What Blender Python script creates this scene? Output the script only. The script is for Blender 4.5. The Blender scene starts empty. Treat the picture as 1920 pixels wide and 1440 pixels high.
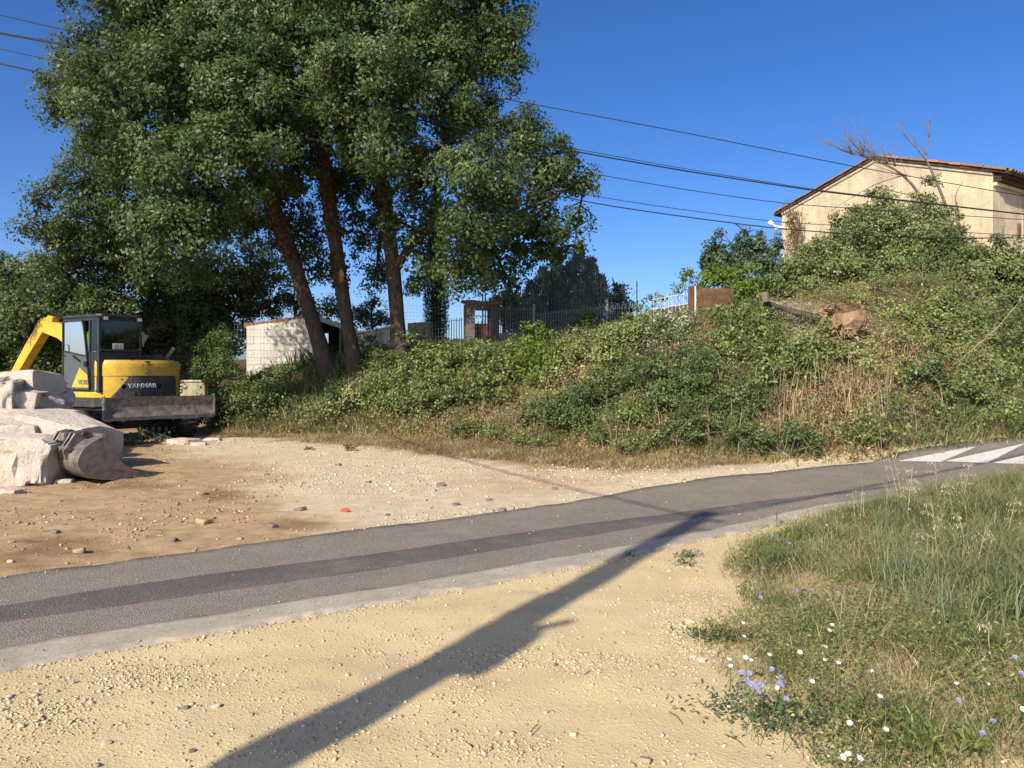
import bpy, math, random
import numpy as np
from mathutils import Matrix, Vector

# ------------------------------------------------------------------ camera, sky, sun, exposure
SC = bpy.context.scene
COL = SC.collection
EYE, HORIZON, FOCAL = 1.6, 690.0, 1440.0          # metres above the sand, horizon row and focal length of the photograph

cam_data = bpy.data.cameras.new('camera')
cam_data.sensor_width = 36.0
cam_data.lens = 36.0 * FOCAL / 1920.0
cam_data.shift_y = -(720.0 - HORIZON) / 1920.0
cam_data.clip_start, cam_data.clip_end = 0.1, 6000.0
cam = bpy.data.objects.new('camera', cam_data)
COL.objects.link(cam)
cam.location = (0, 0, EYE)
cam.rotation_euler = (math.radians(90), 0, 0)
SC.camera = cam

SUN_ELEV, SUN_AZ = math.radians(35.0), math.radians(31.0)   # shadows run 31 degrees right of straight ahead
world = bpy.data.worlds.new('World')
SC.world = world
world.use_nodes = True
wn = world.node_tree
for n in list(wn.nodes):
    wn.nodes.remove(n)
w_out = wn.nodes.new('ShaderNodeOutputWorld')
w_bg = wn.nodes.new('ShaderNodeBackground')
w_sky = wn.nodes.new('ShaderNodeTexSky')
w_sky.sky_type = 'NISHITA'
w_sky.sun_disc = False
w_sky.sun_elevation = SUN_ELEV
w_sky.sun_rotation = math.pi + SUN_AZ
w_sky.altitude = 0.0
w_sky.air_density = 0.65
w_sky.dust_density = 1.5
w_sky.ozone_density = 3.0
w_bg.inputs['Strength'].default_value = 0.126
w_sat = wn.nodes.new('ShaderNodeHueSaturation')
w_sat.inputs['Saturation'].default_value = 1.28
w_sat.inputs['Hue'].default_value = 0.509
wn.links.new(w_sky.outputs[0], w_sat.inputs['Color'])
wn.links.new(w_sat.outputs[0], w_bg.inputs['Color'])
wn.links.new(w_bg.outputs[0], w_out.inputs['Surface'])

sun_data = bpy.data.lights.new('sun', 'SUN')
sun_data.energy = 4.5
sun_data.angle = math.radians(0.5)
sun_data.color = (1.0, 0.90, 0.73)
sun = bpy.data.objects.new('sun', sun_data)
COL.objects.link(sun)
_d = Vector((math.sin(SUN_AZ) * math.cos(SUN_ELEV), math.cos(SUN_AZ) * math.cos(SUN_ELEV), -math.sin(SUN_ELEV)))
sun.rotation_euler = _d.to_track_quat('-Z', 'Y').to_euler()
sun.location = (-20, -30, 30)

SC.view_settings.view_transform = 'Standard'
SC.view_settings.look = 'None'
SC.view_settings.gamma = 1.0
SC.view_settings.use_curve_mapping = False
SC.view_settings.exposure = 0.56
SC.cycles.max_bounces = 6
SC.cycles.diffuse_bounces = 3
SC.cycles.glossy_bounces = 3
SC.cycles.transmission_bounces = 4
SC.cycles.transparent_max_bounces = 6
SC.cycles.caustics_reflective = False
SC.cycles.caustics_refractive = False
SC.cycles.use_denoising = True

# ------------------------------------------------------------------ helpers
RNG = np.random.default_rng(7)
random.seed(7)


def tag(o, label=None, cat=None, group=None, kind=None):
    if label: o['label'] = label
    if cat: o['category'] = cat
    if group: o['group'] = group
    if kind: o['kind'] = kind
    return o


def thing(name, label, cat, loc=(0, 0, 0), rz=0.0, group=None):
    o = bpy.data.objects.new(name, None)
    o.empty_display_size = 0.2
    COL.objects.link(o)
    o.location = loc
    o.rotation_euler = (0, 0, rz)
    return tag(o, label, cat, group)


def link_mesh(name, me, parent=None):
    o = bpy.data.objects.new(name, me)
    COL.objects.link(o)
    if parent is not None:
        o.parent = parent
    return o


def mesh_np(name, V, F, mat, parent=None, smooth=False, tint=None, attrs=None):
    """one mesh object from arrays; F is (m,k), every face with k corners"""
    V = np.asarray(V, dtype=np.float32).reshape(-1, 3)
    F = np.asarray(F, dtype=np.int32)
    m, k = F.shape
    me = bpy.data.meshes.new(name)
    me.vertices.add(len(V))
    me.vertices.foreach_set('co', V.ravel())
    me.loops.add(m * k)
    me.loops.foreach_set('vertex_index', F.ravel())
    me.polygons.add(m)
    me.polygons.foreach_set('loop_start', np.arange(0, m * k, k, dtype=np.int32))
    if smooth:
        me.polygons.foreach_set('use_smooth', np.ones(m, dtype=bool))
    me.update(calc_edges=True)
    me.validate()
    allattr = dict(attrs or {})
    if tint is not None:
        allattr['tint'] = tint
    for key, val in allattr.items():
        a = me.attributes.new(key, 'FLOAT', 'POINT')
        a.data.foreach_set('value', np.asarray(val, dtype=np.float32))
    me.materials.append(mat)
    return link_mesh(name, me, parent)


class MB:
    """collects hard shapes into one mesh"""
    def __init__(self):
        self.v, self.f = [], []

    def add(self, verts, faces):
        n = len(self.v)
        self.v += [tuple(p) for p in verts]
        self.f += [tuple(i + n for i in f) for f in faces]
        return self

    def box(self, c, s, rot=None):
        hx, hy, hz = s[0] / 2, s[1] / 2, s[2] / 2
        vs = [Vector((x, y, z)) for x in (-hx, hx) for y in (-hy, hy) for z in (-hz, hz)]
        if rot is not None:
            vs = [rot @ p for p in vs]
        c = Vector(c)
        return self.add([p + c for p in vs], [(0, 1, 3, 2), (4, 6, 7, 5), (0, 4, 5, 1), (2, 3, 7, 6), (0, 2, 6, 4), (1, 5, 7, 3)])

    def span(self, a, b):
        a, b = Vector(a), Vector(b)
        return self.box((a + b) / 2, (abs(b.x - a.x), abs(b.y - a.y), abs(b.z - a.z)))

    def bar(self, a, b, w, h=None, up=(0, 0, 1)):
        a, b = Vector(a), Vector(b)
        d = b - a
        x = d.normalized()
        u = Vector(up)
        if abs(x.dot(u)) > 0.98:
            u = Vector((1, 0, 0))
        y = u.cross(x).normalized()
        z = x.cross(y)
        return self.box((a + b) / 2, (d.length, w, h or w), Matrix((x, y, z)).transposed())

    def prism(self, prof, t0, t1, plane='xz'):
        """profile extruded along the missing axis"""
        n = len(prof)
        def P(p, t):
            if plane == 'xz': return (p[0], t, p[1])
            if plane == 'xy': return (p[0], p[1], t)
            return (t, p[0], p[1])
        vs = [P(p, t0) for p in prof] + [P(p, t1) for p in prof]
        fs = [(i, (i + 1) % n, n + (i + 1) % n, n + i) for i in range(n)]
        fs += [tuple(range(n))[::-1], tuple(range(n, 2 * n))]
        return self.add(vs, fs)

    def tube(self, pts, radii, sides=8, caps=True):
        pts = [Vector(p) for p in pts]
        if not hasattr(radii, '__len__'):
            radii = [radii] * len(pts)
        vs, fs = [], []
        prev = None
        for i, p in enumerate(pts):
            t = (pts[min(i + 1, len(pts) - 1)] - pts[max(i - 1, 0)]).normalized()
            if prev is None:
                ref = Vector((0, 0, 1)) if abs(t.z) < 0.9 else Vector((1, 0, 0))
                a = t.cross(ref).normalized()
            else:
                a = (prev - t * prev.dot(t)).normalized()
            prev = a
            b = t.cross(a)
            for k in range(sides):
                an = 2 * math.pi * k / sides
                vs.append(p + (a * math.cos(an) + b * math.sin(an)) * radii[i])
        for i in range(len(pts) - 1):
            for k in range(sides):
                k2 = (k + 1) % sides
                fs.append((i * sides + k, i * sides + k2, (i + 1) * sides + k2, (i + 1) * sides + k))
        if caps:
            fs.append(tuple(range(sides))[::-1])
            fs.append(tuple(range((len(pts) - 1) * sides, len(pts) * sides)))
        return self.add(vs, fs)

    def xform(self, M):
        self.v = [tuple(M @ Vector(p)) for p in self.v]
        return self

    def build(self, name, mat, parent=None, smooth=False, bevel=0.0, seg=2):
        me = bpy.data.meshes.new(name)
        me.from_pydata(self.v, [], self.f)
        me.update()
        me.materials.append(mat)
        if smooth:
            for p in me.polygons:
                p.use_smooth = True
        o = link_mesh(name, me, parent)
        if bevel > 0:
            m = o.modifiers.new('bevel', 'BEVEL')
            m.width, m.segments, m.limit_method = bevel, seg, 'ANGLE'
            m.angle_limit = math.radians(35)
        return o


# value noise on arrays
def _hash(ix, iy, iz, seed):
    ix, iy, iz = np.atleast_1d(ix), np.atleast_1d(iy), np.atleast_1d(iz)
    h = (ix.astype(np.int64) * 374761393 + iy.astype(np.int64) * 668265263 + iz.astype(np.int64) * 2147483647 + seed * 1274126177) & 0xFFFFFFFF
    h = ((h ^ (h >> 13)) * 1274126177) & 0xFFFFFFFF
    h = ((h ^ (h >> 16)) * 2246822519) & 0xFFFFFFFF
    return ((h ^ (h >> 15)) & 0xFFFFFF) / float(0xFFFFFF)


def vnoise(x, y, z=None, seed=0):
    x, y = np.asarray(x, float), np.asarray(y, float)
    z = np.zeros_like(x) if z is None else np.asarray(z, float)
    ix, iy, iz = np.floor(x), np.floor(y), np.floor(z)
    fx, fy, fz = x - ix, y - iy, z - iz
    fx, fy, fz = [f * f * (3 - 2 * f) for f in (fx, fy, fz)]
    r = 0
    for dx in (0, 1):
        for dy in (0, 1):
            for dz in (0, 1):
                w = (fx if dx else 1 - fx) * (fy if dy else 1 - fy) * (fz if dz else 1 - fz)
                r = r + w * _hash(ix + dx, iy + dy, iz + dz, seed)
    return r * 2 - 1


def fbm(x, y, z=None, seed=0, octs=4, scale=1.0):
    x, y = np.asarray(x, float) * scale, np.asarray(y, float) * scale
    z = None if z is None else np.asarray(z, float) * scale
    r, a, tot = 0, 1.0, 0
    for o in range(octs):
        r = r + a * vnoise(x, y, z, seed + o * 17)
        tot += a
        a *= 0.5
        x, y = x * 2.03 + 3.1, y * 2.03 + 7.7
        z = None if z is None else z * 2.03 + 1.3
    return r / tot


def sstep(a, b, x):
    t = np.clip((np.asarray(x, float) - a) / (b - a), 0, 1)
    return t * t * (3 - 2 * t)


# ------------------------------------------------------------------ lie of the land
TOE = np.array([(-60, 34), (-40, 30), (-9.6, 24.5), (-8.5, 21.2), (-7.3, 19.0), (-4, 17.8), (-1.8, 16.6), (.4, 14.9), (2.8, 12.5), (4.15, 11.6),
                (6, 11.9), (8.4, 12.9), (12, 15.2), (30, 27), (60, 45)], float)
CREST = np.array([(-60, .8, 3), (-9.5, .9, 3), (-7, 1.6, 3.0), (-4, 1.85, 3.3), (-1.5, 1.85, 4.2), (0, 1.95, 4.6), (3, 2.2, 6.0), (6, 2.75, 6.0), (8, 3.25, 6.0), (10, 3.75, 5.6), (60, 4.0, 7)], float)


def g0(x, y):
    """smooth height of the ground"""
    x, y = np.asarray(x, float), np.asarray(y, float)
    u = .82 * x + .57 * y
    t = np.maximum(0, u - 6)
    rise = np.minimum(.05 * t * t / (t + 1.5), .8)
    d = (y - np.interp(x, TOE[:, 0], TOE[:, 1])) * .85
    H, W = np.interp(x, CREST[:, 0], CREST[:, 1]), np.interp(x, CREST[:, 0], CREST[:, 2])
    s = np.clip(d / W, 0, 1)
    prof = .62 * s * (2 - s) + .38 * s * s * (3 - 2 * s)
    z = rise + H * prof + np.clip(d - W, 0, 25) * .03
    z = z + fbm(x, y, seed=31, octs=3, scale=.8) * .16 * sstep(.2, 1.5, d)
    return z


def bank_d(x, y):
    return (np.asarray(y, float) - np.interp(x, TOE[:, 0], TOE[:, 1])) * .85


def at(px, py, Y):
    """place at photograph column and row, Y metres ahead"""
    return Vector(((px - 960) / FOCAL * Y, Y, EYE + (HORIZON - py) / FOCAL * Y))


def pix(x, y, z):
    return 960 + FOCAL * x / y, HORIZON - FOCAL * (z - EYE) / y


def ground_at(px, py):
    sx, sz = (px - 960) / FOCAL, (HORIZON - py) / FOCAL
    Y = np.arange(1.2, 70, .02)
    under = EYE + sz * Y <= g0(sx * Y, Y)
    i = int(np.argmax(under)) if under.any() else len(Y) - 1
    y = Y[i]
    return Vector((sx * y, y, float(g0(sx * y, y))))


# ------------------------------------------------------------------ material helpers
def srgb(r, g, b):
    return tuple(((c / 255) / 12.92 if c / 255 <= .04045 else ((c / 255 + .055) / 1.055) ** 2.4) for c in (r, g, b))


class MT:
    def __init__(self, name, rough=.8, spec=.3):
        self.m = bpy.data.materials.new(name)
        self.m.use_nodes = True
        self.t = self.m.node_tree
        self.b = self.t.nodes['Principled BSDF']
        self.out = self.t.nodes['Material Output']
        self.b.inputs['Roughness'].default_value = rough
        self.b.inputs['Specular IOR Level'].default_value = spec
        self._co = None

    def new(self, typ, **kw):
        n = self.t.nodes.new(typ)
        for k, v in kw.items():
            setattr(n, k, v)
        return n

    def link(self, a, b):
        self.t.links.new(a, b)

    def co(self, which='Object'):
        if self._co is None:
            self._co = self.new('ShaderNodeTexCoord')
        return self._co.outputs[which]

    def noise(self, scale, detail=4, rough=.55, stretch=None, dist=0.0, vec=None):
        n = self.new('ShaderNodeTexNoise')
        n.inputs['Scale'].default_value = scale
        n.inputs['Detail'].default_value = detail
        n.inputs['Roughness'].default_value = rough
        n.inputs['Distortion'].default_value = dist
        src = vec or self.co()
        if stretch:
            mp = self.new('ShaderNodeMapping')
            mp.inputs['Scale'].default_value = stretch
            self.link(src, mp.inputs['Vector'])
            src = mp.outputs[0]
        self.link(src, n.inputs['Vector'])
        return n.outputs['Fac']

    def voronoi(self, scale, feature='F1', out='Distance', rand=1.0):
        n = self.new('ShaderNodeTexVoronoi', feature=feature)
        n.inputs['Scale'].default_value = scale
        n.inputs['Randomness'].default_value = rand
        self.link(self.co(), n.inputs['Vector'])
        return n.outputs[out]

    def attr(self, name):
        n = self.new('ShaderNodeAttribute', attribute_name=name)
        return n.outputs['Fac']

    def ramp(self, fac, stops):
        n = self.new('ShaderNodeValToRGB')
        el = n.color_ramp.elements
        while len(el) < len(stops):
            el.new(.5)
        for e, (p, c) in zip(el, stops):
            e.position = p
            e.color = (*c, 1) if len(c) == 3 else c
        self.link(fac, n.inputs['Fac'])
        return n.outputs['Color']

    def grey(self, fac, a, b, lo=0.0, hi=1.0):
        n = self.new('ShaderNodeMapRange')
        n.inputs['From Min'].default_value, n.inputs['From Max'].default_value = a, b
        n.inputs['To Min'].default_value, n.inputs['To Max'].default_value = lo, hi
        self.link(fac, n.inputs['Value'])
        return n.outputs[0]

    def mix(self, fac, a, b, mode='MIX'):
        n = self.new('ShaderNodeMix', data_type='RGBA', blend_type=mode)
        for sock, val in ((n.inputs[0], fac), (n.inputs[6], a), (n.inputs[7], b)):
            if isinstance(val, (int, float)):
                sock.default_value = val
            elif isinstance(val, tuple):
                sock.default_value = (*val, 1)
            else:
                self.link(val, sock)
        return n.outputs[2]

    def math(self, op, a, b=0.0):
        n = self.new('ShaderNodeMath', operation=op)
        for sock, val in zip(n.inputs, (a, b)):
            if isinstance(val, (int, float)):
                sock.default_value = val
            else:
                self.link(val, sock)
        return n.outputs[0]

    def base(self, c):
        if isinstance(c, tuple):
            self.b.inputs['Base Color'].default_value = (*c, 1)
        else:
            self.link(c, self.b.inputs['Base Color'])
        return self

    def bump(self, h, strength=.5, dist=.02):
        n = self.new('ShaderNodeBump')
        n.inputs['Strength'].default_value = strength
        n.inputs['Distance'].default_value = dist
        self.link(h, n.inputs['Height'])
        self.link(n.outputs[0], self.b.inputs['Normal'])
        return self

    def translucent(self, col, fac):
        tr = self.new('ShaderNodeBsdfTranslucent')
        if isinstance(col, tuple):
            tr.inputs['Color'].default_value = (*col, 1)
        else:
            self.link(col, tr.inputs['Color'])
        mx = self.new('ShaderNodeMixShader')
        mx.inputs[0].default_value = fac
        self.link(self.b.outputs[0], mx.inputs[1])
        self.link(tr.outputs[0], mx.inputs[2])
        self.link(mx.outputs[0], self.out.inputs['Surface'])
        return self


def plain(name, col, rough=.6, spec=.4, metal=0.0, var=.12, vscale=6.0, bump=0.0, bscale=30.0, dirt=None, dirt_amt=.5, dscale=2.5):
    """one colour with some unevenness, dirt patches and fine relief"""
    m = MT(name, rough, spec)
    n = m.noise(vscale, 5)
    c = m.ramp(n, [(.3, tuple(v * (1 - var) for v in col)), (.7, tuple(min(1, v * (1 + var)) for v in col))])
    if dirt:
        d = m.grey(m.noise(dscale, 6, .65), .45, .7, 0, dirt_amt)
        c = m.mix(d, c, dirt)
    m.base(c)
    m.b.inputs['Metallic'].default_value = metal
    if bump:
        m.bump(m.noise(bscale, 4), bump, .01)
    return m.m


def leaf_mat(name, stops, trans=.3, rough=.5, spec=.3):
    m = MT(name, rough, spec)
    c = m.ramp(m.attr('tint'), stops)
    m.base(c)
    tc = m.mix(.5, c, tuple((.20, .26, .04)), 'MIX')
    m.translucent(tc, trans)
    return m.m


def glass_mat(name, tint, gloss=.18, rough=.03):
    m = MT(name)
    tr = m.new('ShaderNodeBsdfTransparent')
    tr.inputs['Color'].default_value = (*tint, 1)
    gl = m.new('ShaderNodeBsdfGlossy')
    gl.inputs['Color'].default_value = (.9, .95, 1, 1)
    gl.inputs['Roughness'].default_value = rough
    fr = m.new('ShaderNodeFresnel')
    fr.inputs['IOR'].default_value = 1.5
    f = m.math('ADD', fr.outputs[0], gloss)
    mx = m.new('ShaderNodeMixShader')
    m.link(f, mx.inputs[0])
    m.link(tr.outputs[0], mx.inputs[1])
    m.link(gl.outputs[0], mx.inputs[2])
    m.link(mx.outputs[0], m.out.inputs['Surface'])
    return m.m
# ------------------------------------------------------------------ ground, road
NEAR_EDGE = [(-420, 1352), (-150, 1296), (0, 1262), (150, 1233), (300, 1207), (500, 1173), (700, 1138), (900, 1100), (1130, 1055), (1300, 1020), (1430, 990),
             (1540, 962), (1640, 942), (1780, 922), (1920, 905), (2100, 888), (2300, 874)]
FAR_EDGE = [(-420, 1148), (-150, 1108), (0, 1085), (200, 1057), (400, 1032), (640, 1000), (800, 980), (1050, 945), (1200, 918), (1350, 895), (1500, 881), (1630, 868),
            (1665, 853), (1720, 841), (1800, 832), (1920, 823), (2100, 813), (2300, 806)]


def resample(px_pts, n):
    P = [ground_at(*p) for p in px_pts]
    A = np.array([(p.x, p.y) for p in P])
    s = np.r_[0, np.cumsum(np.hypot(*np.diff(A, axis=0).T))]
    q = np.linspace(0, s[-1], n)
    out = np.c_[np.interp(q, s, A[:, 0]), np.interp(q, s, A[:, 1])]
    for _ in range(3):
        out[1:-1] = (out[:-2] + out[1:-1] * 2 + out[2:]) / 4
    return out


NR = 420
R_NEAR, R_FAR = resample(NEAR_EDGE, NR), resample(FAR_EDGE, NR)
STRIP_W = .36 * sstep(1, 0, (np.arange(NR) - 235) / 55.0)


def run_on(L, m=60, step=.2):
    """carry a line straight on past both its ends"""
    k = np.arange(1, m + 1)[:, None] * step
    a, b = (L[0] - L[8]), (L[-1] - L[-9])
    return np.vstack([(L[0] + a / np.linalg.norm(a) * k)[::-1], L, L[-1] + b / np.linalg.norm(b) * k])


R_NEAR, R_FAR = run_on(R_NEAR), run_on(R_FAR)
STRIP_W = np.r_[np.full(60, .36), STRIP_W, np.zeros(60)]
NR += 120


def in_poly(x, y, poly):
    x, y = np.asarray(x, float), np.asarray(y, float)
    inside = np.zeros(x.shape, bool)
    n = len(poly)
    for i in range(n):
        x0, y0 = poly[i]
        x1, y1 = poly[(i + 1) % n]
        c = ((y0 > y) != (y1 > y)) & (x < (x1 - x0) * (y - y0) / (y1 - y0 + 1e-12) + x0)
        inside ^= c
    return inside


def poly_dist(x, y, line):
    x, y = np.asarray(x, float), np.asarray(y, float)
    best = np.full(x.shape, 1e9)
    for (x0, y0), (x1, y1) in zip(line[:-1], line[1:]):
        dx, dy = x1 - x0, y1 - y0
        t = np.clip(((x - x0) * dx + (y - y0) * dy) / (dx * dx + dy * dy + 1e-12), 0, 1)
        best = np.minimum(best, np.hypot(x - x0 - t * dx, y - y0 - t * dy))
    return best


ROAD_POLY = np.vstack([R_NEAR[::6], R_NEAR[-1:], R_FAR[-1:], R_FAR[::-6], R_FAR[:1]])
LINE_N, LINE_F = R_NEAR[::9], R_FAR[::9]


def road_exact(x, y):
    """positive inside the road, metres to its edge"""
    d = np.minimum(poly_dist(x, y, LINE_N), poly_dist(x, y, LINE_F))
    return np.where(in_poly(x, y, ROAD_POLY), d, -d)


WEED_PX = [(1600, 1470), (1545, 1440), (1500, 1380), (1410, 1320), (1350, 1270), (1330, 1190), (1420, 1160), (1390, 1110), (1365, 1065), (1410, 1020), (1450, 992),
           (1540, 968), (1640, 947), (1780, 928), (1920, 911), (2150, 890), (2400, 1000), (2400, 1470)]
WEED_POLY = np.array([tuple(ground_at(*p))[:2] for p in WEED_PX])


def weed_exact(x, y):
    d = poly_dist(x, y, np.vstack([WEED_POLY, WEED_POLY[:1]]))
    return np.where(in_poly(x, y, WEED_POLY), d, -d)


class Field:
    """a slow function of the plan sampled once on a grid"""
    def __init__(self, fn, x0, x1, y0, y1, step):
        self.x0, self.y0, self.s = x0, y0, step
        gx, gy_ = np.meshgrid(np.arange(x0, x1, step), np.arange(y0, y1, step))
        self.g = fn(gx.ravel(), gy_.ravel()).reshape(gx.shape)

    def __call__(self, x, y):
        u, v = (np.asarray(x, float) - self.x0) / self.s, (np.asarray(y, float) - self.y0) / self.s
        h, w = self.g.shape
        out = (u < 0) | (v < 0) | (u > w - 1.01) | (v > h - 1.01)
        u, v = np.clip(u, 0, w - 1.01), np.clip(v, 0, h - 1.01)
        i, j = u.astype(int), v.astype(int)
        u, v = u - i, v - j
        g = self.g
        r = (g[j, i] * (1 - u) + g[j, i + 1] * u) * (1 - v) + (g[j + 1, i] * (1 - u) + g[j + 1, i + 1] * u) * v
        return np.where(out, -9.0, r)


road_in = Field(road_exact, -16, 20, -1.0, 22, .06)
weed_in = Field(weed_exact, 0, 14, 1.0, 15, .05)


LITTER = np.array([(-400, 800), (330, 812), (500, 824), (700, 842), (880, 866), (1000, 878), (1150, 886), (1300, 880), (1420, 872), (1520, 864), (1660, 848), (1800, 832), (2300, 805)], float)


def relief_z(x, y):
    """height of the ground with its bumps, and the distances it depends on"""
    x, y = np.asarray(x, float), np.asarray(y, float)
    z = g0(x, y)
    rin = np.full(x.shape, -9.0)
    wmask = np.full(x.shape, -9.0)
    near = (np.abs(x) < 20) & (y > -1) & (y < 26)
    rin[near] = road_in(x[near], y[near])
    wmask[near] = weed_in(x[near], y[near])
    d = bank_d(x, y)
    relief = fbm(x, y, seed=3, octs=4, scale=1.6) * .022 + fbm(x, y, seed=9, octs=3, scale=6) * .006
    relief = relief + fbm(x * .6 + y * .3, y - x * .5, seed=15, octs=2, scale=3.2) * .012
    left = -((x + 1.65) * 6.97 + (y - 7.43) * 4.05) / 8.06
    yard = sstep(-.3, .8, left) * (y > np.interp(x, R_FAR[:, 0], R_FAR[:, 1])) * sstep(.4, -.6, d)
    relief = relief + yard * (fbm(x, y, seed=17, octs=3, scale=5) * .022 + np.abs(fbm(x, y, seed=19, octs=3, scale=2.2)) * -.03)
    relief = relief * (1 - sstep(-.25, -.02, rin)) * sstep(60, 20, np.abs(y))
    z = z + relief + .10 * sstep(.05, .8, wmask) + fbm(x, y, seed=77, octs=4, scale=2.2) * .10 * sstep(.1, .8, d)
    z = z - .05 * sstep(-.01, .07, rin) + .004 * sstep(-.2, -.05, rin)
    return z, rin, wmask, d


def gz(x, y):
    return relief_z(x, y)[0]


def build_ground():
    def axis(knots):
        out = [knots[0][0]]
        for (a, s0), (b, s1) in zip(knots[:-1], knots[1:]):
            p = a
            while p < b - 1e-6:
                t = (p - a) / (b - a)
                p += s0 + (s1 - s0) * t
                out.append(min(p, b))
        return np.unique(np.round(out, 4))
    xs = axis([(-900, 200), (-120, 30), (-30, 2), (-16, .25), (-5, .07), (5, .07), (16, .2), (30, 2), (120, 30), (900, 200)])
    ys = axis([(-60, 20), (-12, 2), (-2, .5), (2.2, .06), (3, .05), (8, .06), (17, .1), (26, .3), (60, 4), (200, 40), (3000, 600)])
    X, Y = np.meshgrid(xs, ys)
    x, y = X.ravel(), Y.ravel()
    z, rin, wmask, d = relief_z(x, y)
    # what the ground is made of
    Yp = np.maximum(y, .5)
    px, py = pix(x, Yp, z)
    far = ((rin < 0) & (y > np.interp(x, R_FAR[:, 0], R_FAR[:, 1]))).astype(float)
    warp = fbm(x, y, seed=41, octs=4, scale=.9)
    w2 = fbm(x, y, seed=43, octs=4, scale=2.5)
    edge = np.interp(py, [820, 850, 880, 940, 1000, 1100], [330, 390, 450, 560, 640, 800])
    dirt = far * sstep(90, -110, px - edge + 150 * warp)
    lit = far * sstep(-7, 9, np.interp(px, LITTER[:, 0], LITTER[:, 1]) - py + 9 * w2 + 5 * warp) * (y > 8)
    reddish = far * sstep(1, .3, np.hypot((px - 1000) / 230, (py - 905) / 34)) * (.5 + .5 * w2)
    damp = np.zeros_like(x)
    for cx, cy, rx, ry in [(110, 1030, 120, 26), (30, 1050, 80, 18), (240, 905, 90, 14), (420, 930, 60, 12), (560, 985, 60, 12)]:
        damp = np.maximum(damp, far * sstep(1.3, .3, np.hypot((px - cx) / rx, (py - cy) / ry) + .5 * w2))
    bank = sstep(.0, .7, d + .35 * warp)
    weedsoil = sstep(-.05, .3, wmask)
    faces = []
    nx, ny = len(xs), len(ys)
    i = np.arange(nx * ny).reshape(ny, nx)
    F = np.stack([i[:-1, :-1], i[:-1, 1:], i[1:, 1:], i[1:, :-1]], -1).reshape(-1, 4)

    m = MT('ground_soil', .95, .1)
    big, mid = m.noise(1.1, 5, .6), m.noise(6, 6, .65)
    fine, grit = m.noise(55, 6, .7), m.voronoi(70)
    grit2 = m.voronoi(28)
    sand = m.ramp(big, [(.3, (.45, .35, .195)), (.45, (.535, .42, .225)), (.6, (.53, .425, .24)), (.7, (.47, .38, .25))])
    sand = m.mix(m.grey(fine, .35, .7, 0, .55), sand, (.62, .50, .31))
    sand = m.mix(m.grey(mid, .55, .72, 0, .45), sand, (.45, .36, .24))
    rust = m.ramp(mid, [(.3, (.26, .17, .09)), (.5, (.36, .245, .14)), (.7, (.43, .31, .185))])
    rust = m.mix(m.grey(m.noise(3.2, 6, .7), .56, .7, 0, .7), rust, (.23, .135, .07))
    rust = m.mix(m.grey(fine, .5, .72, 0, .75), rust, (.52, .40, .26))
    pale = m.ramp(mid, [(.3, (.48, .38, .25)), (.5, (.57, .47, .32)), (.7, (.63, .55, .41))])
    pale = m.mix(m.grey(fine, .36, .58, .35, 1), (.40, .32, .22), pale)
    litter = m.ramp(m.noise(26, 6, .7), [(.3, (.12, .085, .045)), (.5, (.26, .18, .09)), (.68, (.40, .29, .15))])
    humus = m.ramp(m.noise(14, 6, .7), [(.3, (.05, .042, .022)), (.6, (.13, .095, .05)), (.75, (.22, .15, .08))])
    sand = m.mix(m.grey(m.noise(2.3, 6, .75, dist=.8), .54, .7, 0, .55), sand, (.44, .365, .26))
    sand = m.mix(m.grey(m.noise(.55, 4, .6), .5, .66, 0, .5), sand, (.58, .475, .28))
    col = m.mix(m.attr('far'), sand, pale)
    col = m.mix(m.attr('dirt'), col, rust)
    col = m.mix(m.attr('damp'), col, m.ramp(mid, [(.3, (.12, .07, .035)), (.7, (.24, .15, .08))]))
    col = m.mix(m.attr('red'), col, (.38, .21, .11))
    col = m.mix(m.attr('litter'), col, litter)
    col = m.mix(m.attr('weedsoil'), col, m.ramp(m.noise(20, 5, .7), [(.35, (.16, .12, .06)), (.65, (.36, .28, .15))]))
    col = m.mix(m.attr('bank'), col, humus)
    m.base(col)
    wv = m.new('ShaderNodeTexWave', wave_type='BANDS', bands_direction='X', wave_profile='SIN')
    wv.inputs['Scale'].default_value = 7.0
    wv.inputs['Distortion'].default_value = 1.6
    wv.inputs['Detail'].default_value = 2.0
    mp = m.new('ShaderNodeMapping')
    mp.inputs['Rotation'].default_value = (0, 0, .35)
    m.link(m.co(), mp.inputs['Vector'])
    m.link(mp.outputs[0], wv.inputs['Vector'])
    tread = m.math('MULTIPLY', wv.outputs['Fac'], m.grey(m.noise(.8, 3, .5), .56, .68, 0, .3))
    h = m.math('ADD', m.math('MULTIPLY', fine, .55), m.math('MULTIPLY', mid, .35))
    h = m.math('ADD', h, tread)
    h = m.math('ADD', h, m.math('MULTIPLY', m.grey(grit, 0, .55, 1, 0), .22))
    h = m.math('ADD', h, m.math('MULTIPLY', m.grey(grit2, .05, .3, 1, 0), .3))
    m.bump(h, .7, .012)
    o = mesh_np('ground', np.c_[x, y, z], F, m.m, smooth=True,
                attrs={'damp': damp * .7, 'far': far, 'dirt': np.clip(dirt, 0, 1), 'litter': np.clip(lit, 0, 1), 'red': np.clip(reddish, 0, 1) * .7, 'bank': bank, 'weedsoil': weedsoil * .8})
    tag(o, kind='structure')
    return o


build_ground()


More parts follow.
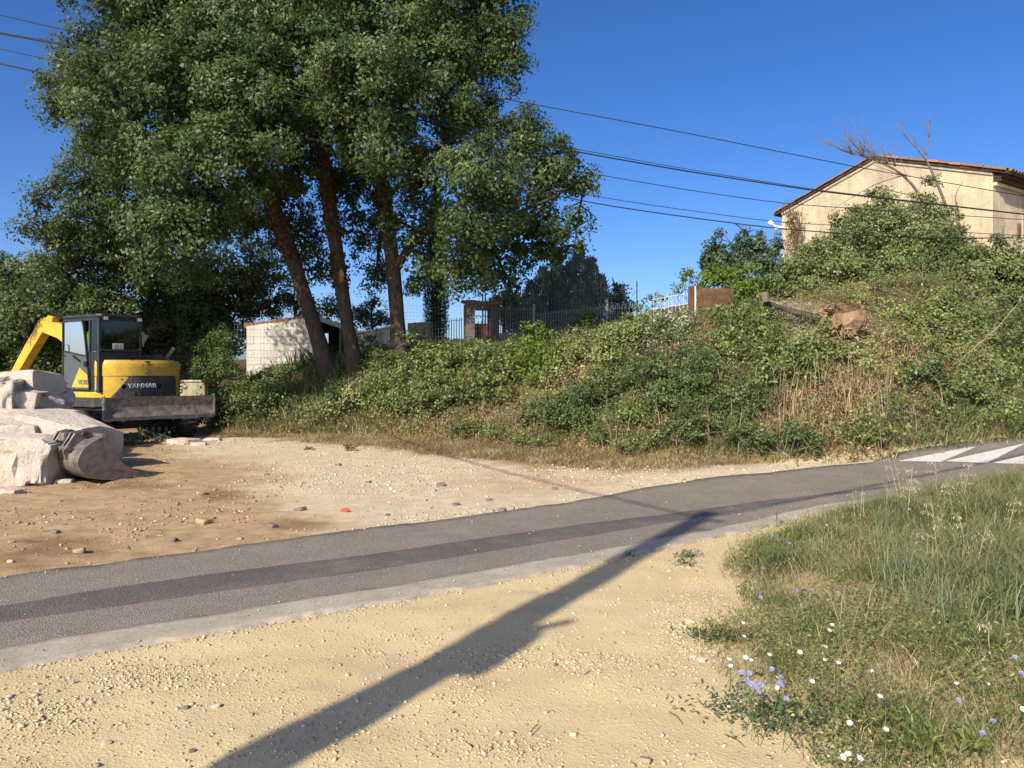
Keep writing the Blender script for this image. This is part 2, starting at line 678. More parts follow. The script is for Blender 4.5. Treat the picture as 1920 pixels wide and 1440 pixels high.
def strip_sheet(name, A, B, lift, mat, parent=None, nacross=10, jag_a=.012, jag_b=.012, skirt=.05, seed=1, taper=0):
    """sheet between two ground lines (n,2), with uneven edges and dropped sides"""
    n = len(A)
    dirn = (B - A) / (np.linalg.norm(B - A, axis=1, keepdims=True) + 1e-9)
    k = np.arange(n)
    s = np.r_[0, np.cumsum(np.hypot(*np.diff(A, axis=0).T))]
    A = A + dirn * (fbm(s, s * 0, seed=seed, octs=5, scale=3.5) * jag_a * 2)[:, None]
    B = B + dirn * (fbm(s, s * 0, seed=seed + 5, octs=5, scale=3.5) * jag_b * 2)[:, None]
    t = np.linspace(0, 1, nacross)
    P = A[:, None, :] * (1 - t)[None, :, None] + B[:, None, :] * t[None, :, None]
    x, y = P[..., 0], P[..., 1]
    z = g0(x, y) + lift
    G = np.stack([x, y, z], -1)
    a = G[:, :1].copy(); a[..., 2] -= skirt; a[..., :2] -= dirn[:, None, :] * .01
    b = G[:, -1:].copy(); b[..., 2] -= skirt; b[..., :2] += dirn[:, None, :] * .01
    G = np.concatenate([a, G, b], 1)
    w = nacross + 2
    i = np.arange(n * w).reshape(n, w)
    F = np.stack([i[:-1, :-1], i[1:, :-1], i[1:, 1:], i[:-1, 1:]], -1).reshape(-1, 4)
    o = mesh_np(name, G.reshape(-1, 3), F, mat, parent, smooth=False)
    return o


def asphalt(name, dark, light, fleck):
    m = MT(name, .85, .25)
    grain = m.voronoi(115, out='Color')
    g = m.new('ShaderNodeSeparateColor'); m.link(grain, g.inputs[0])
    c = m.ramp(m.noise(2.2, 6, .6), [(.3, dark), (.7, light)])
    c = m.mix(m.grey(g.outputs[0], .55, 1, 0, .55), c, fleck)
    c = m.mix(m.grey(g.outputs[1], .7, 1, 0, .5), c, tuple(v * .45 for v in dark))
    dust = m.grey(m.noise(.9, 6, .7, dist=.4), .5, .72, 0, .45)
    c = m.mix(dust, c, (.33, .285, .225))
    m.base(c)
    m.bump(m.math('ADD', m.voronoi(110), m.noise(60, 4)), .8, .008)
    return m.m


M_ASPH = asphalt('asphalt', (.185, .158, .128), (.235, .203, .165), (.43, .375, .305))
M_PATCH = asphalt('asphalt_patch', (.10, .09, .08), (.13, .118, .105), (.22, .20, .17))
M_CONC = MT('concrete_strip', .9, .2)
_c = M_CONC.ramp(M_CONC.noise(2.6, 6, .65), [(.3, (.28, .245, .19)), (.5, (.36, .32, .255)), (.7, (.43, .39, .32))])
_c = M_CONC.mix(M_CONC.grey(M_CONC.noise(70, 5, .7), .5, .75, 0, .5), _c, (.25, .21, .16))
_v = M_CONC.new('ShaderNodeSeparateColor'); M_CONC.link(M_CONC.voronoi(95, out='Color'), _v.inputs[0])
_c = M_CONC.mix(M_CONC.grey(_v.outputs[0], .6, 1, 0, .5), _c, (.20, .175, .14))
_c = M_CONC.mix(M_CONC.grey(_v.outputs[1], .75, 1, 0, .5), _c, (.55, .50, .42))
_c = M_CONC.mix(M_CONC.grey(M_CONC.noise(1.4, 6, .7), .52, .7, 0, .6), _c, (.48, .38, .24))
M_CONC.base(_c)
M_CONC.bump(M_CONC.math('ADD', M_CONC.noise(90, 6, .75), M_CONC.noise(12, 4, .6)), .5, .006)

# asphalt runs from the strip to the dirt; further on it takes the whole width
_dn = (R_FAR - R_NEAR) / np.linalg.norm(R_FAR - R_NEAR, axis=1, keepdims=True)
road = tag(strip_sheet('road', R_NEAR + _dn * .10, R_FAR, .012, M_ASPH, nacross=14, jag_a=.01, jag_b=.045, seed=4), kind='structure')
_k = np.where(STRIP_W > .05)[0]
INNER = R_NEAR + _dn * STRIP_W[:, None]
conc = tag(strip_sheet('pavement_edge_strip', R_NEAR[_k], INNER[_k], .017, M_CONC.m, nacross=7, jag_a=.055, jag_b=.022, skirt=.06, seed=12), kind='structure')

PATCH_UP = [(-420, 1205), (-100, 1158), (0, 1142), (200, 1108), (400, 1080), (700, 1043), (900, 1013), (1100, 985), (1290, 961), (1420, 943), (1560, 927), (1680, 912)]
PATCH_LO = [(-420, 1240), (-100, 1188), (0, 1170), (200, 1143), (400, 1115), (700, 1072), (900, 1040), (1100, 1008), (1290, 976), (1420, 952), (1560, 932), (1680, 914)]
strip_sheet('trench_patch', resample(PATCH_LO, 300), resample(PATCH_UP, 300), .0165, M_PATCH, road, nacross=4, jag_a=.006, jag_b=.006, skirt=.004, seed=21)

M_PAINT = MT('road_paint', .8, .25)
_n = M_PAINT.noise(9, 6, .7)
_c = M_PAINT.ramp(_n, [(.3, (.50, .47, .42)), (.6, (.68, .66, .61))])
_c = M_PAINT.mix(M_PAINT.grey(M_PAINT.noise(60, 5, .75), .57, .68, 0, .75), _c, (.16, .145, .13))
M_PAINT.base(_c)
for tri in ([(1685, 866.5), (1764, 868.5), (1838, 834)], [(1771, 867), (1850, 870.5), (1925, 832.5)], [(1860, 870.5), (1946, 873), (2014, 833)], [(1958, 873), (2050, 876), (2110, 832)]):
    P = np.array([tuple(ground_at(*p))[:2] for p in tri])
    nn = 9
    V, F = [], []
    for i in range(nn):
        for j in range(nn):
            a, b = i / (nn - 1), j / (nn - 1)
            base = P[0] * (1 - b) + P[1] * b
            q = base * (1 - a * .985) + P[2] * a * .985
            V.append((q[0], q[1], float(g0(q[0], q[1])) + .0175))
    for i in range(nn - 1):
        for j in range(nn - 1):
            F.append((i * nn + j, i * nn + j + 1, (i + 1) * nn + j + 1, (i + 1) * nn + j))
    mesh_np('road_marking', V, F, M_PAINT.m, road)

# ------------------------------------------------------------------ loose stones
CUBE = np.array([(x, y, z) for x in (-1, 1) for y in (-1, 1) for z in (-1, 1)], float)
CUBE_T = np.array([(0, 1, 3), (0, 3, 2), (4, 6, 7), (4, 7, 5), (0, 4, 5), (0, 5, 1), (2, 3, 7), (2, 7, 6), (0, 2, 6), (0, 6, 4), (1, 5, 7), (1, 7, 3)])


def scatter_stones(name, x, y, size, mat, on_road=None, rng=RNG, parent=None, sink=.18):
    n = len(x)
    V = np.repeat((CUBE * .58)[None], n, 0) * rng.uniform(.45, 1.25, (n, 8, 1))
    V = V * np.c_[rng.uniform(.8, 1.4, n), rng.uniform(.7, 1.0, n), rng.uniform(.45, .8, n)][:, None, :]
    a, b = rng.uniform(0, 2 * np.pi, n), rng.uniform(-.5, .5, n)
    ca, sa, cb, sb = np.cos(a), np.sin(a), np.cos(b), np.sin(b)
    X, Y, Z = V[..., 0], V[..., 1], V[..., 2]
    X, Z = X * cb[:, None] + Z * sb[:, None], -X * sb[:, None] + Z * cb[:, None]
    X, Y = X * ca[:, None] - Y * sa[:, None], X * sa[:, None] + Y * ca[:, None]
    W = np.stack([X, Y, Z], -1) * size[:, None, None]
    z = (gz(x, y) if on_road is None else g0(x, y) + on_road) + size * sink
    W = W + np.c_[x, y, z][:, None, :]
    F = (CUBE_T[None] + (np.arange(n) * 8)[:, None, None]).reshape(-1, 3)
    return mesh_np(name, W.reshape(-1, 3), F, mat, parent, tint=np.repeat(rng.uniform(0, 1, n), 8))


def stone_mat(name, stops):
    m = MT(name, .9, .2)
    m.base(m.ramp(m.attr('tint'), stops))
    return m.m


M_PEB = stone_mat('pebble_sand', [(0, (.34, .26, .16)), (.3, (.50, .40, .25)), (.7, (.56, .46, .31)), (.93, (.62, .54, .41)), (1, (.22, .19, .16))])
M_PEB2 = stone_mat('pebble_pale', [(0, (.33, .26, .18)), (.4, (.52, .44, .31)), (.85, (.62, .55, .43)), (1, (.20, .18, .16))])
M_PEB3 = stone_mat('pebble_dirt', [(0, (.22, .12, .055)), (.6, (.42, .27, .14)), (1, (.58, .48, .34))])


def gravel():
    # near sand: drifts of crushed stone between bare swept patches
    n = 540000
    x, y = RNG.uniform(-4.6, 4.2, n), RNG.uniform(2.3, 8.0, n)
    px = 960 + FOCAL * x / y
    k = (px > -80) & (px < 1990) | (RNG.uniform(0, 1, n) < .25)
    x, y, px = x[k], y[k], px[k]
    rin, win = road_in(x, y), weed_in(x, y)
    nearside = (rin < 0) & (y < np.interp(x, R_NEAR[:, 0], R_NEAR[:, 1]))
    c = fbm(x, y, seed=51, octs=4, scale=1.3)
    py = HORIZON + FOCAL * EYE / y
    heap = np.zeros_like(x)
    for cx, cy, rx, ry in [(90, 1345, 130, 45), (250, 1390, 150, 50), (330, 1270, 200, 40), (120, 1435, 120, 35), (960, 1400, 240, 50), (1190, 1410, 160, 45), (880, 1300, 60, 70),
                           (930, 1230, 110, 40), (1290, 1190, 90, 90), (500, 1320, 60, 40), (760, 1215, 120, 40), (1100, 1240, 150, 30)]:
        heap = np.maximum(heap, sstep(1.1, .2, np.hypot((px - cx) / rx, (py - cy) / ry)))
    dens = 0.08 + .25 * sstep(-.05, .45, c) + .95 * heap * sstep(-.5, .2, c) + .45 * sstep(-.16, -.0, rin)
    k = nearside & (RNG.uniform(0, 1, len(x)) < dens * .62) & (win < .3)
    x, y = x[k], y[k]
    s = np.exp(RNG.normal(math.log(.0050), .5, len(x))).clip(.0028, .018)
    o = scatter_stones('gravel', x, y, s, M_PEB)
    tag(o, 'crushed beige stone scattered over the sandy verge before the road', 'gravel', kind='stuff')
    # pale gravel beyond the road
    n = 150000
    x, y = RNG.uniform(-9, 7, n), RNG.uniform(5.5, 17.5, n)
    rin, d = road_in(x, y), bank_d(x, y)
    px = 960 + FOCAL * x / y
    far = (rin < 0) & (y > np.interp(x, R_FAR[:, 0], R_FAR[:, 1])) & (d < -.3)
    py = HORIZON + FOCAL * EYE / y
    edge = np.interp(py, [820, 850, 880, 940, 1000, 1100], [330, 390, 450, 560, 640, 800])
    c = fbm(x, y, seed=61, octs=4, scale=1.1)
    pale = sstep(-60, 120, px - edge)
    dens = (.1 + .9 * sstep(-.3, .4, c)) * (.38 + .62 * pale) * np.clip(9 / y, .3, 1)
    k = far & (RNG.uniform(0, 1, n) < dens * .5)
    x, y, pale = x[k], y[k], pale[k]
    s = np.exp(RNG.normal(math.log(.011), .45, len(x))).clip(.005, .04)
    p = pale > RNG.uniform(.2, .8, len(x))
    tag(scatter_stones('gravel', x[p], y[p], s[p], M_PEB2), 'pale crushed stone spread on the yard beyond the road', 'gravel', kind='stuff')
    q = ~p
    tag(scatter_stones('gravel', x[q], y[q], s[q] * 1.1, M_PEB3), 'small stones strewn over the orange dirt', 'gravel', kind='stuff')
    # crumbs on the asphalt
    n = 9000
    x, y = RNG.uniform(-5, 8, n), RNG.uniform(3.5, 14, n)
    ri = road_in(x, y)
    edge_n = (poly_dist(x, y, LINE_N) < .4) | (poly_dist(x, y, LINE_F) < .12)
    k = (ri > .02) & (RNG.uniform(0, 1, n) < np.where(edge_n, .9, .12))
    x, y = x[k], y[k]
    tag(scatter_stones('gravel', x, y, np.exp(RNG.normal(math.log(.006), .4, len(x))).clip(.003, .016), M_PEB2, on_road=.02), 'stone crumbs lying on the asphalt', 'gravel', kind='stuff')


gravel()

import bmesh


def rock_mesh(name, size, seed, subdiv=3, cuts=5, rough=.06, cutmin=.62, squash=1.0, pits=0.0):
    """angular block: rounded box cut by random planes, then broken up with noise"""
    rng = np.random.default_rng(seed)
    bm = bmesh.new()
    bmesh.ops.create_icosphere(bm, subdivisions=subdiv, radius=1.0)
    V = np.array([v.co[:] for v in bm.verts])
    V = np.sign(V) * np.abs(V) ** .3
    V = V / np.abs(V).max(0)
    V = np.clip(V * 1.12, -1, 1)
    for _ in range(cuts):
        n = rng.normal(size=3)
        n /= np.linalg.norm(n)
        c = rng.uniform(cutmin, cutmin + .3) * (np.abs(n).sum() ** .75)
        over = np.maximum(0, V @ n - c)
        V -= over[:, None] * n
    V = V * (np.array(size) / 2)
    L = max(size)
    N = V / (np.linalg.norm(V, axis=1, keepdims=True) + 1e-9)
    f = fbm(V[:, 0] + seed, V[:, 1], V[:, 2], seed=seed, octs=3, scale=2.6 / L)
    f2 = fbm(V[:, 0] + seed, V[:, 1], V[:, 2], seed=seed + 3, octs=4, scale=9 / L)
    ridge = 1 - np.abs(fbm(V[:, 0] + seed, V[:, 1], V[:, 2], seed=seed + 8, octs=3, scale=5 / L)) * 2
    V = V + N * (f * rough * 1.2 + f2 * rough * .55 - pits * np.maximum(0, ridge) ** 3)[:, None] * L
    for v, p in zip(bm.verts, V):
        v.co = p
    me = bpy.data.meshes.new(name)
    bm.to_mesh(me)
    bm.free()
    return me


M_COB = [plain('cobble_grey', (.17, .155, .135), .85, .2, var=.3, vscale=20, bump=.3),
         plain('cobble_tan', (.36, .27, .17), .85, .2, var=.25, vscale=20, bump=.3),
         plain('cobble_pale', (.58, .50, .38), .9, .2, var=.2, vscale=16, bump=.5)]
COBBLES = [(149, 1033, 19, 1), (323, 1013, 17, 0), (510, 986, 19, 0), (563, 954, 20, 0), (381, 977, 24, 1), (377, 924, 16, 1), (22, 1017, 12, 1), (104, 999, 14, 0),
           (634, 871, 10, 0), (826, 909, 16, 0), (1040, 915, 11, 0), (691, 902, 10, 0), (941, 957, 14, 0), (959, 954, 12, 1), (921, 958, 10, 1), (855, 946, 13, 0), (726, 965, 9, 0),
           (917, 937, 11, 0), (797, 938, 9, 1), (20, 1052, 10, 2), (300, 1000, 9, 1), (450, 1010, 10, 1), (1294, 1168, 17, 2), (1316, 1237, 16, 2), (1265, 1193, 11, 2),
           (1340, 1222, 13, 2), (1210, 1427, 22, 1), (405, 1330, 15, 2), (348, 1332, 14, 0), (470, 1345, 12, 1), (360, 1415, 12, 0), (1300, 1230, 12, 2), (200, 1395, 16, 2), (1075, 1375, 14, 2)]
_COBN = ['dark grey', 'tan', 'pale limestone']
_rm = [rock_mesh('cobble', (1, .72, .5), 100 + i, subdiv=2, cuts=1, rough=.02, cutmin=.8) for i in range(4)]
for me in _rm:
    for p in me.polygons: p.use_smooth = True
for i, (px, py, w, c) in enumerate(COBBLES):
    p = ground_at(px, py + w * .15)
    p.z = float(gz([p.x], [p.y])[0])
    me = _rm[i % 4].copy()
    me.materials.append(M_COB[c])
    o = link_mesh('cobble', me)
    s = w / FOCAL * p.y
    o.location = p + Vector((0, 0, s * .10))
    o.scale = (s, s, s)
    o.rotation_euler = (random.uniform(-.2, .2), random.uniform(-.2, .2), random.uniform(-.7, .7))
    if p.y > np.interp(p.x, R_FAR[:, 0], R_FAR[:, 1]):
        if px < 620:
            where, g = 'loose on the orange dirt beyond the road', 'cobbles on the orange dirt'
        else:
            where, g = 'loose on the pale gravel beyond the road', 'cobbles on the pale gravel'
    elif px > 1200:
        where, g = 'beside the flowering weeds at the sand edge', 'stones beside the weeds'
    else:
        where, g = 'lying on the near sand', 'stones on the near sand'
    tag(o, f'{_COBN[c]} cobble {where}', 'stone', f'{_COBN[c]} {g}')

# red scrap on the pale gravel
p = ground_at(647, 962)
mb = MB().add([(-.05, -.03, .0), (.04, -.04, .012), (.06, .0, .03), (.01, .04, .02), (-.045, .03, .03), (0, 0, .045)], [(0, 1, 5), (1, 2, 5), (2, 3, 5), (3, 4, 5), (4, 0, 5), (4, 3, 2, 1, 0)])
o = mb.build('plastic_scrap', plain('red_plastic', (.62, .07, .04), .5, .4))
o.location = p + Vector((0, 0, .012))
tag(o, 'small red plastic scrap lying on the pale gravel', 'scrap')
# ------------------------------------------------------------------ house on the mound
def plaster(name, lo, hi, stain, bump=.35):
    m = MT(name, .92, .15)
    c = m.ramp(m.noise(.9, 6, .6), [(.3, lo), (.7, hi)])
    c = m.mix(m.grey(m.noise(1.2, 6, .7, stretch=(1.8, 1.8, .3)), .46, .70, 0, .85), c, stain)
    c = m.mix(m.grey(m.noise(.45, 5, .6), .56, .66, 0, .45), c, tuple(min(.8, v * 1.2) for v in hi))
    vd = m.voronoi(1.1, 'DISTANCE_TO_EDGE')
    c = m.mix(m.grey(vd, 0, .012, .55, 0), c, stain)
    c = m.mix(m.grey(m.noise(9, 6, .7), .58, .75, 0, .35), c, tuple(v * .7 for v in lo))
    m.base(c)
    m.bump(m.math('ADD', m.noise(3, 6, .6), m.math('MULTIPLY', m.noise(30, 5, .7), .35)), bump, .05)
    return m.m


M_PLAST = plaster('house_plaster', (.47, .39, .27), (.60, .505, .36), (.27, .235, .18), .9)
M_TILE = [plain('clay_tile_orange', (.40, .16, .075), .85, .2, var=.25, vscale=5), plain('clay_tile_brown', (.22, .12, .07), .9, .2, var=.3, vscale=6), plain('clay_tile_grey', (.16, .115, .085), .9, .2, var=.3, vscale=6)]
M_WOODD = plain('dark_eave_wood', (.07, .05, .035), .9, .2, var=.3)

GL, GR = Vector((10.2, 29.0, 0)), Vector((14.4, 23.0, 0))
gdir = (GR - GL)
gw = gdir.length
HZ = 3.3
hs = thing('house', 'ochre plastered gabled house with clay tile roof on the overgrown mound', 'house', (GL.x, GL.y, HZ), math.atan2(gdir.y, gdir.x))
EH, AH, HL = 7.46 - HZ, 8.66 - HZ, 10.0
wall = MB().prism([(0, -1.2), (gw, -1.2), (gw, EH), (gw / 2, AH), (0, EH)], 0, HL, 'xz').build('wall', M_PLAST, hs)
sl = math.atan2(AH - EH, gw / 2)
def roof_pt(x, off=0.0):
    """point on the roof line above local x"""
    k = x if x <= gw / 2 else gw - x
    return EH + (AH - EH) * k / (gw / 2) + off
for s in (0, 1):
    xa, xb = (-.30, gw / 2) if s == 0 else (gw / 2, gw + .42)
    pr = [(xa, roof_pt(xa, .015)), (xb, roof_pt(xb, .015)), (xb, roof_pt(xb, .10)), (xa, roof_pt(xa, .10))]
    slabo = MB().prism(pr, -.10, HL + .2).build('roof', M_WOODD, hs)
    # rows of canal tiles: a ribbed sheet, its verge and eave tiles single pieces
    L = (xb - xa) / math.cos(sl)
    rows = int(HL / .21)
    V, F = [], []
    for r in range(1, rows):
        y0 = -.08 + r * .21
        for a in range(5):
            an = math.pi * a / 4
            dy, dz = .105 - .105 * math.cos(an), .055 * math.sin(an)
            V += [(xa + .25, y0 + dy, roof_pt(xa + .25, .105) + dz), (xb - .02, y0 + dy, roof_pt(xb - .02, .105) + dz)] if s == 0 else [(xa + .02, y0 + dy, roof_pt(xa + .02, .105) + dz), (xb - .25, y0 + dy, roof_pt(xb - .25, .105) + dz)]
        b = len(V) - 10
        F += [(b + 2 * a, b + 2 * a + 1, b + 2 * a + 3, b + 2 * a + 2) for a in range(4)]
    tf = mesh_np('tile_field', V, F, M_TILE[1], slabo)
    tf['kind'] = 'stuff'
    # single tiles
    def tile_mesh(name, mat, ln=.40, r0=.105, r1=.085, th=.016):
        vs, fs = [], []
        n = 7
        for (x, r) in ((0, r0), (ln, r1)):
            for rr in (r, r - th):
                for a in range(n):
                    an = math.pi * a / (n - 1)
                    vs.append((x, -rr * math.cos(an), rr * math.sin(an) * .75))
        for a in range(n - 1):
            fs += [(a, a + 1, 2 * n + a + 1, 2 * n + a), (n + a + 1, n + a, 3 * n + a, 3 * n + a + 1), (a + 1, a, n + a, n + a + 1), (2 * n + a, 2 * n + a + 1, 3 * n + a + 1, 3 * n + a)]
        fs += [(0, 2 * n, 3 * n, n), (n - 1, 2 * n - 1, 4 * n - 1, 3 * n - 1)]
        me = bpy.data.meshes.new(name)
        me.from_pydata(vs, [], fs)
        me.materials.append(mat)
        return me
    tms = [tile_mesh('roof_tile', mm) for mm in M_TILE]
    nt = int(L / .34)
    for i in range(nt):
        x = xa + (i * .34) * math.cos(sl) if s == 0 else xb - (i * .34) * math.cos(sl)
        o = link_mesh('roof_tile', tms[(0 if random.random() < .45 else 1) if s == 1 else (1 if random.random() < .5 else 2)], slabo)
        o.location = (x, -.06 + random.uniform(-.015, .015), roof_pt(x, .10) + random.uniform(0, .015))
        o.rotation_euler = (0, -sl + random.uniform(-.03, .03), 0) if s == 0 else (0, -sl, math.pi)
        if s == 1:
            o.rotation_euler = Matrix.Rotation(math.pi, 3, 'Z').to_euler()
            o.rotation_euler = (Matrix.Rotation(sl, 3, 'Y') @ Matrix.Rotation(math.pi, 3, 'Z')).to_euler()
    if s == 1:
        for r in range(0, 40):
            o = link_mesh('roof_tile', tms[random.choice((0, 1, 1, 2))], slabo)
            x = xb + .06
            o.location = (x, .17 + r * .21, roof_pt(x, .10) + random.uniform(0, .012))
            o.rotation_euler = (Matrix.Rotation(sl, 3, 'Y') @ Matrix.Rotation(math.pi, 3, 'Z')).to_euler()
# cornice under the right eave, mortar bed along the verge
for k in range(3):
    MB().span((gw + .002, .02, EH - .40 + k * .11), (gw + .10 + k * .11, HL, EH - .30 + k * .11)).build('cornice', M_WOODD if k else M_PLAST, hs)
for s in (0, 1):
    a, b = (0.0, gw / 2) if s == 0 else (gw / 2, gw)
    MB().add([(a, -.045, roof_pt(a, -.09)), (b, -.045, roof_pt(b, -.09)), (b, -.045, roof_pt(b, .012)), (a, -.045, roof_pt(a, .012)), (a, -.002, roof_pt(a, -.09)), (b, -.002, roof_pt(b, -.09)), (b, -.002, roof_pt(b, .012)), (a, -.002, roof_pt(a, .012))],
             [(0, 1, 2, 3), (5, 4, 7, 6), (4, 0, 3, 7), (1, 5, 6, 2), (4, 5, 1, 0), (3, 2, 6, 7)]).build('verge_mortar', plain('mortar', (.40, .34, .26), .95, .1, var=.3, bump=.5, bscale=12), hs)
# floodlight on the left corner
fl = MB().tube([(.05, -.02, EH - .55), (-.18, -.12, EH - .50), (-.34, -.14, EH - .40)], .03, 8).build('lamp_bracket', plain('white_enamel', (.72, .72, .70), .4, .5), hs)
MB().tube([(-.30, -.14, EH - .42), (-.44, -.17, EH - .30)], [.07, .11], 12).box((-.1, -.06, EH - .58), (.3, .12, .07)).build('lamp_head', fl.data.materials[0], fl, bevel=.01)
# window shutter edge down the right wall, exposed stones at the corner
MB().span((gw + .004, 1.62, EH - 1.75), (gw + .05, 1.8, EH - 1.35)).build('shutter', plain('rusty_shutter', (.20, .10, .06), .8, .2, var=.4), hs)
MB().span((gw + .004, 1.95, EH - 2.9), (gw + .03, 2.9, EH - .95)).build('window_surround', M_PLAST, hs, bevel=.01)

# ------------------------------------------------------------------ block shed under the trees
M_BLOCK = plaster('block_cement', (.56, .53, .47), (.66, .63, .57), (.44, .41, .36), .3)
M_WHITEM = plain('white_fascia', (.70, .70, .69), .5, .4, var=.08, dirt=(.4, .36, .3), dirt_amt=.4)
M_GREENP = plain('green_post', (.06, .14, .10), .6, .3)
SY = 22.0
sl0, sl1 = at(462, 612, SY), at(594, 592, SY)
shed = thing('shed', 'low cement block shed with clay tile verge seen between the oak trunks', 'shed', (sl0.x, SY, .9), math.radians(4))
wL = sl1.x - sl0.x
h0, h1 = sl0.z - .9, sl1.z - .9
MB().prism([(0.03, 0), (wL - .03, 0), (wL - .03, h1 - .02), (.03, h0 - .02)], .03, .20).build('mortar_core', plain('mortar_grey', (.40, .36, .30), .95, .1, var=.2), shed)
bw, bh = .40, .20
rowi = 0
z = 0.0
while z < h1:
    x = -(.2 if rowi % 2 else 0)
    while x < wL:
        xa, xb = max(0, x) + .004, min(wL, x + bw) - .004
        top_l = h0 + (h1 - h0) * xa / wL
        top_r = h0 + (h1 - h0) * xb / wL
        zl, zr = min(z + bh - .008, top_l), min(z + bh - .008, top_r)
        if xb - xa > .04 and zl > z + .03:
            dy = random.uniform(-.004, .004)
            MB().prism([(xa, z), (xb, z), (xb, zr), (xa, zl)], dy, .028 + .0).build('block', M_BLOCK, shed)
        x += bw
    z += bh
    rowi += 1
tmb = bpy.data.meshes.new('verge_tile')
_t = MB().tube([(0, 0, 0), (.17, 0, 0)], [.075, .062], 8)
tmb.from_pydata(_t.v, [], _t.f)
tmb.materials.append(M_TILE[1])
for i in range(int(wL / .125) + 1):
    o = link_mesh('verge_tile', tmb, shed)
    t = i * .125 / wL
    o.location = (i * .125 - .02, .06 + random.uniform(-.02, .02), h0 + (h1 - h0) * t + .02 + random.uniform(-.01, .015))
    o.rotation_euler = (0, 0, math.pi / 2 + random.uniform(-.15, .15))
# lean-to roof running to the right and back, open side with posts
MB().add([(wL - .02, -.06, h1 + .02), (wL + 1.0, .9, h1 - .32), (wL + 1.0, .9, h1 - .47), (wL - .02, -.06, h1 - .13), (wL - .02, -.0, h1 + .02), (wL + 1.0, .98, h1 - .32), (wL + 1.0, .98, h1 - .47), (wL - .02, .0, h1 - .13)],
         [(0, 3, 2, 1), (4, 5, 6, 7), (0, 1, 5, 4), (3, 7, 6, 2), (0, 4, 7, 3), (1, 2, 6, 5)]).build('fascia', M_WHITEM, shed)
MB().add([(-.05, .2, h0 + .02), (wL, .02, h1 + .02), (wL + 1.0, .95, h1 - .33), (wL + .6, 4.0, h1 - .2), (-.05, 4.0, h0), (-.05, .2, h0 - .06), (wL, .02, h1 - .06), (wL + 1.0, .95, h1 - .41), (wL + .6, 4.0, h1 - .28), (-.05, 4.0, h0 - .08)],
         [(0, 1, 2, 3, 4), (9, 8, 7, 6, 5), (0, 5, 6, 1), (1, 6, 7, 2), (2, 7, 8, 3), (3, 8, 9, 4), (4, 9, 5, 0)]).build('roof', M_TILE[1], shed)
MB().bar((wL + .55, .62, 0), (wL + .55, .62, h1 - .25), .07).build('post', M_GREENP, shed)
MB().span((wL - .3, 3.6, 0), (wL + 1.2, 3.75, h1 - .3)).build('back_wall', M_WOODD, shed)
MB().span((0, .21, 0), (.15, 3.7, h0 - .1)).build('side_wall', M_BLOCK, shed)

# ------------------------------------------------------------------ boundary walls, gate, fences
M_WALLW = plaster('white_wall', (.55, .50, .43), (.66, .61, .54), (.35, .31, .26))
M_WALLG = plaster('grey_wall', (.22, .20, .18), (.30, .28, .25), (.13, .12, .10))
M_IRON = plain('dark_iron', (.030, .034, .040), .6, .4, var=.2)
M_IRONG = plain('grey_iron', (.22, .24, .26), .55, .4, var=.15)
M_IRONW = plain('white_iron', (.52, .52, .50), .5, .4, var=.06)
M_WIRE = plain('galvanised_wire', (.34, .37, .37), .5, .5, metal=.3)
M_REDP = plain('red_gate_panel', (.24, .05, .03), .7, .3, var=.3, vscale=4)


def wall_run(name, label, a_px, b_px, Y0, Y1, depth, mat, cop=None):
    """upright wall between two photo columns; rows are its top corners"""
    A, B = at(a_px[0], a_px[1], Y0), at(b_px[0], b_px[1], Y1)
    zb = min(float(g0(A.x, A.y)), float(g0(B.x, B.y))) - .4
    t = thing(name, label, 'wall', (A.x, A.y, zb), math.atan2(B.y - A.y, B.x - A.x))
    L = math.hypot(B.x - A.x, B.y - A.y)
    n = 12
    top = [(L * i / n, A.z - zb + (B.z - A.z) * i / n + random.uniform(-.012, .012)) for i in range(n + 1)]
    MB().prism([(0, 0), (L, 0)] + top[::-1], 0, depth).build('masonry', mat, t, bevel=.01)
    k = 0
    x = 0.0
    while cop and x < L - .05:
        w = min(.42, L - x)
        zz = A.z - zb + (B.z - A.z) * (x + w / 2) / L
        MB().box((x + w / 2, depth / 2, zz + .03), (w - .012, depth + .08, .05), Matrix.Rotation(-math.atan2(B.z - A.z, L), 3, 'Y')).build('coping_stone', cop, t, bevel=.008)
        x += w
    return t


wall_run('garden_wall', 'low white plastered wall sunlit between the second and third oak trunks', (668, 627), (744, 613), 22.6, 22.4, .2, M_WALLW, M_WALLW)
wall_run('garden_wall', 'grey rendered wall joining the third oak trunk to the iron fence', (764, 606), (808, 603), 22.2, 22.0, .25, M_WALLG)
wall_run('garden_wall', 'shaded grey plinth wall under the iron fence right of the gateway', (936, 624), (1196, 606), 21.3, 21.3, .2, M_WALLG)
wall_run('garden_wall', 'beige low wall carrying dark railings behind the excavator', (318, 716), (384, 716), 22.4, 22.4, .25, plaster('beige_wall', (.36, .32, .22), (.45, .40, .28), (.2, .18, .13)), M_WALLW)


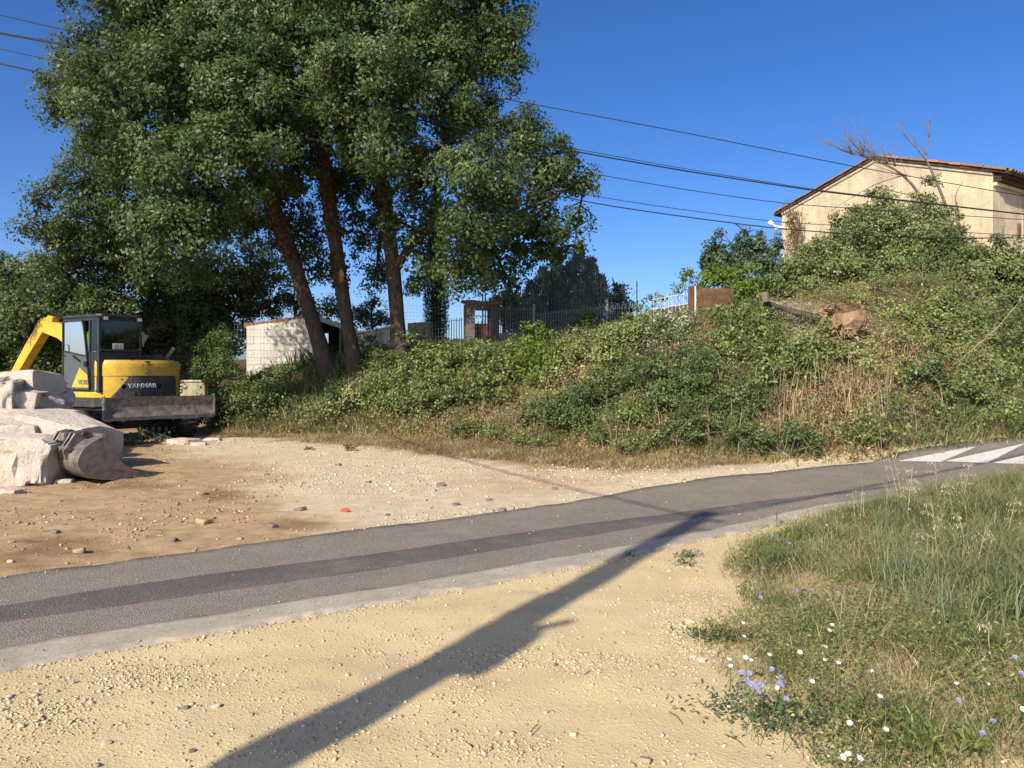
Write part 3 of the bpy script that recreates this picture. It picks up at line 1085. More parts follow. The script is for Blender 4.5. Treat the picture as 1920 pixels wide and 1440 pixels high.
def picket_fence(label, a_px, b_px, Y0, Y1, h_px, n, mat, post_at=(), r=.011, rails=(.12, .88), postmat=None, post_over=.06, spear=True):
    A, B = at(a_px[0], a_px[1], Y0), at(b_px[0], b_px[1], Y1)
    h0, h1 = h_px[0] / FOCAL * Y0, h_px[1] / FOCAL * Y1
    t = thing('iron_fence', label, 'fence', (A.x, A.y, A.z), math.atan2(B.y - A.y, B.x - A.x))
    L = math.hypot(B.x - A.x, B.y - A.y)
    me = bpy.data.meshes.new('bar')
    b = MB().tube([(0, 0, 0), (0, 0, .93), (0, 0, 1.0)], [r, r, r * .2 if spear else r], 6)
    me.from_pydata(b.v, [], b.f)
    me.materials.append(mat)
    for i in range(n):
        f = (i + .5) / n
        o = link_mesh('bar', me, t)
        o.location = (L * f, random.uniform(-.004, .004), (B.z - A.z) * f)
        o.scale = (1, 1, h0 + (h1 - h0) * f)
        o.rotation_euler = (random.uniform(-.01, .01), random.uniform(-.012, .012), 0)
    for k in rails:
        MB().bar((0, 0, h0 * k), (L, 0, (B.z - A.z) + h1 * k), .03, .012).build('rail', mat, t)
    for f in post_at:
        z = (B.z - A.z) * f
        MB().span((L * f - .035, -.045, z - .3), (L * f + .035, .025, z + h0 + (h1 - h0) * f + post_over)).build('post', postmat or mat, t, bevel=.006)
    return t


picket_fence('dark iron bar fence left of the tiled gateway beside the cypress', (806, 648), (868, 641), 21.9, 21.5, (48, 47), 13, M_IRON, (), .010)
picket_fence('iron bar fence with grey post just right of the gateway', (936, 627), (1001, 622), 21.2, 21.2, (54, 47), 14, M_IRONG, (1.0,), .009, postmat=M_IRONG)
picket_fence('long iron bar fence running below the grey pines', (1006, 622), (1138, 613), 21.2, 21.2, (36, 44), 27, M_IRONG, (1.0,), .009, postmat=M_IRONG, post_over=.1)
picket_fence('short iron bar fence ending at the leafy vine', (1142, 613), (1182, 609), 21.2, 21.2, (44, 42), 9, M_IRONG, (), .009)
picket_fence('white painted railing ending at the rusty post', (1222, 598), (1292, 588), 18.6, 18.2, (40, 42), 10, M_IRONW, (), .0062, rails=(.45, .9))
picket_fence('dark iron railings standing on the beige wall behind the excavator', (318, 714), (384, 714), 22.5, 22.5, (52, 52), 12, M_IRON, (), .012)


def wire_mesh(label, a_px, b_px, Y0, Y1, h_px, nx, nz, posts=(), sag=0.0):
    A, B = at(a_px[0], a_px[1], Y0), at(b_px[0], b_px[1], Y1)
    h0, h1 = h_px[0] / FOCAL * Y0, h_px[1] / FOCAL * Y1
    t = thing('wire_mesh_fence', label, 'fence', (A.x, A.y, A.z), math.atan2(B.y - A.y, B.x - A.x))
    L = math.hypot(B.x - A.x, B.y - A.y)
    dz = B.z - A.z
    def P(f, g):
        return (L * f, .02 * math.sin(f * 9 + g * 4), dz * f + (h0 + (h1 - h0) * f) * g + sag * math.sin(f * math.pi * 3 + 1) * g)
    mb = MB()
    for i in range(nx + 1):
        mb.tube([P(i / nx, g) for g in (0, .5, 1)], .0017, 4, caps=False)
    for j in range(nz + 1):
        mb.tube([P(i / 24, j / nz) for i in range(25)], .0017, 4, caps=False)
    o = mb.build('wire_mesh', M_WIRE, t)
    o['kind'] = 'stuff'
    for f in posts:
        x, y, z = P(f, 0)
        MB().bar((x, 0, z - .2), (x, 0, z + h0 + (h1 - h0) * f + .05), .035).build('post', M_GREENP, t)
    return t


wire_mesh('thin wire mesh fence in front of the block shed', (440, 690), (600, 668), 21.0, 20.9, (92, 80), 26, 9)
wire_mesh('tall wire mesh fence behind the third oak and the cypress', (742, 640), (905, 636), 21.7, 21.0, (62, 82), 28, 10, (1.0,), .05)
wire_mesh('sagging wire mesh fence strung in front of the grey pines', (910, 640), (1200, 610), 20.8, 20.6, (85, 80), 44, 9, (.0, .98), .09)

# tiled gateway with a red door
M_GATE = plaster('gate_render', (.12, .115, .11), (.19, .18, .17), (.08, .075, .07))  # darker copy of the grey wall render, the gateway's shade put into its colour
gp = at(902, 648, 21.4)
gt = thing('gateway', 'tile-topped rendered gateway with dark red gate and iron scrolls', 'gateway', (gp.x, gp.y, gp.z), math.radians(16))
MB().span((-.42, -.12, -.3), (-.20, .35, 1.10)).build('pillar', M_GATE, gt, bevel=.015)
MB().span((.26, -.12, -.3), (.50, .35, 1.10)).build('pillar', M_GATE, gt, bevel=.015)
MB().span((-.418, -.118, 1.0), (.498, .348, 1.16)).build('lintel', M_GATE, gt, bevel=.015)
for i in range(9):
    o = link_mesh('coping_tile', tmb, gt)
    o.location = (-.44 + i * .118, -.2, 1.17 + .018 * math.sin(i))
    o.scale = (3.4, .95, .8)
    o.rotation_euler = (0, -.12, math.pi / 2)
MB().span((-.195, .10, -.25), (.255, .14, .62)).build('gate_panel', M_REDP, gt, bevel=.006)
for i in range(5):
    MB().tube([(-.16 + i * .095, .09, -.2), (-.16 + i * .095, .09, .7)], .01, 6).build('bar', M_IRON, gt)
for z in (.1, .72):
    for s in (-1, 1):
        pts = [(.03 + s * (.10 - (.09 - .012 * k) * math.cos(k * .7)), .09, z + (.09 - .012 * k) * math.sin(k * .7) + .06) for k in range(8)]
        MB().tube(pts, .011, 6).build('scroll', M_IRONG, gt)
MB().bar((-.19, .09, .83), (.25, .09, .83), .015).build('rail', M_IRON, gt)

# rusty post, white post and weathered sheet by the white railing
rp = at(1296, 602, 18.1)
M_RUST = plain('rusty_steel', (.11, .06, .04), .9, .2, var=.4, vscale=12, bump=.3)
o = MB().span((-.075, -.05, -.3), (.075, .05, .82)).build('rusty_post', M_RUST, bevel=.01)
o.location = rp
o.rotation_euler = (0, .02, 0)
tag(o, 'dark rusty flat post at the end of the white railing', 'post')
o = MB().tube([(0, 0, -.3), (0, 0, .84)], .022, 8).build('white_post', M_IRONW)
o.location = at(1304, 604, 18.0)
tag(o, 'thin white post beside the rusty post', 'post')
o = MB().prism([(0, 0), (.86, .10), (.86, .62), (.80, .66), (.0, .68)], -.012, .012).build('brown_sheet', plain('brown_sheet', (.15, .085, .045), .9, .2, var=.35, vscale=4, dirt=(.07, .045, .03), dirt_amt=.85, dscale=5))
o.location = at(1307, 594, 17.9)
o.rotation_euler = (.06, 0, .1)
tag(o, 'weathered brown sheet leaning behind the white post', 'sheet')
o = MB().span((-.06, -.05, -.2), (.06, .05, .25)).build('stump_post', M_RUST, bevel=.01)
o.location = at(1223, 602, 18.8)
tag(o, 'short rusty stub post below the white railing', 'post')
# ------------------------------------------------------------------ excavator
M_YEL = plain('machine_yellow', (.62, .40, .035), .38, .5, var=.10, vscale=3, dirt=(.27, .20, .10), dirt_amt=.55, dscale=5, bump=.12, bscale=9)
M_CHAR = plain('machine_charcoal', (.032, .035, .04), .5, .4, var=.2, vscale=4, dirt=(.14, .12, .095), dirt_amt=.6, dscale=5)
M_CAB = plain('cab_frame', (.022, .026, .032), .4, .45, var=.2, vscale=4, dirt=(.09, .085, .08), dirt_amt=.3)
M_STEEL = plain('worn_steel', (.23, .205, .18), .45, .5, metal=.5, var=.5, vscale=9, bump=.4, bscale=35, dirt=(.27, .17, .10), dirt_amt=.55, dscale=4)
M_BLADE = plain('blade_steel', (.15, .135, .12), .55, .45, metal=.35, var=.45, vscale=12, bump=.35, bscale=40, dirt=(.30, .265, .215), dirt_amt=.8, dscale=6)
M_RUBBER = plain('track_rubber', (.028, .026, .024), .85, .2, var=.3, vscale=10, dirt=(.16, .125, .085), dirt_amt=.8, dscale=5)
M_GLASS = glass_mat('cab_glass', (.42, .60, .62), .03)
M_GLASS_R = glass_mat('rear_glass', (.16, .22, .26), .02)
M_WHITE = plain('white_print', (.75, .76, .77), .5, .3, var=.03)
M_LOUV = plain('louvre_black', (.012, .012, .012), .7, .2)
M_HIVIS = plain('hivis_cloth', (.75, .60, .03), .9, .1, var=.3, vscale=20)
M_SEAT = plain('seat_cloth', (.05, .055, .06), .9, .1, var=.3)
M_CLOTH = plain('pale_cloth', (.45, .58, .60), .9, .1, var=.2, vscale=10)
M_CHROME = plain('cylinder_rod', (.55, .55, .56), .2, .5, metal=.9)
M_GREYD = plain('decal_grey', (.12, .14, .15), .6, .3)
M_PAPER = plain('sticker_paper', (.62, .62, .60), .7, .2, var=.05)
M_RED = plain('reflector_red', (.45, .03, .02), .3, .5)

EXC_A = math.radians(147)
exc_xy = (-9.08, 18.0)
exc = thing('excavator', 'yellow and charcoal tracked mini excavator parked behind the limestone blocks', 'excavator', (exc_xy[0], exc_xy[1], float(g0(*exc_xy)) + .01), EXC_A)


def rear(t):
    """outline of the rounded tail, t from -1 (right side) to 1 (left side)"""
    a = abs(t)
    return (-1.10 * (1 - .48 * a ** 3.0), 1.05 * t)


def tail_shell(t0, t1, z0, z1, off=0.0, thick=.08, topin=.0, n=22, slant0=0.0, slant1=0.0, nz=6):
    """curved cover panel following the tail; slants move its ends with height"""
    mb = MB()
    vs, fs = [], []
    for side in (0, 1):
        for j in range(nz):
            z = z0 + (z1 - z0) * j / (nz - 1)
            a0, a1 = t0 + slant0 * j / (nz - 1), t1 + slant1 * j / (nz - 1)
            for i in range(n):
                t = a0 + (a1 - a0) * i / (n - 1)
                x, y = rear(t)
                x2, y2 = rear(t + .01)
                nx, ny = -(y2 - y), (x2 - x)
                l = math.hypot(nx, ny)
                nx, ny = nx / l, ny / l
                o = off - (thick if side else 0)
                if j == nz - 1: o -= topin
                if j == nz - 2: o -= topin * .25
                vs.append((x + nx * o, y + ny * o, z))
    m = n * nz
    for s in (0, 1):
        for j in range(nz - 1):
            for i in range(n - 1):
                q = (s * m + j * n + i, s * m + j * n + i + 1, s * m + (j + 1) * n + i + 1, s * m + (j + 1) * n + i)
                fs.append(q if s else q[::-1])
    for j in range(nz - 1):
        for i in (0, n - 1):
            fs.append((j * n + i, (j + 1) * n + i, m + (j + 1) * n + i, m + j * n + i))
    for i in range(n - 1):
        for j in (0, nz - 1):
            fs.append((j * n + i, j * n + i + 1, m + j * n + i + 1, m + j * n + i))
    mb.add(vs, fs)
    return mb


def outline(t0=-1, t1=1, n=30, shrink=.0, front=.15):
    pts = []
    for i in range(n):
        x, y = rear(t0 + (t1 - t0) * i / (n - 1))
        pts.append((x * (1 - shrink) + .0, y * (1 - shrink)))
    pts += [(front, 1.03 * (1 - shrink)), (front, -1.03 * (1 - shrink))]
    return pts


# undercarriage (turned against the upper body)
LOW = Matrix.Rotation(math.atan2(-.70, .71) - EXC_A, 4, 'Z')
def track(yc):
    L, R, w = 1.05, .33, .40
    prof = [(L + R * math.sin(a), R + R * math.cos(a)) for a in np.linspace(0, math.pi, 11)] + [(-L - R * math.sin(a), R - R * math.cos(a)) for a in np.linspace(0, math.pi, 11)]
    mb = MB().prism(prof, yc - w / 2, yc + w / 2)
    o = mb.xform(LOW).build('track', M_RUBBER, exc, bevel=.02)
    sh = MB()
    per = []
    for i in range(len(prof)):
        a, b = prof[i], prof[(i + 1) % len(prof)]
        n = max(1, int(math.hypot(b[0] - a[0], b[1] - a[1]) / .125))
        for k in range(n):
            t = k / n
            per.append((a[0] + (b[0] - a[0]) * t, a[1] + (b[1] - a[1]) * t, math.atan2(b[1] - a[1], b[0] - a[0])))
    for x, z, an in per:
        sh.box((x, yc, z), (.045, w + .01, .06), Matrix.Rotation(-an, 3, 'Y'))
    sh.xform(LOW).build('tread_lug', M_RUBBER, o)['kind'] = 'stuff'
    for x in (-1.05, 1.05):
        hub = MB().tube([(x, yc - w / 2 - .02, R), (x, yc + w / 2 + .02, R)], .22, 16)
        hub.xform(LOW).build('sprocket', M_CHAR, o, bevel=.01)
    for x in (-.6, -.2, .2, .6):
        MB().tube([(x, yc - w / 2 - .012, .16), (x, yc + w / 2 + .012, .16)], .10, 12).xform(LOW).build('roller', M_STEEL, o)
for yc in (-.93, .93):
    track(yc)
MB().span((-.75, -.72, .22), (.75, .72, .58)).box((0, 0, .66), (.9, .9, .16)).xform(LOW).build('track_frame', M_CHAR, exc, bevel=.03)
MB().tube([(0, 0, .6), (0, 0, .78)], .5, 24).build('slew_ring', M_STEEL, exc)
# dozer blade
prof = []
for a in np.linspace(-.62, .62, 9):
    prof.append((2.27 - .38 * math.cos(a) + .30, .775 + .36 * math.sin(a)))
back = [(x - .035, z) for x, z in prof[::-1]]
blade = MB().prism(prof + back, -1.14, 1.14).xform(LOW).build('dozer_blade', M_BLADE, exc, bevel=.006)
for s in (-1, 1):
    MB().prism([(2.13, .53), (2.27, .55), (2.25, 1.02), (2.13, 1.0)], s * 1.14 - .012, s * 1.14 + .012).xform(LOW).build('blade_end_plate', M_BLADE, blade)
    MB().bar((.6, s * .42, .38), (2.16, s * .42, .66), .12, .2).xform(LOW).build('blade_arm', M_CHAR, blade, bevel=.01)
MB().bar((.3, 0, .45), (2.12, 0, .7), .5, .10).xform(LOW).build('blade_plate', M_BLADE, blade, bevel=.01)
MB().prism([(2.185, .50), (2.235, .50), (2.225, .60), (2.175, .60)], -1.14, 1.14).xform(LOW).build('cutting_edge', M_STEEL, blade)

# upper body
MB().prism(outline(shrink=.05, front=1.0), .76, .95, 'xy').build('turntable_deck', M_CHAR, exc, bevel=.02)
MB().prism(outline(shrink=.085, front=-.1), .95, 1.70, 'xy').build('engine_bay', M_LOUV, exc)
tail_shell(-.98, .98, .74, .93, .0, .1).build('lower_skirt', M_CHAR, exc, bevel=.008)
cw = tail_shell(-.62, .78, .935, 1.40, .022, .1, topin=.02, slant0=-.0, slant1=-.30, n=30).build('counterweight', M_CHAR, exc, smooth=False, bevel=.006)
tail_shell(-.98, -.60, .935, 1.40, .0, .08).build('side_cover', M_YEL, exc, bevel=.008)
tail_shell(.50, .98, .935, 1.40, .0, .08).build('side_cover', M_YEL, exc, bevel=.008)
tail_shell(-.60, .42, 1.41, 1.76, .012, .08, topin=.035).build('engine_hood', M_YEL, exc, bevel=.008)
tail_shell(.43, .98, 1.41, 1.76, .012, .08, topin=.035).build('corner_cover', M_YEL, exc, bevel=.008)
rc = tail_shell(-.98, -.61, 1.41, 1.74, .012, .08, topin=.035).build('corner_cover', M_YEL, exc, bevel=.008)
for k in range(8):
    x, y = rear(-.86)
    x2, y2 = rear(-.80)
    z = 1.00 + k * .075
    an = math.atan2(y2 - y, x2 - x)
    MB().box((x - .012, y - .022, z), (.15, .03, .028), Matrix.Rotation(an, 3, 'Z')).build('louvre', M_LOUV, rc)
MB().prism(outline(shrink=.10, front=-.15), 1.70, 1.775, 'xy').build('hood_top', M_CHAR, exc, bevel=.02)
# recesses and marks on the tail
for yy in (.66, -.16):
    MB().tube([(-1.135 + (.02 if yy > .5 else 0), yy, 1.18), (-1.10, yy, 1.18)], .055, 16).build('tie_down_hole', M_LOUV, cw)
MB().box((-1.128, .22, 1.075), (.008, .9, .012)).build('groove', M_GREYD, cw)
MB().box((-1.112, .76, .84), (.012, .12, .03), Matrix.Rotation(-.35, 3, 'Z')).build('reflector', M_RED, exc)
latch = MB().tube([(-1.135, .1, 1.50), (-1.105, .1, 1.50)], .05, 14).box((-1.125, .02, 1.475), (.03, .12, .022)).box((-1.125, .16, 1.50), (.03, .05, .03)).build('hood_latch', M_CHROME, exc, bevel=.004)
MB().box((-1.116, .12, 1.735), (.05, .1, .025)).build('hood_handle', M_CHAR, exc, bevel=.006)


def text_on(body, name, size, mat, parent, M, bold=.0, shear=0.0, xs=1.0, extrude=.004):
    cu = bpy.data.curves.new(name, 'FONT')
    cu.body = body
    cu.size = size
    cu.align_x, cu.align_y = 'CENTER', 'CENTER'
    cu.offset = bold
    cu.shear = shear
    cu.extrude = extrude
    cu.materials.append(mat)
    tmp = bpy.data.objects.new(name, cu)
    COL.objects.link(tmp)
    me = bpy.data.meshes.new_from_object(tmp.evaluated_get(bpy.context.evaluated_depsgraph_get()))
    bpy.data.objects.remove(tmp)
    me.name = name
    o = link_mesh(name, me, parent)
    o.matrix_local = M @ Matrix.Diagonal((xs, 1, 1, 1))
    return o


def facing(loc, xdir, ydir):
    x, y = Vector(xdir).normalized(), Vector(ydir).normalized()
    z = x.cross(y)
    m = Matrix((x, y, z)).transposed().to_4x4()
    m.translation = Vector(loc)
    return m


text_on('YANMAR', 'lettering', .135, M_WHITE, cw, facing((-1.128, .25, 1.19), (0, -1, 0), (0, 0, 1)), bold=.003, shear=.12, xs=1.22, extrude=.006)
# warning stickers on the hood
wt = MB()
for a, b in (((.27, 1.625), (.20, 1.625)), ((.27, 1.625), (.235, 1.69)), ((.20, 1.625), (.235, 1.69)), ((.235, 1.645), (.235, 1.668))):
    wt.bar((-1.118, a[0], a[1]), (-1.118, b[0], b[1]), .007, .007)
wt.box((-1.116, .12, 1.65), (.006, .05, .035)).box((-1.116, .06, 1.655), (.006, .02, .06)).box((-1.116, .085, 1.655), (.006, .03, .01))
wt.build('warning_sticker', M_GREYD, exc)
# skirt under the door and front step
MB().prism([(-.62, .985), (.92, .985), (.92, 1.045), (-.55, 1.045)], .93, 1.06, 'xy').build('door_sill', M_YEL, exc, bevel=.015)
MB().prism([(-.6, .985), (.95, .985), (.95, 1.035), (-.55, 1.035)], .72, .925, 'xy').build('side_skirt', M_CHAR, exc, bevel=.015)
MB().span((-.05, -1.0, .95), (1.0, -.12, 1.55)).build('right_tank_cover', M_CHAR, exc, bevel=.06)

# cab: local x -.75..+.72, y .02..1.03, z 1.0..2.74
X0, X1, Y0, Y1, Z0, Z1 = -.74, .74, .02, 1.02, 1.06, 2.70
cab = MB()
for (x, y) in ((X0 + .03, Y0 + .03), (X0 + .03, Y1 - .03), (X1 - .03, Y0 + .03), (X1 - .03, Y1 - .03)):
    cab.bar((x, y, Z0), (x, y, Z1), .06, .075)
cab.bar((-.36, Y1 - .025, Z0), (-.36, Y1 - .025, Z1), .05, .05)
cab.bar((X0, Y0 + .03, 1.98), (X0, Y1 - .03, 1.98), .06, .05)
for z in (Z1 - .03, Z0 + .03):
    cab.bar((X0, Y0 + .03, z), (X1, Y0 + .03, z), .06).bar((X0, Y1 - .03, z), (X1, Y1 - .03, z), .06)
    cab.bar((X0 + .03, Y0, z), (X0 + .03, Y1, z), .06).bar((X1 - .03, Y0, z), (X1 - .03, Y1, z), .06)
cab.span((X0 + .005, Y0 + .06, Z0), (X0 + .05, Y1 - .06, 1.95))
cab.span((X0 + .06, Y0 + .005, Z0), (X1 - .06, Y0 + .04, 1.80))
cab.span((X0 + .06, Y1 - .045, Z0), (-.385, Y1 - .012, 1.95))
cab_o = cab.build('cab', M_CAB, exc, bevel=.012)
MB().prism([(X0 - .03, Y0 + .06), (X0 + .06, Y0 - .02), (X1 - .04, Y0 - .02), (X1 + .07, Y0 + .06), (X1 + .07, Y1 - .06), (X1 - .04, Y1 + .02), (X0 + .06, Y1 + .02), (X0 - .03, Y1 - .06)], Z1, Z1 + .085, 'xy').build('cab_roof', M_CAB, exc, bevel=.03, seg=3)
MB().span((X0 + .012, Y0 + .06, 2.005), (X0 + .02, Y1 - .06, Z1 - .06)).build('rear_window', M_GLASS_R, cab_o)
MB().span((X0 + .07, Y1 - .03, 1.96), (-.385, Y1 - .022, Z1 - .06)).build('quarter_window', M_GLASS, cab_o)
MB().span((X1 - .03, Y0 + .06, 1.15), (X1 - .022, Y1 - .06, Z1 - .06)).build('windscreen', M_GLASS, cab_o)
MB().span((X0 + .06, Y0 + .02, 1.82), (X1 - .06, Y0 + .028, Z1 - .06)).build('side_window', M_GLASS, cab_o)
st = MB().span((X0 - .004, .46, 1.99), (X0 + .004, .70, 2.14)).build('sticker', M_PAPER, cab_o)
sx = MB()
for k, (ya, yb, z) in enumerate([(.665, .61, 2.085), (.60, .57, 2.09), (.54, .49, 2.085), (.665, .58, 2.04), (.55, .50, 2.04), (.66, .52, 2.015)]):
    sx.box((X0 - .006, (ya + yb) / 2, z), (.004, ya - yb, .02 if k < 3 else .01))
sx.build('sticker_print', M_GREYD, st)
# door on the left side, with its curved rear edge
D = Y1 + .012
arc = [(-.33 - .09 * math.sin(math.pi * t / 1.35) * 0 - .0 + (-.13 * (1 - (1 - t) ** 2)), 2.64 - 1.52 * t) for t in np.linspace(0, 1, 12)]
arc = [(-.12 - .30 * t ** .7, 2.64 - 1.52 * t) for t in np.linspace(0, 1, 12)]
door = MB()
outl = [(.70, 2.64)] + arc + [(.70, 1.10)]
for a, b in zip(outl, outl[1:] + outl[:1]):
    door.bar((a[0], D, a[1]), (b[0], D, b[1]), .03, .06, up=(0, 1, 0))
door.bar((.70, D, 1.98), (-.22, D, 1.86), .028, .05, up=(0, 1, 0))
door_o = door.build('door', M_CAB, exc, bevel=.006)
up = [(.68, 2.62)] + [p for p in arc if p[1] > 1.9] + [(-.27, 1.87), (.68, 1.98)]
MB().prism(up, D - .004, D + .004).build('door_window', M_GLASS, door_o)
lo = [(.68, 1.96), (-.24, 1.85)] + [p for p in arc if p[1] < 1.8] + [(.68, 1.12)]
MB().prism(lo, D - .012, D + .006).build('door_panel', plain('door_panel_grey', (.075, .09, .095), .35, .5, var=.15), door_o)
MB().prism([(.33, 1.16), (-.385, 1.16), (-.36, 1.42), (.0, 1.60)], D + .007, D + .010).build('door_decal', M_YEL, door_o)
text_on('ViO80', 'lettering', .16, M_GREYD, door_o, facing((-.15, D + .014, 1.27), (-1, 0, 0), (0, 0, 1)), bold=.004, shear=.15, extrude=.002)
MB().tube([(.58, D + .03, 2.12), (.58, D + .07, 2.10), (.58, D + .07, 1.88), (.58, D + .03, 1.86)], .013, 8).build('grab_rail', M_LOUV, door_o)
MB().bar((.25, D + .02, 1.86), (-.05, D + .02, 1.74), .02, .04).build('wiper', M_LOUV, door_o)
MB().span((-.24, D + .0, 1.62), (-.36, D + .05, 1.74)).build('door_handle', M_LOUV, door_o, bevel=.008)
# inside the cab
seat = MB().span((-.35, .3, 1.45), (.2, .8, 1.62)).span((-.45, .3, 1.55), (-.30, .8, 2.2)).span((-.44, .42, 2.2), (-.34, .68, 2.42)).build('seat', M_SEAT, exc, bevel=.04)
def blob(name, c, s, mat, parent, seed, rough=.12):
    me = rock_mesh(name, s, seed, subdiv=3, cuts=2, rough=rough, cutmin=.8)
    me.materials.append(mat)
    for p in me.polygons: p.use_smooth = True
    o = link_mesh(name, me, parent)
    o.location = c
    return o
blob('safety_vest', (.12, .62, 2.26), (.28, .3, .36), M_HIVIS, exc, 81)
blob('folded_cloth', (-.12, .72, 2.02), (.4, .28, .34), M_CLOTH, exc, 82)
blob('dashboard', (-.55, .5, 2.08), (.25, .7, .2), M_SEAT, exc, 83, .06)
MB().span((-.60, .2, 2.03), (-.5, .86, 2.16)).build('rear_shelf', M_SEAT, exc, bevel=.02)
MB().span((.45, .3, 1.1), (.65, .75, 1.9)).build('console', M_SEAT, exc, bevel=.04)
# mirror, exhaust
MB().tube([(.7, -.02, 2.2), (.72, -.5, 2.35), (.70, -.72, 2.38)], .014, 6).build('mirror_arm', M_LOUV, exc)
MB().box((.68, -.86, 2.32), (.06, .20, .30), Matrix.Rotation(.5, 3, 'X')).build('mirror', M_CHROME, exc, bevel=.03)
MB().tube([(-.35, -.86, 1.74), (-.36, -.86, 1.86), (-.45, -.98, 2.08)], .05, 12).build('exhaust_pipe', M_STEEL, exc)
MB().span((-.72, -.55, 1.775), (-.2, .0, 1.90)).build('air_intake_cover', M_CHAR, exc, bevel=.03)

# work lamps, blade ram, bolts, handrail, aerial
for yy in (.12, .9):
    lp_ = MB().box((X0 - .05, yy, Z1 - .02), (.07, .11, .09)).build('work_lamp', M_LOUV, exc, bevel=.01)
    MB().box((X0 - .088, yy, Z1 - .02), (.006, .09, .07)).build('lens', M_PAPER, lp_)
MB().tube([(.5, .0, .62), (1.3, .0, .74)], .06, 12).tube([(1.3, .0, .74), (1.95, .0, .84)], .032, 10).xform(LOW).build('blade_ram', M_CHROME, exc)
for tt in (-.5, -.2, .45, .62):
    x, y = rear(tt)
    for z in (.985, 1.345):
        MB().tube([(x - .03, y, z), (x + .02, y, z)], .014, 8).build('bolt', M_STEEL, cw)
MB().tube([(-.2, -1.0, 1.6), (-.2, -1.0, 1.95), (.55, -1.0, 1.95), (.55, -1.0, 1.6)], .016, 8).build('handrail', M_LOUV, exc, smooth=True)
MB().tube([(X0 + .1, .95, Z1 + .08), (X0 + .08, .95, Z1 + .55)], .005, 5).build('aerial', M_LOUV, exc)
for k in range(3):
    MB().tube([(-.3 + k * .05, -.3, 1.78), (.2, -.35 - k * .04, 1.72), (.9, -.3, 1.4)], .016, 6).build('hose', M_LOUV, exc, smooth=True)
# boom and arm
BY = -.28
def slab(pts, ths, y, w, name, mat, parent, bevel=.015):
    """bent beam of changing depth in the xz plane"""
    top, bot = [], []
    for i, (x, z) in enumerate(pts):
        a, b = pts[max(0, i - 1)], pts[min(len(pts) - 1, i + 1)]
        dx, dz = b[0] - a[0], b[1] - a[1]
        l = math.hypot(dx, dz)
        nx, nz = -dz / l, dx / l
        top.append((x + nx * ths[i] / 2, z + nz * ths[i] / 2))
        bot.append((x - nx * ths[i] / 2, z - nz * ths[i] / 2))
    return MB().prism(top + bot[::-1], y - w / 2, y + w / 2).build(name, mat, parent, bevel=bevel)
MB().span((1.0, -.5, .8), (1.35, -.05, 1.3)).build('swing_bracket', M_CHAR, exc, bevel=.04)
boom = slab([(1.2, 1.15), (1.7, 1.65), (2.5, 2.2), (3.3, 2.55), (4.15, 2.70), (4.3, 2.66)], [.28, .36, .42, .40, .32, .22], BY, .26, 'boom', M_YEL, exc)
arm = slab([(3.85, 2.84), (4.2, 2.74), (5.0, 2.08), (5.9, 1.30), (6.25, 1.0)], [.22, .36, .34, .28, .20], BY, .24, 'arm', M_YEL, exc)
MB().bar((3.7, BY, 2.86), (3.95, BY, 2.92), .2, .14).build('arm_lug', M_YEL, arm, bevel=.02)
MB().tube([(2.3, BY, 2.5), (3.2, BY, 2.86)], .065, 12).tube([(3.2, BY, 2.86), (3.75, BY, 2.95)], .035, 10).build('arm_cylinder', M_CHAR, boom, smooth=False)
MB().tube([(4.55, BY, 2.98), (5.25, BY, 2.36)], .065, 12).tube([(5.25, BY, 2.36), (5.75, BY, 1.9)], .035, 10).build('bucket_cylinder', M_CHAR, arm)
for k in range(4):
    yy = BY - .06 + .05 * k
    MB().tube([(3.2, yy, 2.86), (3.8, yy, 3.06), (4.35, yy, 3.08), (4.75, yy + .03, 2.72), (5.4, yy + .02, 2.12)], .018, 6).build('hose', M_LOUV, arm, smooth=True)
MB().tube([(4.75, BY + .05, 2.6), (5.15, BY + .25, 2.55), (5.35, BY + .2, 2.3), (5.2, BY + .1, 2.2)], .018, 6).build('hose', M_LOUV, arm, smooth=True)

# ------------------------------------------------------------------ bucket on the dirt
bp = ground_at(184, 904)
bk = thing('digger_bucket', 'worn rusty steel digger bucket lying on the dirt before the blocks', 'bucket', (bp.x, bp.y, float(g0(bp.x, bp.y))), math.radians(58))
bk.scale = (1.16, 1.05, .80)
# profile in local xz: opening towards +x; the width runs along local y (backwards)
S = 1.0
curve = [(.60, .03), (.35, .0), (.12, .005), (-.06, .06), (-.19, .17), (-.26, .32), (-.255, .46), (-.19, .60), (-.07, .73), (.09, .80)]
mouth = [(.09, .80), (.16, .62), (.22, .42), (.33, .24), (.60, .03)]
W = .98
def offs(pts, d):
    out = []
    for i, (x, z) in enumerate(pts):
        a, b = pts[max(0, i - 1)], pts[min(len(pts) - 1, i + 1)]
        dx, dz = b[0] - a[0], b[1] - a[1]
        l = math.hypot(dx, dz)
        out.append((x + dz / l * d, z - dx / l * d))
    return out
def refine(pts, n):
    P = np.array(pts); s = np.r_[0, np.cumsum(np.hypot(*np.diff(P, axis=0).T))]
    q = np.linspace(0, s[-1], n)
    R = np.c_[np.interp(q, s, P[:, 0]), np.interp(q, s, P[:, 1])]
    for _ in range(2): R[1:-1] = (R[:-2] + 2 * R[1:-1] + R[2:]) / 4
    return [tuple(r) for r in R]
cf = refine(curve, 26)
BROT = Matrix.Identity(4)
shell = MB().prism(cf + offs(cf, .028)[::-1], 0, W)
shell.xform(BROT).build('shell', M_STEEL, bk, bevel=.004)
mf = refine(mouth, 12)
for y in (0, W):
    MB().prism(cf + mf[1:-1], y - .014, y + .014).xform(BROT).build('side_plate', M_STEEL, bk, bevel=.004)
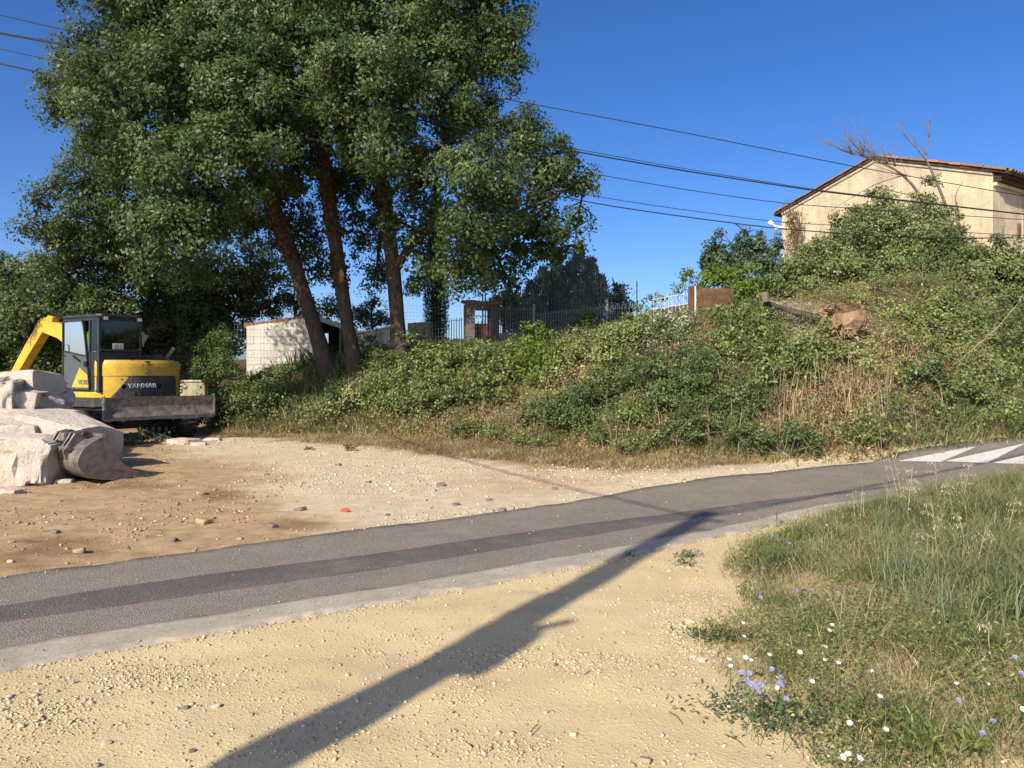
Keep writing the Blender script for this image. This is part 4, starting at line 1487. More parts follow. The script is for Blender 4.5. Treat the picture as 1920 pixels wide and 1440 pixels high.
lipx = MB().prism([(.45, -.012), (.68, .01), (.66, .035), (.45, .03)], -.02, W + .02).xform(BROT).build('cutting_lip', M_STEEL, bk, bevel=.004)
MB().tube([(.10, .02, .79), (.10, W - .02, .79)], .045, 12).xform(BROT).build('back_tube', M_STEEL, bk)
for y in (.26, .36, .60, .70):
    ear = MB().prism([(-.27, .42), (-.30, .56), (-.22, .72), (-.16, .86), (-.04, .90), (.06, .84), (.0, .74), (-.12, .66), (-.20, .5)], y - .018, y + .018).xform(BROT).build('ear', M_STEEL, bk, bevel=.006)
for (x, z) in ((-.245, .60), (-.05, .83)):
    MB().tube([(x, .20, z), (x, .42, z)], .042, 14).tube([(x, .54, z), (x, .76, z)], .042, 14).xform(BROT).build('pin', M_STEEL if z < .7 else M_CHAR, bk)
MB().span((-.22, .40, .70), (.02, .56, .86)).xform(BROT).build('quick_hitch_block', M_STEEL, bk, bevel=.03)
# ------------------------------------------------------------------ foliage helpers
def unit(a):
    return a / (np.linalg.norm(a, axis=-1, keepdims=True) + 1e-9)


def leaf_arrays(C, out, L, W, rng, updir=.35, droop=0.0, spread=1.0, fold=.25):
    """kite-shaped leaves at C, roughly facing `out`"""
    n = len(C)
    N = unit(out + rng.normal(size=(n, 3)) * spread + np.array([0, 0, updir]))
    D = unit(np.cross(N, rng.normal(size=(n, 3))) + np.array([0, 0, -droop]))
    U = unit(np.cross(N, D))
    L = L * rng.uniform(.65, 1.25, n)[:, None]
    W = W * rng.uniform(.7, 1.2, n)[:, None]
    N2 = np.cross(D, U)
    V = np.stack([C, C + D * L * .5 + U * W + N2 * W * fold, C + D * L, C + D * L * .5 - U * W + N2 * W * fold], 1)
    F = np.arange(n * 4).reshape(n, 4)
    return V.reshape(-1, 3), F


def lobe_leaves(c, r, n, rng, shell=.72, cluster=.34, flat=1.0, inner=.22, seed=0):
    """leaf positions of one rounded mass: clusters near its skin, some within; returns points, outward dirs, cluster tone"""
    k = max(6, int(3.4 * (r / cluster) ** 2))
    d = unit(rng.normal(size=(k, 3)))
    bump = 1 + .22 * fbm(d[:, 0] * 2 + c[0], d[:, 1] * 2 + c[1], d[:, 2] * 2 + c[2], seed=seed, octs=3)
    cc = d * (r * rng.uniform(shell, 1.02, k) * bump)[:, None]
    ni = int(k * inner)
    cc = np.vstack([cc, unit(rng.normal(size=(ni, 3))) * (r * rng.uniform(.1, shell, ni))[:, None]])
    nx = max(2, int(k * .16))
    cc = np.vstack([cc, unit(rng.normal(size=(nx, 3)) + np.array([0, 0, .25])) * (r * rng.uniform(1.0, 1.22, nx))[:, None]])
    tone = rng.normal(0, .16, len(cc))
    cr = cluster * rng.uniform(.55, 1.25, len(cc))
    cr[-nx:] *= .6
    wgt = np.ones(len(cc)); wgt[-nx:] = .35
    idx = rng.choice(len(cc), n, p=wgt / wgt.sum())
    p = rng.normal(size=(n, 3))
    p = unit(p) * (rng.uniform(0, 1, n) ** .45)[:, None] * np.array([1, 1, .8])
    P = cc[idx] + p * cr[idx][:, None]
    out = unit(P + p * r * .4)
    P = P * np.array([1, 1, flat])
    return np.asarray(c) + P, out, tone[idx], cc * np.array([1, 1, flat]) + np.asarray(c)


def bark_mat(name, lo, hi):
    m = MT(name, .95, .1)
    n = m.noise(7, 6, .7, stretch=(3, 3, .5))
    c = m.ramp(n, [(.3, lo), (.7, hi)])
    m.base(c)
    m.bump(m.math('ADD', n, m.math('MULTIPLY', m.noise(40, 5, .7, stretch=(2, 2, .4)), .4)), 1.0, .05)
    return m.m


M_BARK = bark_mat('oak_bark', (.04, .032, .026), (.145, .115, .088))
M_BARKG = bark_mat('grey_bark', (.14, .115, .09), (.30, .25, .20))
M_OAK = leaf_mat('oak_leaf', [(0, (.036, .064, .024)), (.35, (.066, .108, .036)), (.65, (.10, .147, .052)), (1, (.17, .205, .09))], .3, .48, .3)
M_DEADIVY = leaf_mat('dead_ivy_leaf', [(0, (.045, .02, .011)), (.5, (.115, .05, .024)), (1, (.22, .11, .052))], .2, .7, .2)


def trunk_pts(px_list, k=1.0):
    return [at(px, py, Y) for px, py, Y, r in px_list], [r / FOCAL * Y * k for px, py, Y, r in px_list]


def smooth_path(pts, radii, n):
    P = np.array([tuple(p) for p in pts]); R = np.array(radii)
    s = np.r_[0, np.cumsum(np.linalg.norm(np.diff(P, axis=0), axis=1))]
    q = np.linspace(0, s[-1], n)
    Q = np.c_[[np.interp(q, s, P[:, i]) for i in range(3)]].T
    for _ in range(2): Q[1:-1] = (Q[:-2] + 2 * Q[1:-1] + Q[2:]) / 4
    return [Vector(v) for v in Q], list(np.interp(q, s, R))


def gnarl(mb, pts, radii, sides, amp, seed):
    """tube with lumpy bark"""
    n0 = len(mb.v)
    mb.tube(pts, radii, sides)
    V = np.array(mb.v[n0:])
    k = 0
    for i, p in enumerate(pts):
        seg = slice(i * sides, (i + 1) * sides)
        c = np.array(tuple(p))
        d = V[seg] - c
        f = fbm(V[seg][:, 0] * 5, V[seg][:, 1] * 5, V[seg][:, 2] * 1.6, seed=seed, octs=3)
        V[seg] = c + d * (1 + amp * f)[:, None]
    mb.v[n0:] = [tuple(v) for v in V]


def oak(name, label, trunk, lobes, seed, density=1.0, leaf=.102, ivy=None, forks=(), group=None, mat=None, bark=None, cat='tree', cluster=.42, twigs=5, attach=.35, spread=.55, tight=.93):
    rng = np.random.default_rng(seed)
    tp, tr = trunk_pts(trunk, .84)
    base = tp[0]
    t = thing(name, label, cat, base, 0, group)
    loc = Vector(base)
    tp2, tr2 = smooth_path(tp, tr, 26)
    mb = MB()
    rr = [r * (1 + .5 * math.exp(-i / 1.6)) for i, r in enumerate(tr2)]
    gnarl(mb, [p - loc for p in tp2], rr, 14, .16, seed)
    mb.build('trunk', bark or M_BARK, t, smooth=True)
    for fk in forks:
        mbl = MB()
        fp, fr = smooth_path(*trunk_pts(fk), 14)
        gnarl(mbl, [p - loc for p in fp], fr, 9, .15, seed + 2)
        mbl.build('limb', bark or M_BARK, t, smooth=True)
    VV, FF, TT = [], [], []
    nv = 0
    done = []
    for li, lobe in enumerate(lobes):
        px, py, rpx, Y = lobe[:4]
        dens = lobe[4] if len(lobe) > 4 else 1.0
        c = np.array(tuple(at(px, py, Y)))
        r = rpx / FOCAL * Y
        n = int(3500 * r * r * density * dens * (.115 / leaf) ** 2)
        P, out, tone, cc = lobe_leaves(c, r * tight, n, rng, seed=seed + li, cluster=cluster)
        V, F = leaf_arrays(P, out, leaf, leaf * .27, rng, updir=.22, droop=.15, spread=spread)
        VV.append(V - np.array(tuple(loc))); FF.append(F + nv); nv += len(V)
        TT.append(np.repeat(np.clip(.48 + tone + rng.normal(0, .09, n), 0, 1), 4))
        # bigger leaves within, tinted dark to stand for inner shade and block see-through
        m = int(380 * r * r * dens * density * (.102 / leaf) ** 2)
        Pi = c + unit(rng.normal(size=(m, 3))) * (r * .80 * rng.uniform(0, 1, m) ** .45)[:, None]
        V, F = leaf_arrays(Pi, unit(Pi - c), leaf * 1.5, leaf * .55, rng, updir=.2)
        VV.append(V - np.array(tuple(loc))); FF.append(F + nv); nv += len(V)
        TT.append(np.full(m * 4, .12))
        # limb from the trunk to this mass, twigs within it
        i0 = int(np.clip(attach + .5 * rng.uniform(0, 1), 0, 1) * (len(tp2) - 1))
        cand = range(int(len(tp2) * attach), len(tp2))
        i0 = min(cand, key=lambda i: (tp2[i] - Vector(c)).length + .6 * max(0, tp2[i].z - c[2] + .4))
        a, b = tp2[i0], Vector(c)
        near = [q for q in done if (q - b).length < (a - b).length * .8]
        done.append(Vector(c))
        if near:
            a = min(near, key=lambda q: (q - b).length)
            i0 = len(tp2) - 1
        mid = a.lerp(b, .5) + Vector((0, 0, .18 * (b - a).length * rng.uniform(.0, 1.0))) + Vector(rng.normal(0, .12, 3))
        r0 = min(max(tr2[i0] * .55, .045), .05 + .03 * (b - a).length)
        mbl = MB()
        lp, lr = smooth_path([a, mid, b], [r0, r0 * .6, .02], 9)
        gnarl(mbl, [p - loc for p in lp], lr, 7, .12, seed + li)
        for kk in rng.choice(len(cc), min(len(cc), twigs), replace=False):
            e = Vector(cc[kk])
            s0 = lp[int(rng.integers(4, 9))]
            mm = s0.lerp(e, .5) + Vector(rng.normal(0, .12, 3))
            mbl.tube([s0 - loc, mm - loc, e - loc], [.02, .013, .006], 5, caps=False)
        mbl.build('limb', bark or M_BARK, t, smooth=True)
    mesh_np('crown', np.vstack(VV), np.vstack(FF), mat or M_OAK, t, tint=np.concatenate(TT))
    if ivy:
        C, O = [], []
        for (f0, f1, n, side) in ivy:
            f = rng.uniform(f0, f1, n) * (len(tp2) - 1)
            i = f.astype(int).clip(0, len(tp2) - 2)
            P = np.array([tuple(p) for p in tp2]); R = np.array(tr2)
            q = P[i] + (P[i + 1] - P[i]) * (f - i)[:, None]
            a = rng.uniform(0, 2 * np.pi, n)
            o = np.c_[np.cos(a), np.sin(a), np.zeros(n)]
            C.append(q + o * (R[i] * rng.uniform(.95, 1.45, n))[:, None]); O.append(o)
        C, O = np.vstack(C), np.vstack(O)
        V, F = leaf_arrays(C - np.array(tuple(loc)), O, .10, .045, rng, updir=-.1, droop=.9, spread=.6)
        mesh_np('dead_ivy', V, F, M_DEADIVY, t, tint=np.repeat(rng.uniform(0, 1, len(C)), 4))
    return t


def on_ground(px, py):
    p = ground_at(px, py)
    return p.y


T1, T2, T3 = on_ground(615, 700), on_ground(666, 695), on_ground(748, 672)
oak('oak_tree', 'leftmost of three big oaks, trunk leaning over the excavator', [(622, 718, T1, 19), (612, 690, T1, 17), (590, 610, T1, 16.5), (566, 540, T1, 16), (540, 460, T1, 16), (505, 370, T1 - .2, 16), (470, 290, T1 - .3, 14), (420, 200, T1 - .2, 11), (370, 90, T1, 7), (330, -30, T1, 4)],
    [(300, 50, 150, 19), (175, 140, 92, 18.5), (245, 215, 132, 16.9), (390, 170, 140, 17.6), (205, 320, 85, 20.8), (190, 415, 100, 21), (340, 350, 112, 16.4), (340, 445, 105, 16.6), (265, 500, 88, 22), (150, 490, 92, 20.8),
     (95, 560, 88, 21.2), (110, 350, 26, 19, .6), (70, 380, 30, 19.2, .5), (60, 430, 32, 19.4, .5), (430, 300, 95, 16.8), (445, 415, 58, 20.6), (250, -60, 150, 19), (300, 130, 90, 20.5), (120, 200, 45, 18.5), (460, 90, 110, 18),
     (395, 555, 60, 24, .8), (470, 500, 55, 24, .6), (330, 545, 80, 23.4), (210, 590, 70, 21.2, .8)],
    11, ivy=[(.30, .62, 1100, 0)], group='big oaks on the bank', twigs=6)
oak('oak_tree', 'middle of three big oaks, trunk with pruned scar and brown ivy', [(672, 715, T2, 18), (664, 685, T2, 15), (652, 610, T2, 14.5), (640, 540, T2, 14.5), (628, 450, T2, 15), (612, 360, T2, 15), (605, 270, T2, 13), (590, 150, T2, 10), (570, 20, T2, 7), (560, -100, T2, 4)],
    [(520, 50, 150, 19.6), (560, 170, 115, 18.4), (470, 215, 105, 17.2), (620, 70, 110, 18), (560, -70, 150, 19.5), (650, 180, 85, 17.5), (555, 300, 82, 20.5, .9), (520, 385, 66, 21.5, .8), (640, 330, 62, 21.5, .8), (560, 440, 60, 22, .7), (680, 420, 56, 22, .7), (600, 500, 45, 22.5, .45), (470, 555, 50, 25, .5), (510, 520, 50, 25, .5)],
    12, ivy=[(.22, .30, 240, 0), (.34, .62, 900, 0)], group='big oaks on the bank', twigs=6)
oak('oak_tree', 'rightmost of three big oaks, forked trunk bare near the ground', [(750, 690, T3, 20), (747, 650, T3, 16.5), (744, 580, T3, 15.5), (738, 500, T3, 16), (728, 430, T3, 16), (716, 350, T3, 15.5), (712, 270, T3, 13), (735, 170, T3, 10), (770, 50, T3, 7), (780, -80, T3, 4)],
    [(760, 40, 140, 18.6), (880, 60, 108, 18.8), (690, 150, 105, 17), (820, 160, 100, 18), (735, 245, 85, 17.2), (870, 220, 82, 18.8), (895, 330, 88, 17.0), (970, 265, 62, 18.6), (1030, 320, 68, 18.6), (880, 420, 84, 17.6), (995, 420, 74, 18.6),
     (930, 478, 70, 18.9, .8), (865, 500, 55, 19, .7), (1095, 345, 34, 18.6, .7), (1085, 410, 30, 18.6, .5), (950, 60, 55, 18.4), (955, 130, 38, 18.6, .8), (770, -80, 160, 18.8), (940, -40, 80, 18.6), (790, 330, 75, 19.6, .8), (780, 430, 65, 20, .6), (800, 505, 50, 20.5, .55),
     (1090, 460, 14, 18.6, .5), (1000, 240, 30, 18.4, .6), (1040, 470, 34, 18.8, .6), (960, 540, 26, 19, .5), (640, 250, 60, 17.4), (690, 330, 62, 21, .8), (705, 515, 42, 22.5, .5)],
    13, ivy=[(.36, .62, 900, 0)], forks=[[(742, 505, T3, 9), (762, 470, T3 - .3, 8), (790, 435, T3 - .6, 7), (850, 400, T3 - .8, 5), (900, 350, T3 - 1, 3)], [(930, 420, 17.8, 3), (990, 390, 18, 3.5), (1040, 370, 18.2, 3), (1080, 340, 18.4, 2)]], group='big oaks on the bank', twigs=6)
# pruned branch scar on the middle trunk
o = MB().tube([(0, 0, 0), (0, -.05, .02)], [.10, .09], 14).build('branch_scar', plain('cut_wood', (.36, .27, .17), .9, .1, var=.2, vscale=12))
o.data.transform(Matrix.Diagonal((.8, 1, 1.7, 1)))
_ok = [q for q in COL.objects if q.get('label', '').startswith('middle of three')][0]
o.parent = _ok
o.location = at(640, 518, T2 - .17) - _ok.location

# trees closing the view behind the excavator
oak('background_oak', 'dark leafy tree filling the gap behind the excavator cab', [(395, 720, 24.4, 14), (390, 640, 24.4, 12), (380, 560, 24.4, 9), (370, 480, 24.4, 6)],
    [(375, 560, 85, 24), (300, 600, 85, 23.6), (420, 610, 55, 24.2), (340, 650, 70, 23.8), (450, 540, 45, 24.4, .5), (250, 640, 80, 23.6), (380, 690, 50, 24, .8)], 14, leaf=.125, twigs=10)
oak('background_oak', 'dark leafy tree behind the digger arm at the picture edge', [(60, 740, 23.5, 14), (58, 650, 23.5, 11), (55, 560, 23.5, 8)],
    [(150, 640, 85, 22), (60, 610, 85, 22.4), (-20, 600, 80, 22.8), (0, 520, 50, 23), (20, 690, 90, 23), (130, 700, 70, 22.8), (-70, 660, 90, 23), (60, 520, 40, 22.6, .6)], 15, leaf=.125, twigs=8)
oak('holly_bush', 'lighter green bush between the cab and the block shed', [(408, 730, 20.6, 5), (406, 680, 20.6, 4), (404, 640, 20.6, 2)],
    [(405, 655, 34, 20.2), (420, 690, 30, 20.0), (390, 690, 28, 20.2), (418, 630, 24, 20.4, .8)], 16, leaf=.07, cat='bush', cluster=.2, twigs=3,
    mat=leaf_mat('bush_leaf_light', [(0, (.04, .07, .02)), (.5, (.09, .14, .04)), (1, (.17, .21, .07))], .3))

# small trees and shrubs beyond the wall
M_OLIVE = leaf_mat('olive_leaf', [(0, (.045, .065, .045)), (.5, (.09, .12, .085)), (1, (.17, .20, .15))], .18, .55, .3)
M_PINE = leaf_mat('grey_conifer', [(0, (.13, .165, .14)), (.5, (.21, .26, .215)), (1, (.32, .36, .29))], .3, .65, .25)
M_CYP = leaf_mat('cypress_scale', [(0, (.016, .034, .012)), (.5, (.034, .062, .018)), (1, (.075, .105, .03))], .1, .6, .2)
oak('garden_shrub', 'thin grey-green shrub behind the white plastered wall', [(700, 650, 24, 4), (698, 610, 24, 3), (696, 580, 24, 2)], [(690, 590, 30, 24, .5), (715, 600, 26, 24, .5), (672, 600, 24, 24, .5), (700, 565, 18, 24, .4)], 17, leaf=.07, cat='bush', cluster=.22, mat=M_OLIVE, twigs=8)
oak('garden_shrub', 'leafy shrub overhanging the shed roof behind the trunks', [(560, 650, 25, 5), (555, 600, 25, 4), (550, 560, 25, 2)], [(540, 560, 34, 25, .6), (500, 575, 30, 25, .6), (575, 575, 26, 25, .6), (620, 580, 28, 25, .6), (650, 590, 22, 25, .6), (470, 570, 30, 25, .7)], 18, leaf=.09, cat='bush', cluster=.25, twigs=6)
oak('olive_tree', 'silvery olive tree just right of the tiled gateway', [(945, 640, 23, 5), (945, 600, 23, 4), (948, 560, 23, 2)], [(945, 580, 26, 23, .7), (962, 590, 26, 23, .7), (935, 560, 18, 23, .6), (958, 555, 20, 23, .6), (975, 610, 26, 23, .7)], 19, leaf=.07, mat=M_OLIVE, cluster=.22, twigs=5)


def plume_tree(name, label, base, plumes, mat, seed, leaf=.10, bark=None, group=None, dens=1.0):
    """upright feathery growth: each plume a tapering column of ascending sprays"""
    rng = np.random.default_rng(seed)
    b = at(*base)
    t = thing(name, label, 'tree', b, 0, group)
    VV, FF, TT, nv = [], [], [], 0
    mb = MB()
    for (px, py_top, py_bot, rpx, Y) in plumes:
        top, bot = at(px, py_top, Y), at(px, py_bot, Y)
        H = top.z - bot.z
        R = rpx / FOCAL * Y
        n = int(2600 * R * H * dens * (.1 / leaf) ** 1.5)
        h = rng.uniform(0, 1, n) ** .9
        a = rng.uniform(0, 2 * np.pi, n)
        tuft = .82 + .22 * vnoise(a * 1.6 + seed, h * H * 4, seed=seed)
        rad = R * np.minimum(1, (1 - h) * 1.7 + .06) ** .8 * (1 - .35 * (1 - np.minimum(1, h * 5))) * tuft * rng.uniform(.55, 1.05, n) ** .6
        P = np.c_[np.cos(a) * rad, np.sin(a) * rad, h * H] + np.array(tuple(bot)) + rng.normal(0, .03, (n, 3))
        out = np.c_[np.cos(a), np.sin(a), np.full(n, .2)]
        D = unit(out * .5 + np.array([0, 0, 1.0]) + rng.normal(0, .35, (n, 3)))
        N = unit(out + rng.normal(0, .5, (n, 3)))
        U = unit(np.cross(N, D))
        L = leaf * rng.uniform(.7, 1.4, n)[:, None]
        W = leaf * .16 * rng.uniform(.7, 1.3, n)[:, None]
        V = np.stack([P, P + D * L * .5 + U * W, P + D * L, P + D * L * .5 - U * W], 1).reshape(-1, 3)
        VV.append(V - np.array(tuple(b))); FF.append(np.arange(len(V)).reshape(-1, 4) + nv); nv += len(V)
        TT.append(np.repeat(np.clip(.45 + .25 * vnoise(P[:, 0] * 3, P[:, 2] * 3, P[:, 1] * 3, seed=seed) + rng.normal(0, .13, n), 0, 1), 4))
        mb.tube([bot - b - Vector((0, 0, .5)), bot - b + Vector((0, 0, H * .5)), top - b], [.07, .04, .01], 6)
    mb.build('trunk', bark or M_BARK, t)
    mesh_np('crown', np.vstack(VV), np.vstack(FF), mat, t, tint=np.concatenate(TT))
    return t


plume_tree('cypress', 'dark columnar cypress standing left of the tiled gateway', (818, 660, 22.8), [(818, 330, 655, 24, 22.8), (812, 400, 660, 19, 22.6), (824, 420, 660, 18, 23)], M_CYP, 21, .085, dens=1.1)
plume_tree('grey_conifer', 'bluish feathery conifer, left one behind the iron fence', (1010, 640, 24.5), [(1018, 505, 640, 34, 24.5), (995, 530, 640, 30, 24.3), (1035, 515, 640, 32, 24.8), (970, 555, 640, 26, 24.3), (1045, 478, 640, 26, 24.6), (1005, 560, 645, 40, 23.9)], M_PINE, 22, .13, group='bluish conifers behind the fence', dens=1.2)
plume_tree('grey_conifer', 'bluish feathery conifer, tall right one behind the iron fence', (1085, 640, 24.8), [(1086, 466, 640, 36, 24.8), (1068, 495, 640, 34, 24.6), (1108, 488, 640, 34, 25), (1128, 520, 640, 28, 24.8), (1052, 535, 640, 28, 24.4), (1085, 550, 645, 44, 24)], M_PINE, 23, .13, group='bluish conifers behind the fence', dens=1.2)
oak('olive_tree', 'dark leafy sapling at the end of the iron fence', [(1160, 640, 22.6, 3.5), (1160, 590, 22.6, 3), (1162, 550, 22.6, 1.5)], [(1150, 565, 20, 22.6, .7), (1168, 560, 20, 22.6, .7), (1160, 590, 22, 22.6, .8), (1180, 585, 18, 22.6, .7), (1158, 540, 12, 22.6, .6)], 24, leaf=.08, cluster=.18, twigs=5,
    mat=leaf_mat('sapling_leaf', [(0, (.025, .05, .022)), (.5, (.05, .09, .035)), (1, (.10, .14, .06))], .25, .45, .4))
# ------------------------------------------------------------------ limestone blocks
M_ROCK = MT('limestone', .92, .15)
_n = M_ROCK.noise(1.6, 6, .62)
_c = M_ROCK.ramp(_n, [(.28, (.56, .43, .32)), (.42, (.70, .61, .51)), (.58, (.78, .71, .62)), (.75, (.68, .57, .46))])
_c = M_ROCK.mix(M_ROCK.grey(M_ROCK.noise(3.3, 5, .7), .56, .72, 0, .6), _c, (.50, .31, .17))
_c = M_ROCK.mix(M_ROCK.grey(M_ROCK.noise(14, 6, .7), .55, .75, 0, .45), _c, (.38, .30, .22))
_v = M_ROCK.voronoi(2.3, 'DISTANCE_TO_EDGE')
_c = M_ROCK.mix(M_ROCK.grey(_v, 0, .012, .16, 0), _c, (.40, .29, .20))
_c = M_ROCK.mix(M_ROCK.grey(M_ROCK.noise(.9, 4, .6), .52, .68, 0, .4), _c, (.62, .47, .35))
M_ROCK.base(_c)
M_ROCK.bump(M_ROCK.math('ADD', M_ROCK.noise(6, 9, .72), M_ROCK.math('MULTIPLY', M_ROCK.noise(26, 6, .75), .5)), 1.0, .085)

# column, row of the block's centre, Y, size (m), turn, tilt
BLOCKS = [
    (0, 866, 10.75, (1.6, 1.0, .76), .10, .03, 'long pitted pale block lowest of the pile beside the digger bucket'),
    (128, 820, 12.1, (1.2, 1.0, .62), -.30, .18, 'sloping smooth cream block propped behind the digger bucket'),
    (5, 808, 11.9, (1.35, 1.0, .36), .15, -.03, 'flat pale slab lying on the big pitted block'),
    (40, 785, 12.9, (1.5, .9, .35), .0, .1, 'long shaded limestone slab in the middle of the pile'),
    (12, 757, 13.3, (1.15, 1.0, .5), .3, .08, 'rounded white block at the picture edge halfway up the pile'),
    (62, 762, 13.9, (.75, .8, .36), -.2, -.1, 'small wedge of limestone between two larger blocks'),
    (35, 723, 14.3, (1.35, 1.0, .5), -.1, -.06, 'topmost pinkish block of the limestone pile'),
    (-60, 800, 13.2, (1.6, 1.6, 1.5), .4, .0, 'tall block half outside the picture at the pile edge'),
    (60, 800, 14.2, (1.7, 1.2, 1.0), .3, .0, 'shaded block buried at the core of the limestone pile'),
    (90, 745, 14.8, (.9, .8, .55), .5, .25, 'grey sloping block at the back of the pile near the cab'),
]
for i, (px, py, Y, size, rz, ry, lab) in enumerate(BLOCKS):
    me = rock_mesh('limestone_block', size, 300 + i * 7, subdiv=5, cuts=7 if i == 1 else 9, rough=.016 if i in (1, 2, 6) else .026, cutmin=.74 if i == 1 else .70, pits=.055 if i in (0, 4, 7) else .014)
    me.materials.append(M_ROCK.m)
    o = link_mesh('limestone_block', me)
    o.location = at(px, py, Y)
    if i in (7, 8):
        o.location.z = float(g0(o.location.x, o.location.y)) + size[2] * .45
    o.rotation_euler = (random.uniform(-.06, .06), ry, rz)
    tag(o, lab, 'rock', 'limestone blocks piled beside the excavator')
for i, (px, py, w, h) in enumerate([(345, 832, .62, .10), (318, 829, .3, .08), (372, 836, .3, .07), (400, 826, .34, .06), (20, 925, .3, .06), (120, 905, .22, .05)]):
    me = rock_mesh('limestone_chip', (w, w * .6, h * 1.5), 500 + i, subdiv=3, cuts=5, rough=.05)
    me.materials.append(M_ROCK.m)
    o = link_mesh('limestone_chip', me)
    p = ground_at(px, py)
    o.location = p + Vector((0, 0, h * .3))
    o.rotation_euler = (0, 0, random.uniform(-.5, .5))
    tag(o, 'flat limestone chip on the ground in front of the excavator' if px > 200 else 'flat limestone chip at the foot of the block pile', 'rock',
        'limestone chips before the excavator' if px > 200 else 'limestone chips under the pile')
# ------------------------------------------------------------------ growth on the bank
G_BRAMBLE = [(0, (0.071, 0.095, 0.031)), (.4, (0.124, 0.169, 0.049)), (.75, (0.211, 0.251, 0.076)), (1, (0.374, 0.368, 0.154))]
M_IVY = leaf_mat('ivy_leaf', G_BRAMBLE, .25, .45, .4)
M_DARKB = leaf_mat('evergreen_leaf', [(0, (0.051, 0.078, 0.028)), (.5, (0.095, 0.138, 0.046)), (1, (0.183, 0.224, 0.079))], .22, .5, .35)
M_BRIGHT = leaf_mat('fresh_leaf', [(0, (.07, .12, .02)), (.5, (.14, .21, .035)), (1, (.26, .32, .07))], .35, .5, .3)
M_PALE = leaf_mat('pale_flowering_leaf', [(0, (.06, .10, .035)), (.45, (.12, .17, .06)), (.6, (.45, .46, .33)), (1, (.62, .62, .50))], .25, .6, .2)
M_CLEM = leaf_mat('clematis_leaf', [(0, (0.094, 0.123, 0.046)), (.5, (0.175, 0.213, 0.078)), (1, (0.321, 0.358, 0.157))], .3, .5, .35)
M_DRYL = leaf_mat('dry_leaf', [(0, (0.115, 0.069, 0.034)), (.5, (0.276, 0.178, 0.086)), (1, (0.483, 0.356, 0.207))], .2, .85, .1)
M_GRASS = leaf_mat('grass_blade', [(0, (0.069, 0.095, 0.032)), (.45, (0.133, 0.168, 0.060)), (.75, (0.220, 0.241, 0.104)), (1, (0.404, 0.358, 0.186))], .3, .55, .3)
M_HAY = leaf_mat('dry_grass_blade', [(0, (.18, .125, .062)), (.5, (.39, .295, .165)), (1, (.62, .52, .33))], .25, .8, .15)

M_DEADW = bark_mat('dead_wood', (.14, .115, .09), (.29, .245, .20))

# patches of dead growth, photograph columns and rows: centre, half-size, strength
DRY = [(1560, 735, 130, 62, 1), (1690, 690, 110, 55, 1), (1620, 640, 70, 30, 1), (880, 775, 60, 45, .8), (820, 800, 50, 30, .9), (960, 800, 80, 30, .7), (1060, 715, 55, 45, .6), (1340, 690, 45, 40, .5), (1220, 800, 70, 35, .7),
       (1730, 740, 60, 60, .9), (1470, 790, 110, 40, .7), (1310, 640, 40, 30, .7), (1600, 800, 60, 40, .6), (700, 800, 90, 20, .5), (1000, 660, 40, 25, .3), (1500, 600, 60, 26, .8), (1330, 610, 30, 30, .8)]


def dryness(x, y, z):
    px, py = pix(x, y, z)
    d = np.zeros_like(x)
    w = fbm(x, y, seed=91, octs=3, scale=1.6)
    for cx, cy, rx, ry, k in DRY:
        d = np.maximum(d, k * sstep(1.25, .35, np.hypot((px - cx) / rx, (py - cy) / ry) + .35 * w))
    base = sstep(.15, .5, fbm(x, y, seed=92, octs=4, scale=.9) + .12) * .62 * (1 - .75 * sstep(1560, 1680, px) * sstep(680, 620, py))
    return np.clip(np.maximum(d, base), 0, 1)


def bank_points(n, rng, x0=-9.5, x1=17.5):
    x = rng.uniform(x0, x1, n * 3)
    toe = np.interp(x, TOE[:, 0], TOE[:, 1])
    y = toe + rng.uniform(-.25, 8.5, n * 3)
    W = np.interp(x, CREST[:, 0], CREST[:, 2])
    k = (y - toe) * .85 < W + 1.2
    px = 960 + FOCAL * x / y
    k &= (px > 330) & (px < 2500) & ((px < 1980) | (rng.uniform(0, 1, len(x)) < .45))
    x, y = x[k][:n], y[k][:n]
    return x, y, gz(x, y)


def slope_n(x, y):
    e = .25
    return unit(np.c_[-(g0(x + e, y) - g0(x - e, y)) / (2 * e), -(g0(x, y + e) - g0(x, y - e)) / (2 * e), np.ones_like(x)])


def blades(name, x, y, z, h, w, lean, mat, rng, tint, parent=None, bend=None, origin=None):
    """grass blades: a bent three-triangle strip each"""
    n = len(x)
    a = rng.uniform(0, 2 * np.pi, n)
    s = np.c_[np.cos(a), np.sin(a), np.zeros(n)]
    b = rng.uniform(0, 2 * np.pi, n) if bend is None else bend
    D = np.c_[np.cos(b), np.sin(b), np.zeros(n)] * (lean * rng.uniform(.2, 1.3, n))[:, None]
    up = np.array([0, 0, 1.0])
    h, w = h[:, None], w[:, None]
    P = np.c_[x, y, z]
    m = P + up * h * .55 + D * h * .35
    t = P + (up * (1 - .35 * np.linalg.norm(D, axis=1, keepdims=True).clip(0, 1.6)) + D) * h
    V = np.stack([P - s * w, P + s * w, m - s * w * .75, m + s * w * .75, t], 1)
    if origin is not None: V = V - np.array(origin)
    F = (np.array([(0, 1, 3), (0, 3, 2), (2, 3, 4)])[None] + (np.arange(n) * 5)[:, None, None]).reshape(-1, 3)
    return mesh_np(name, V.reshape(-1, 3), F, mat, parent, tint=np.repeat(tint, 5))


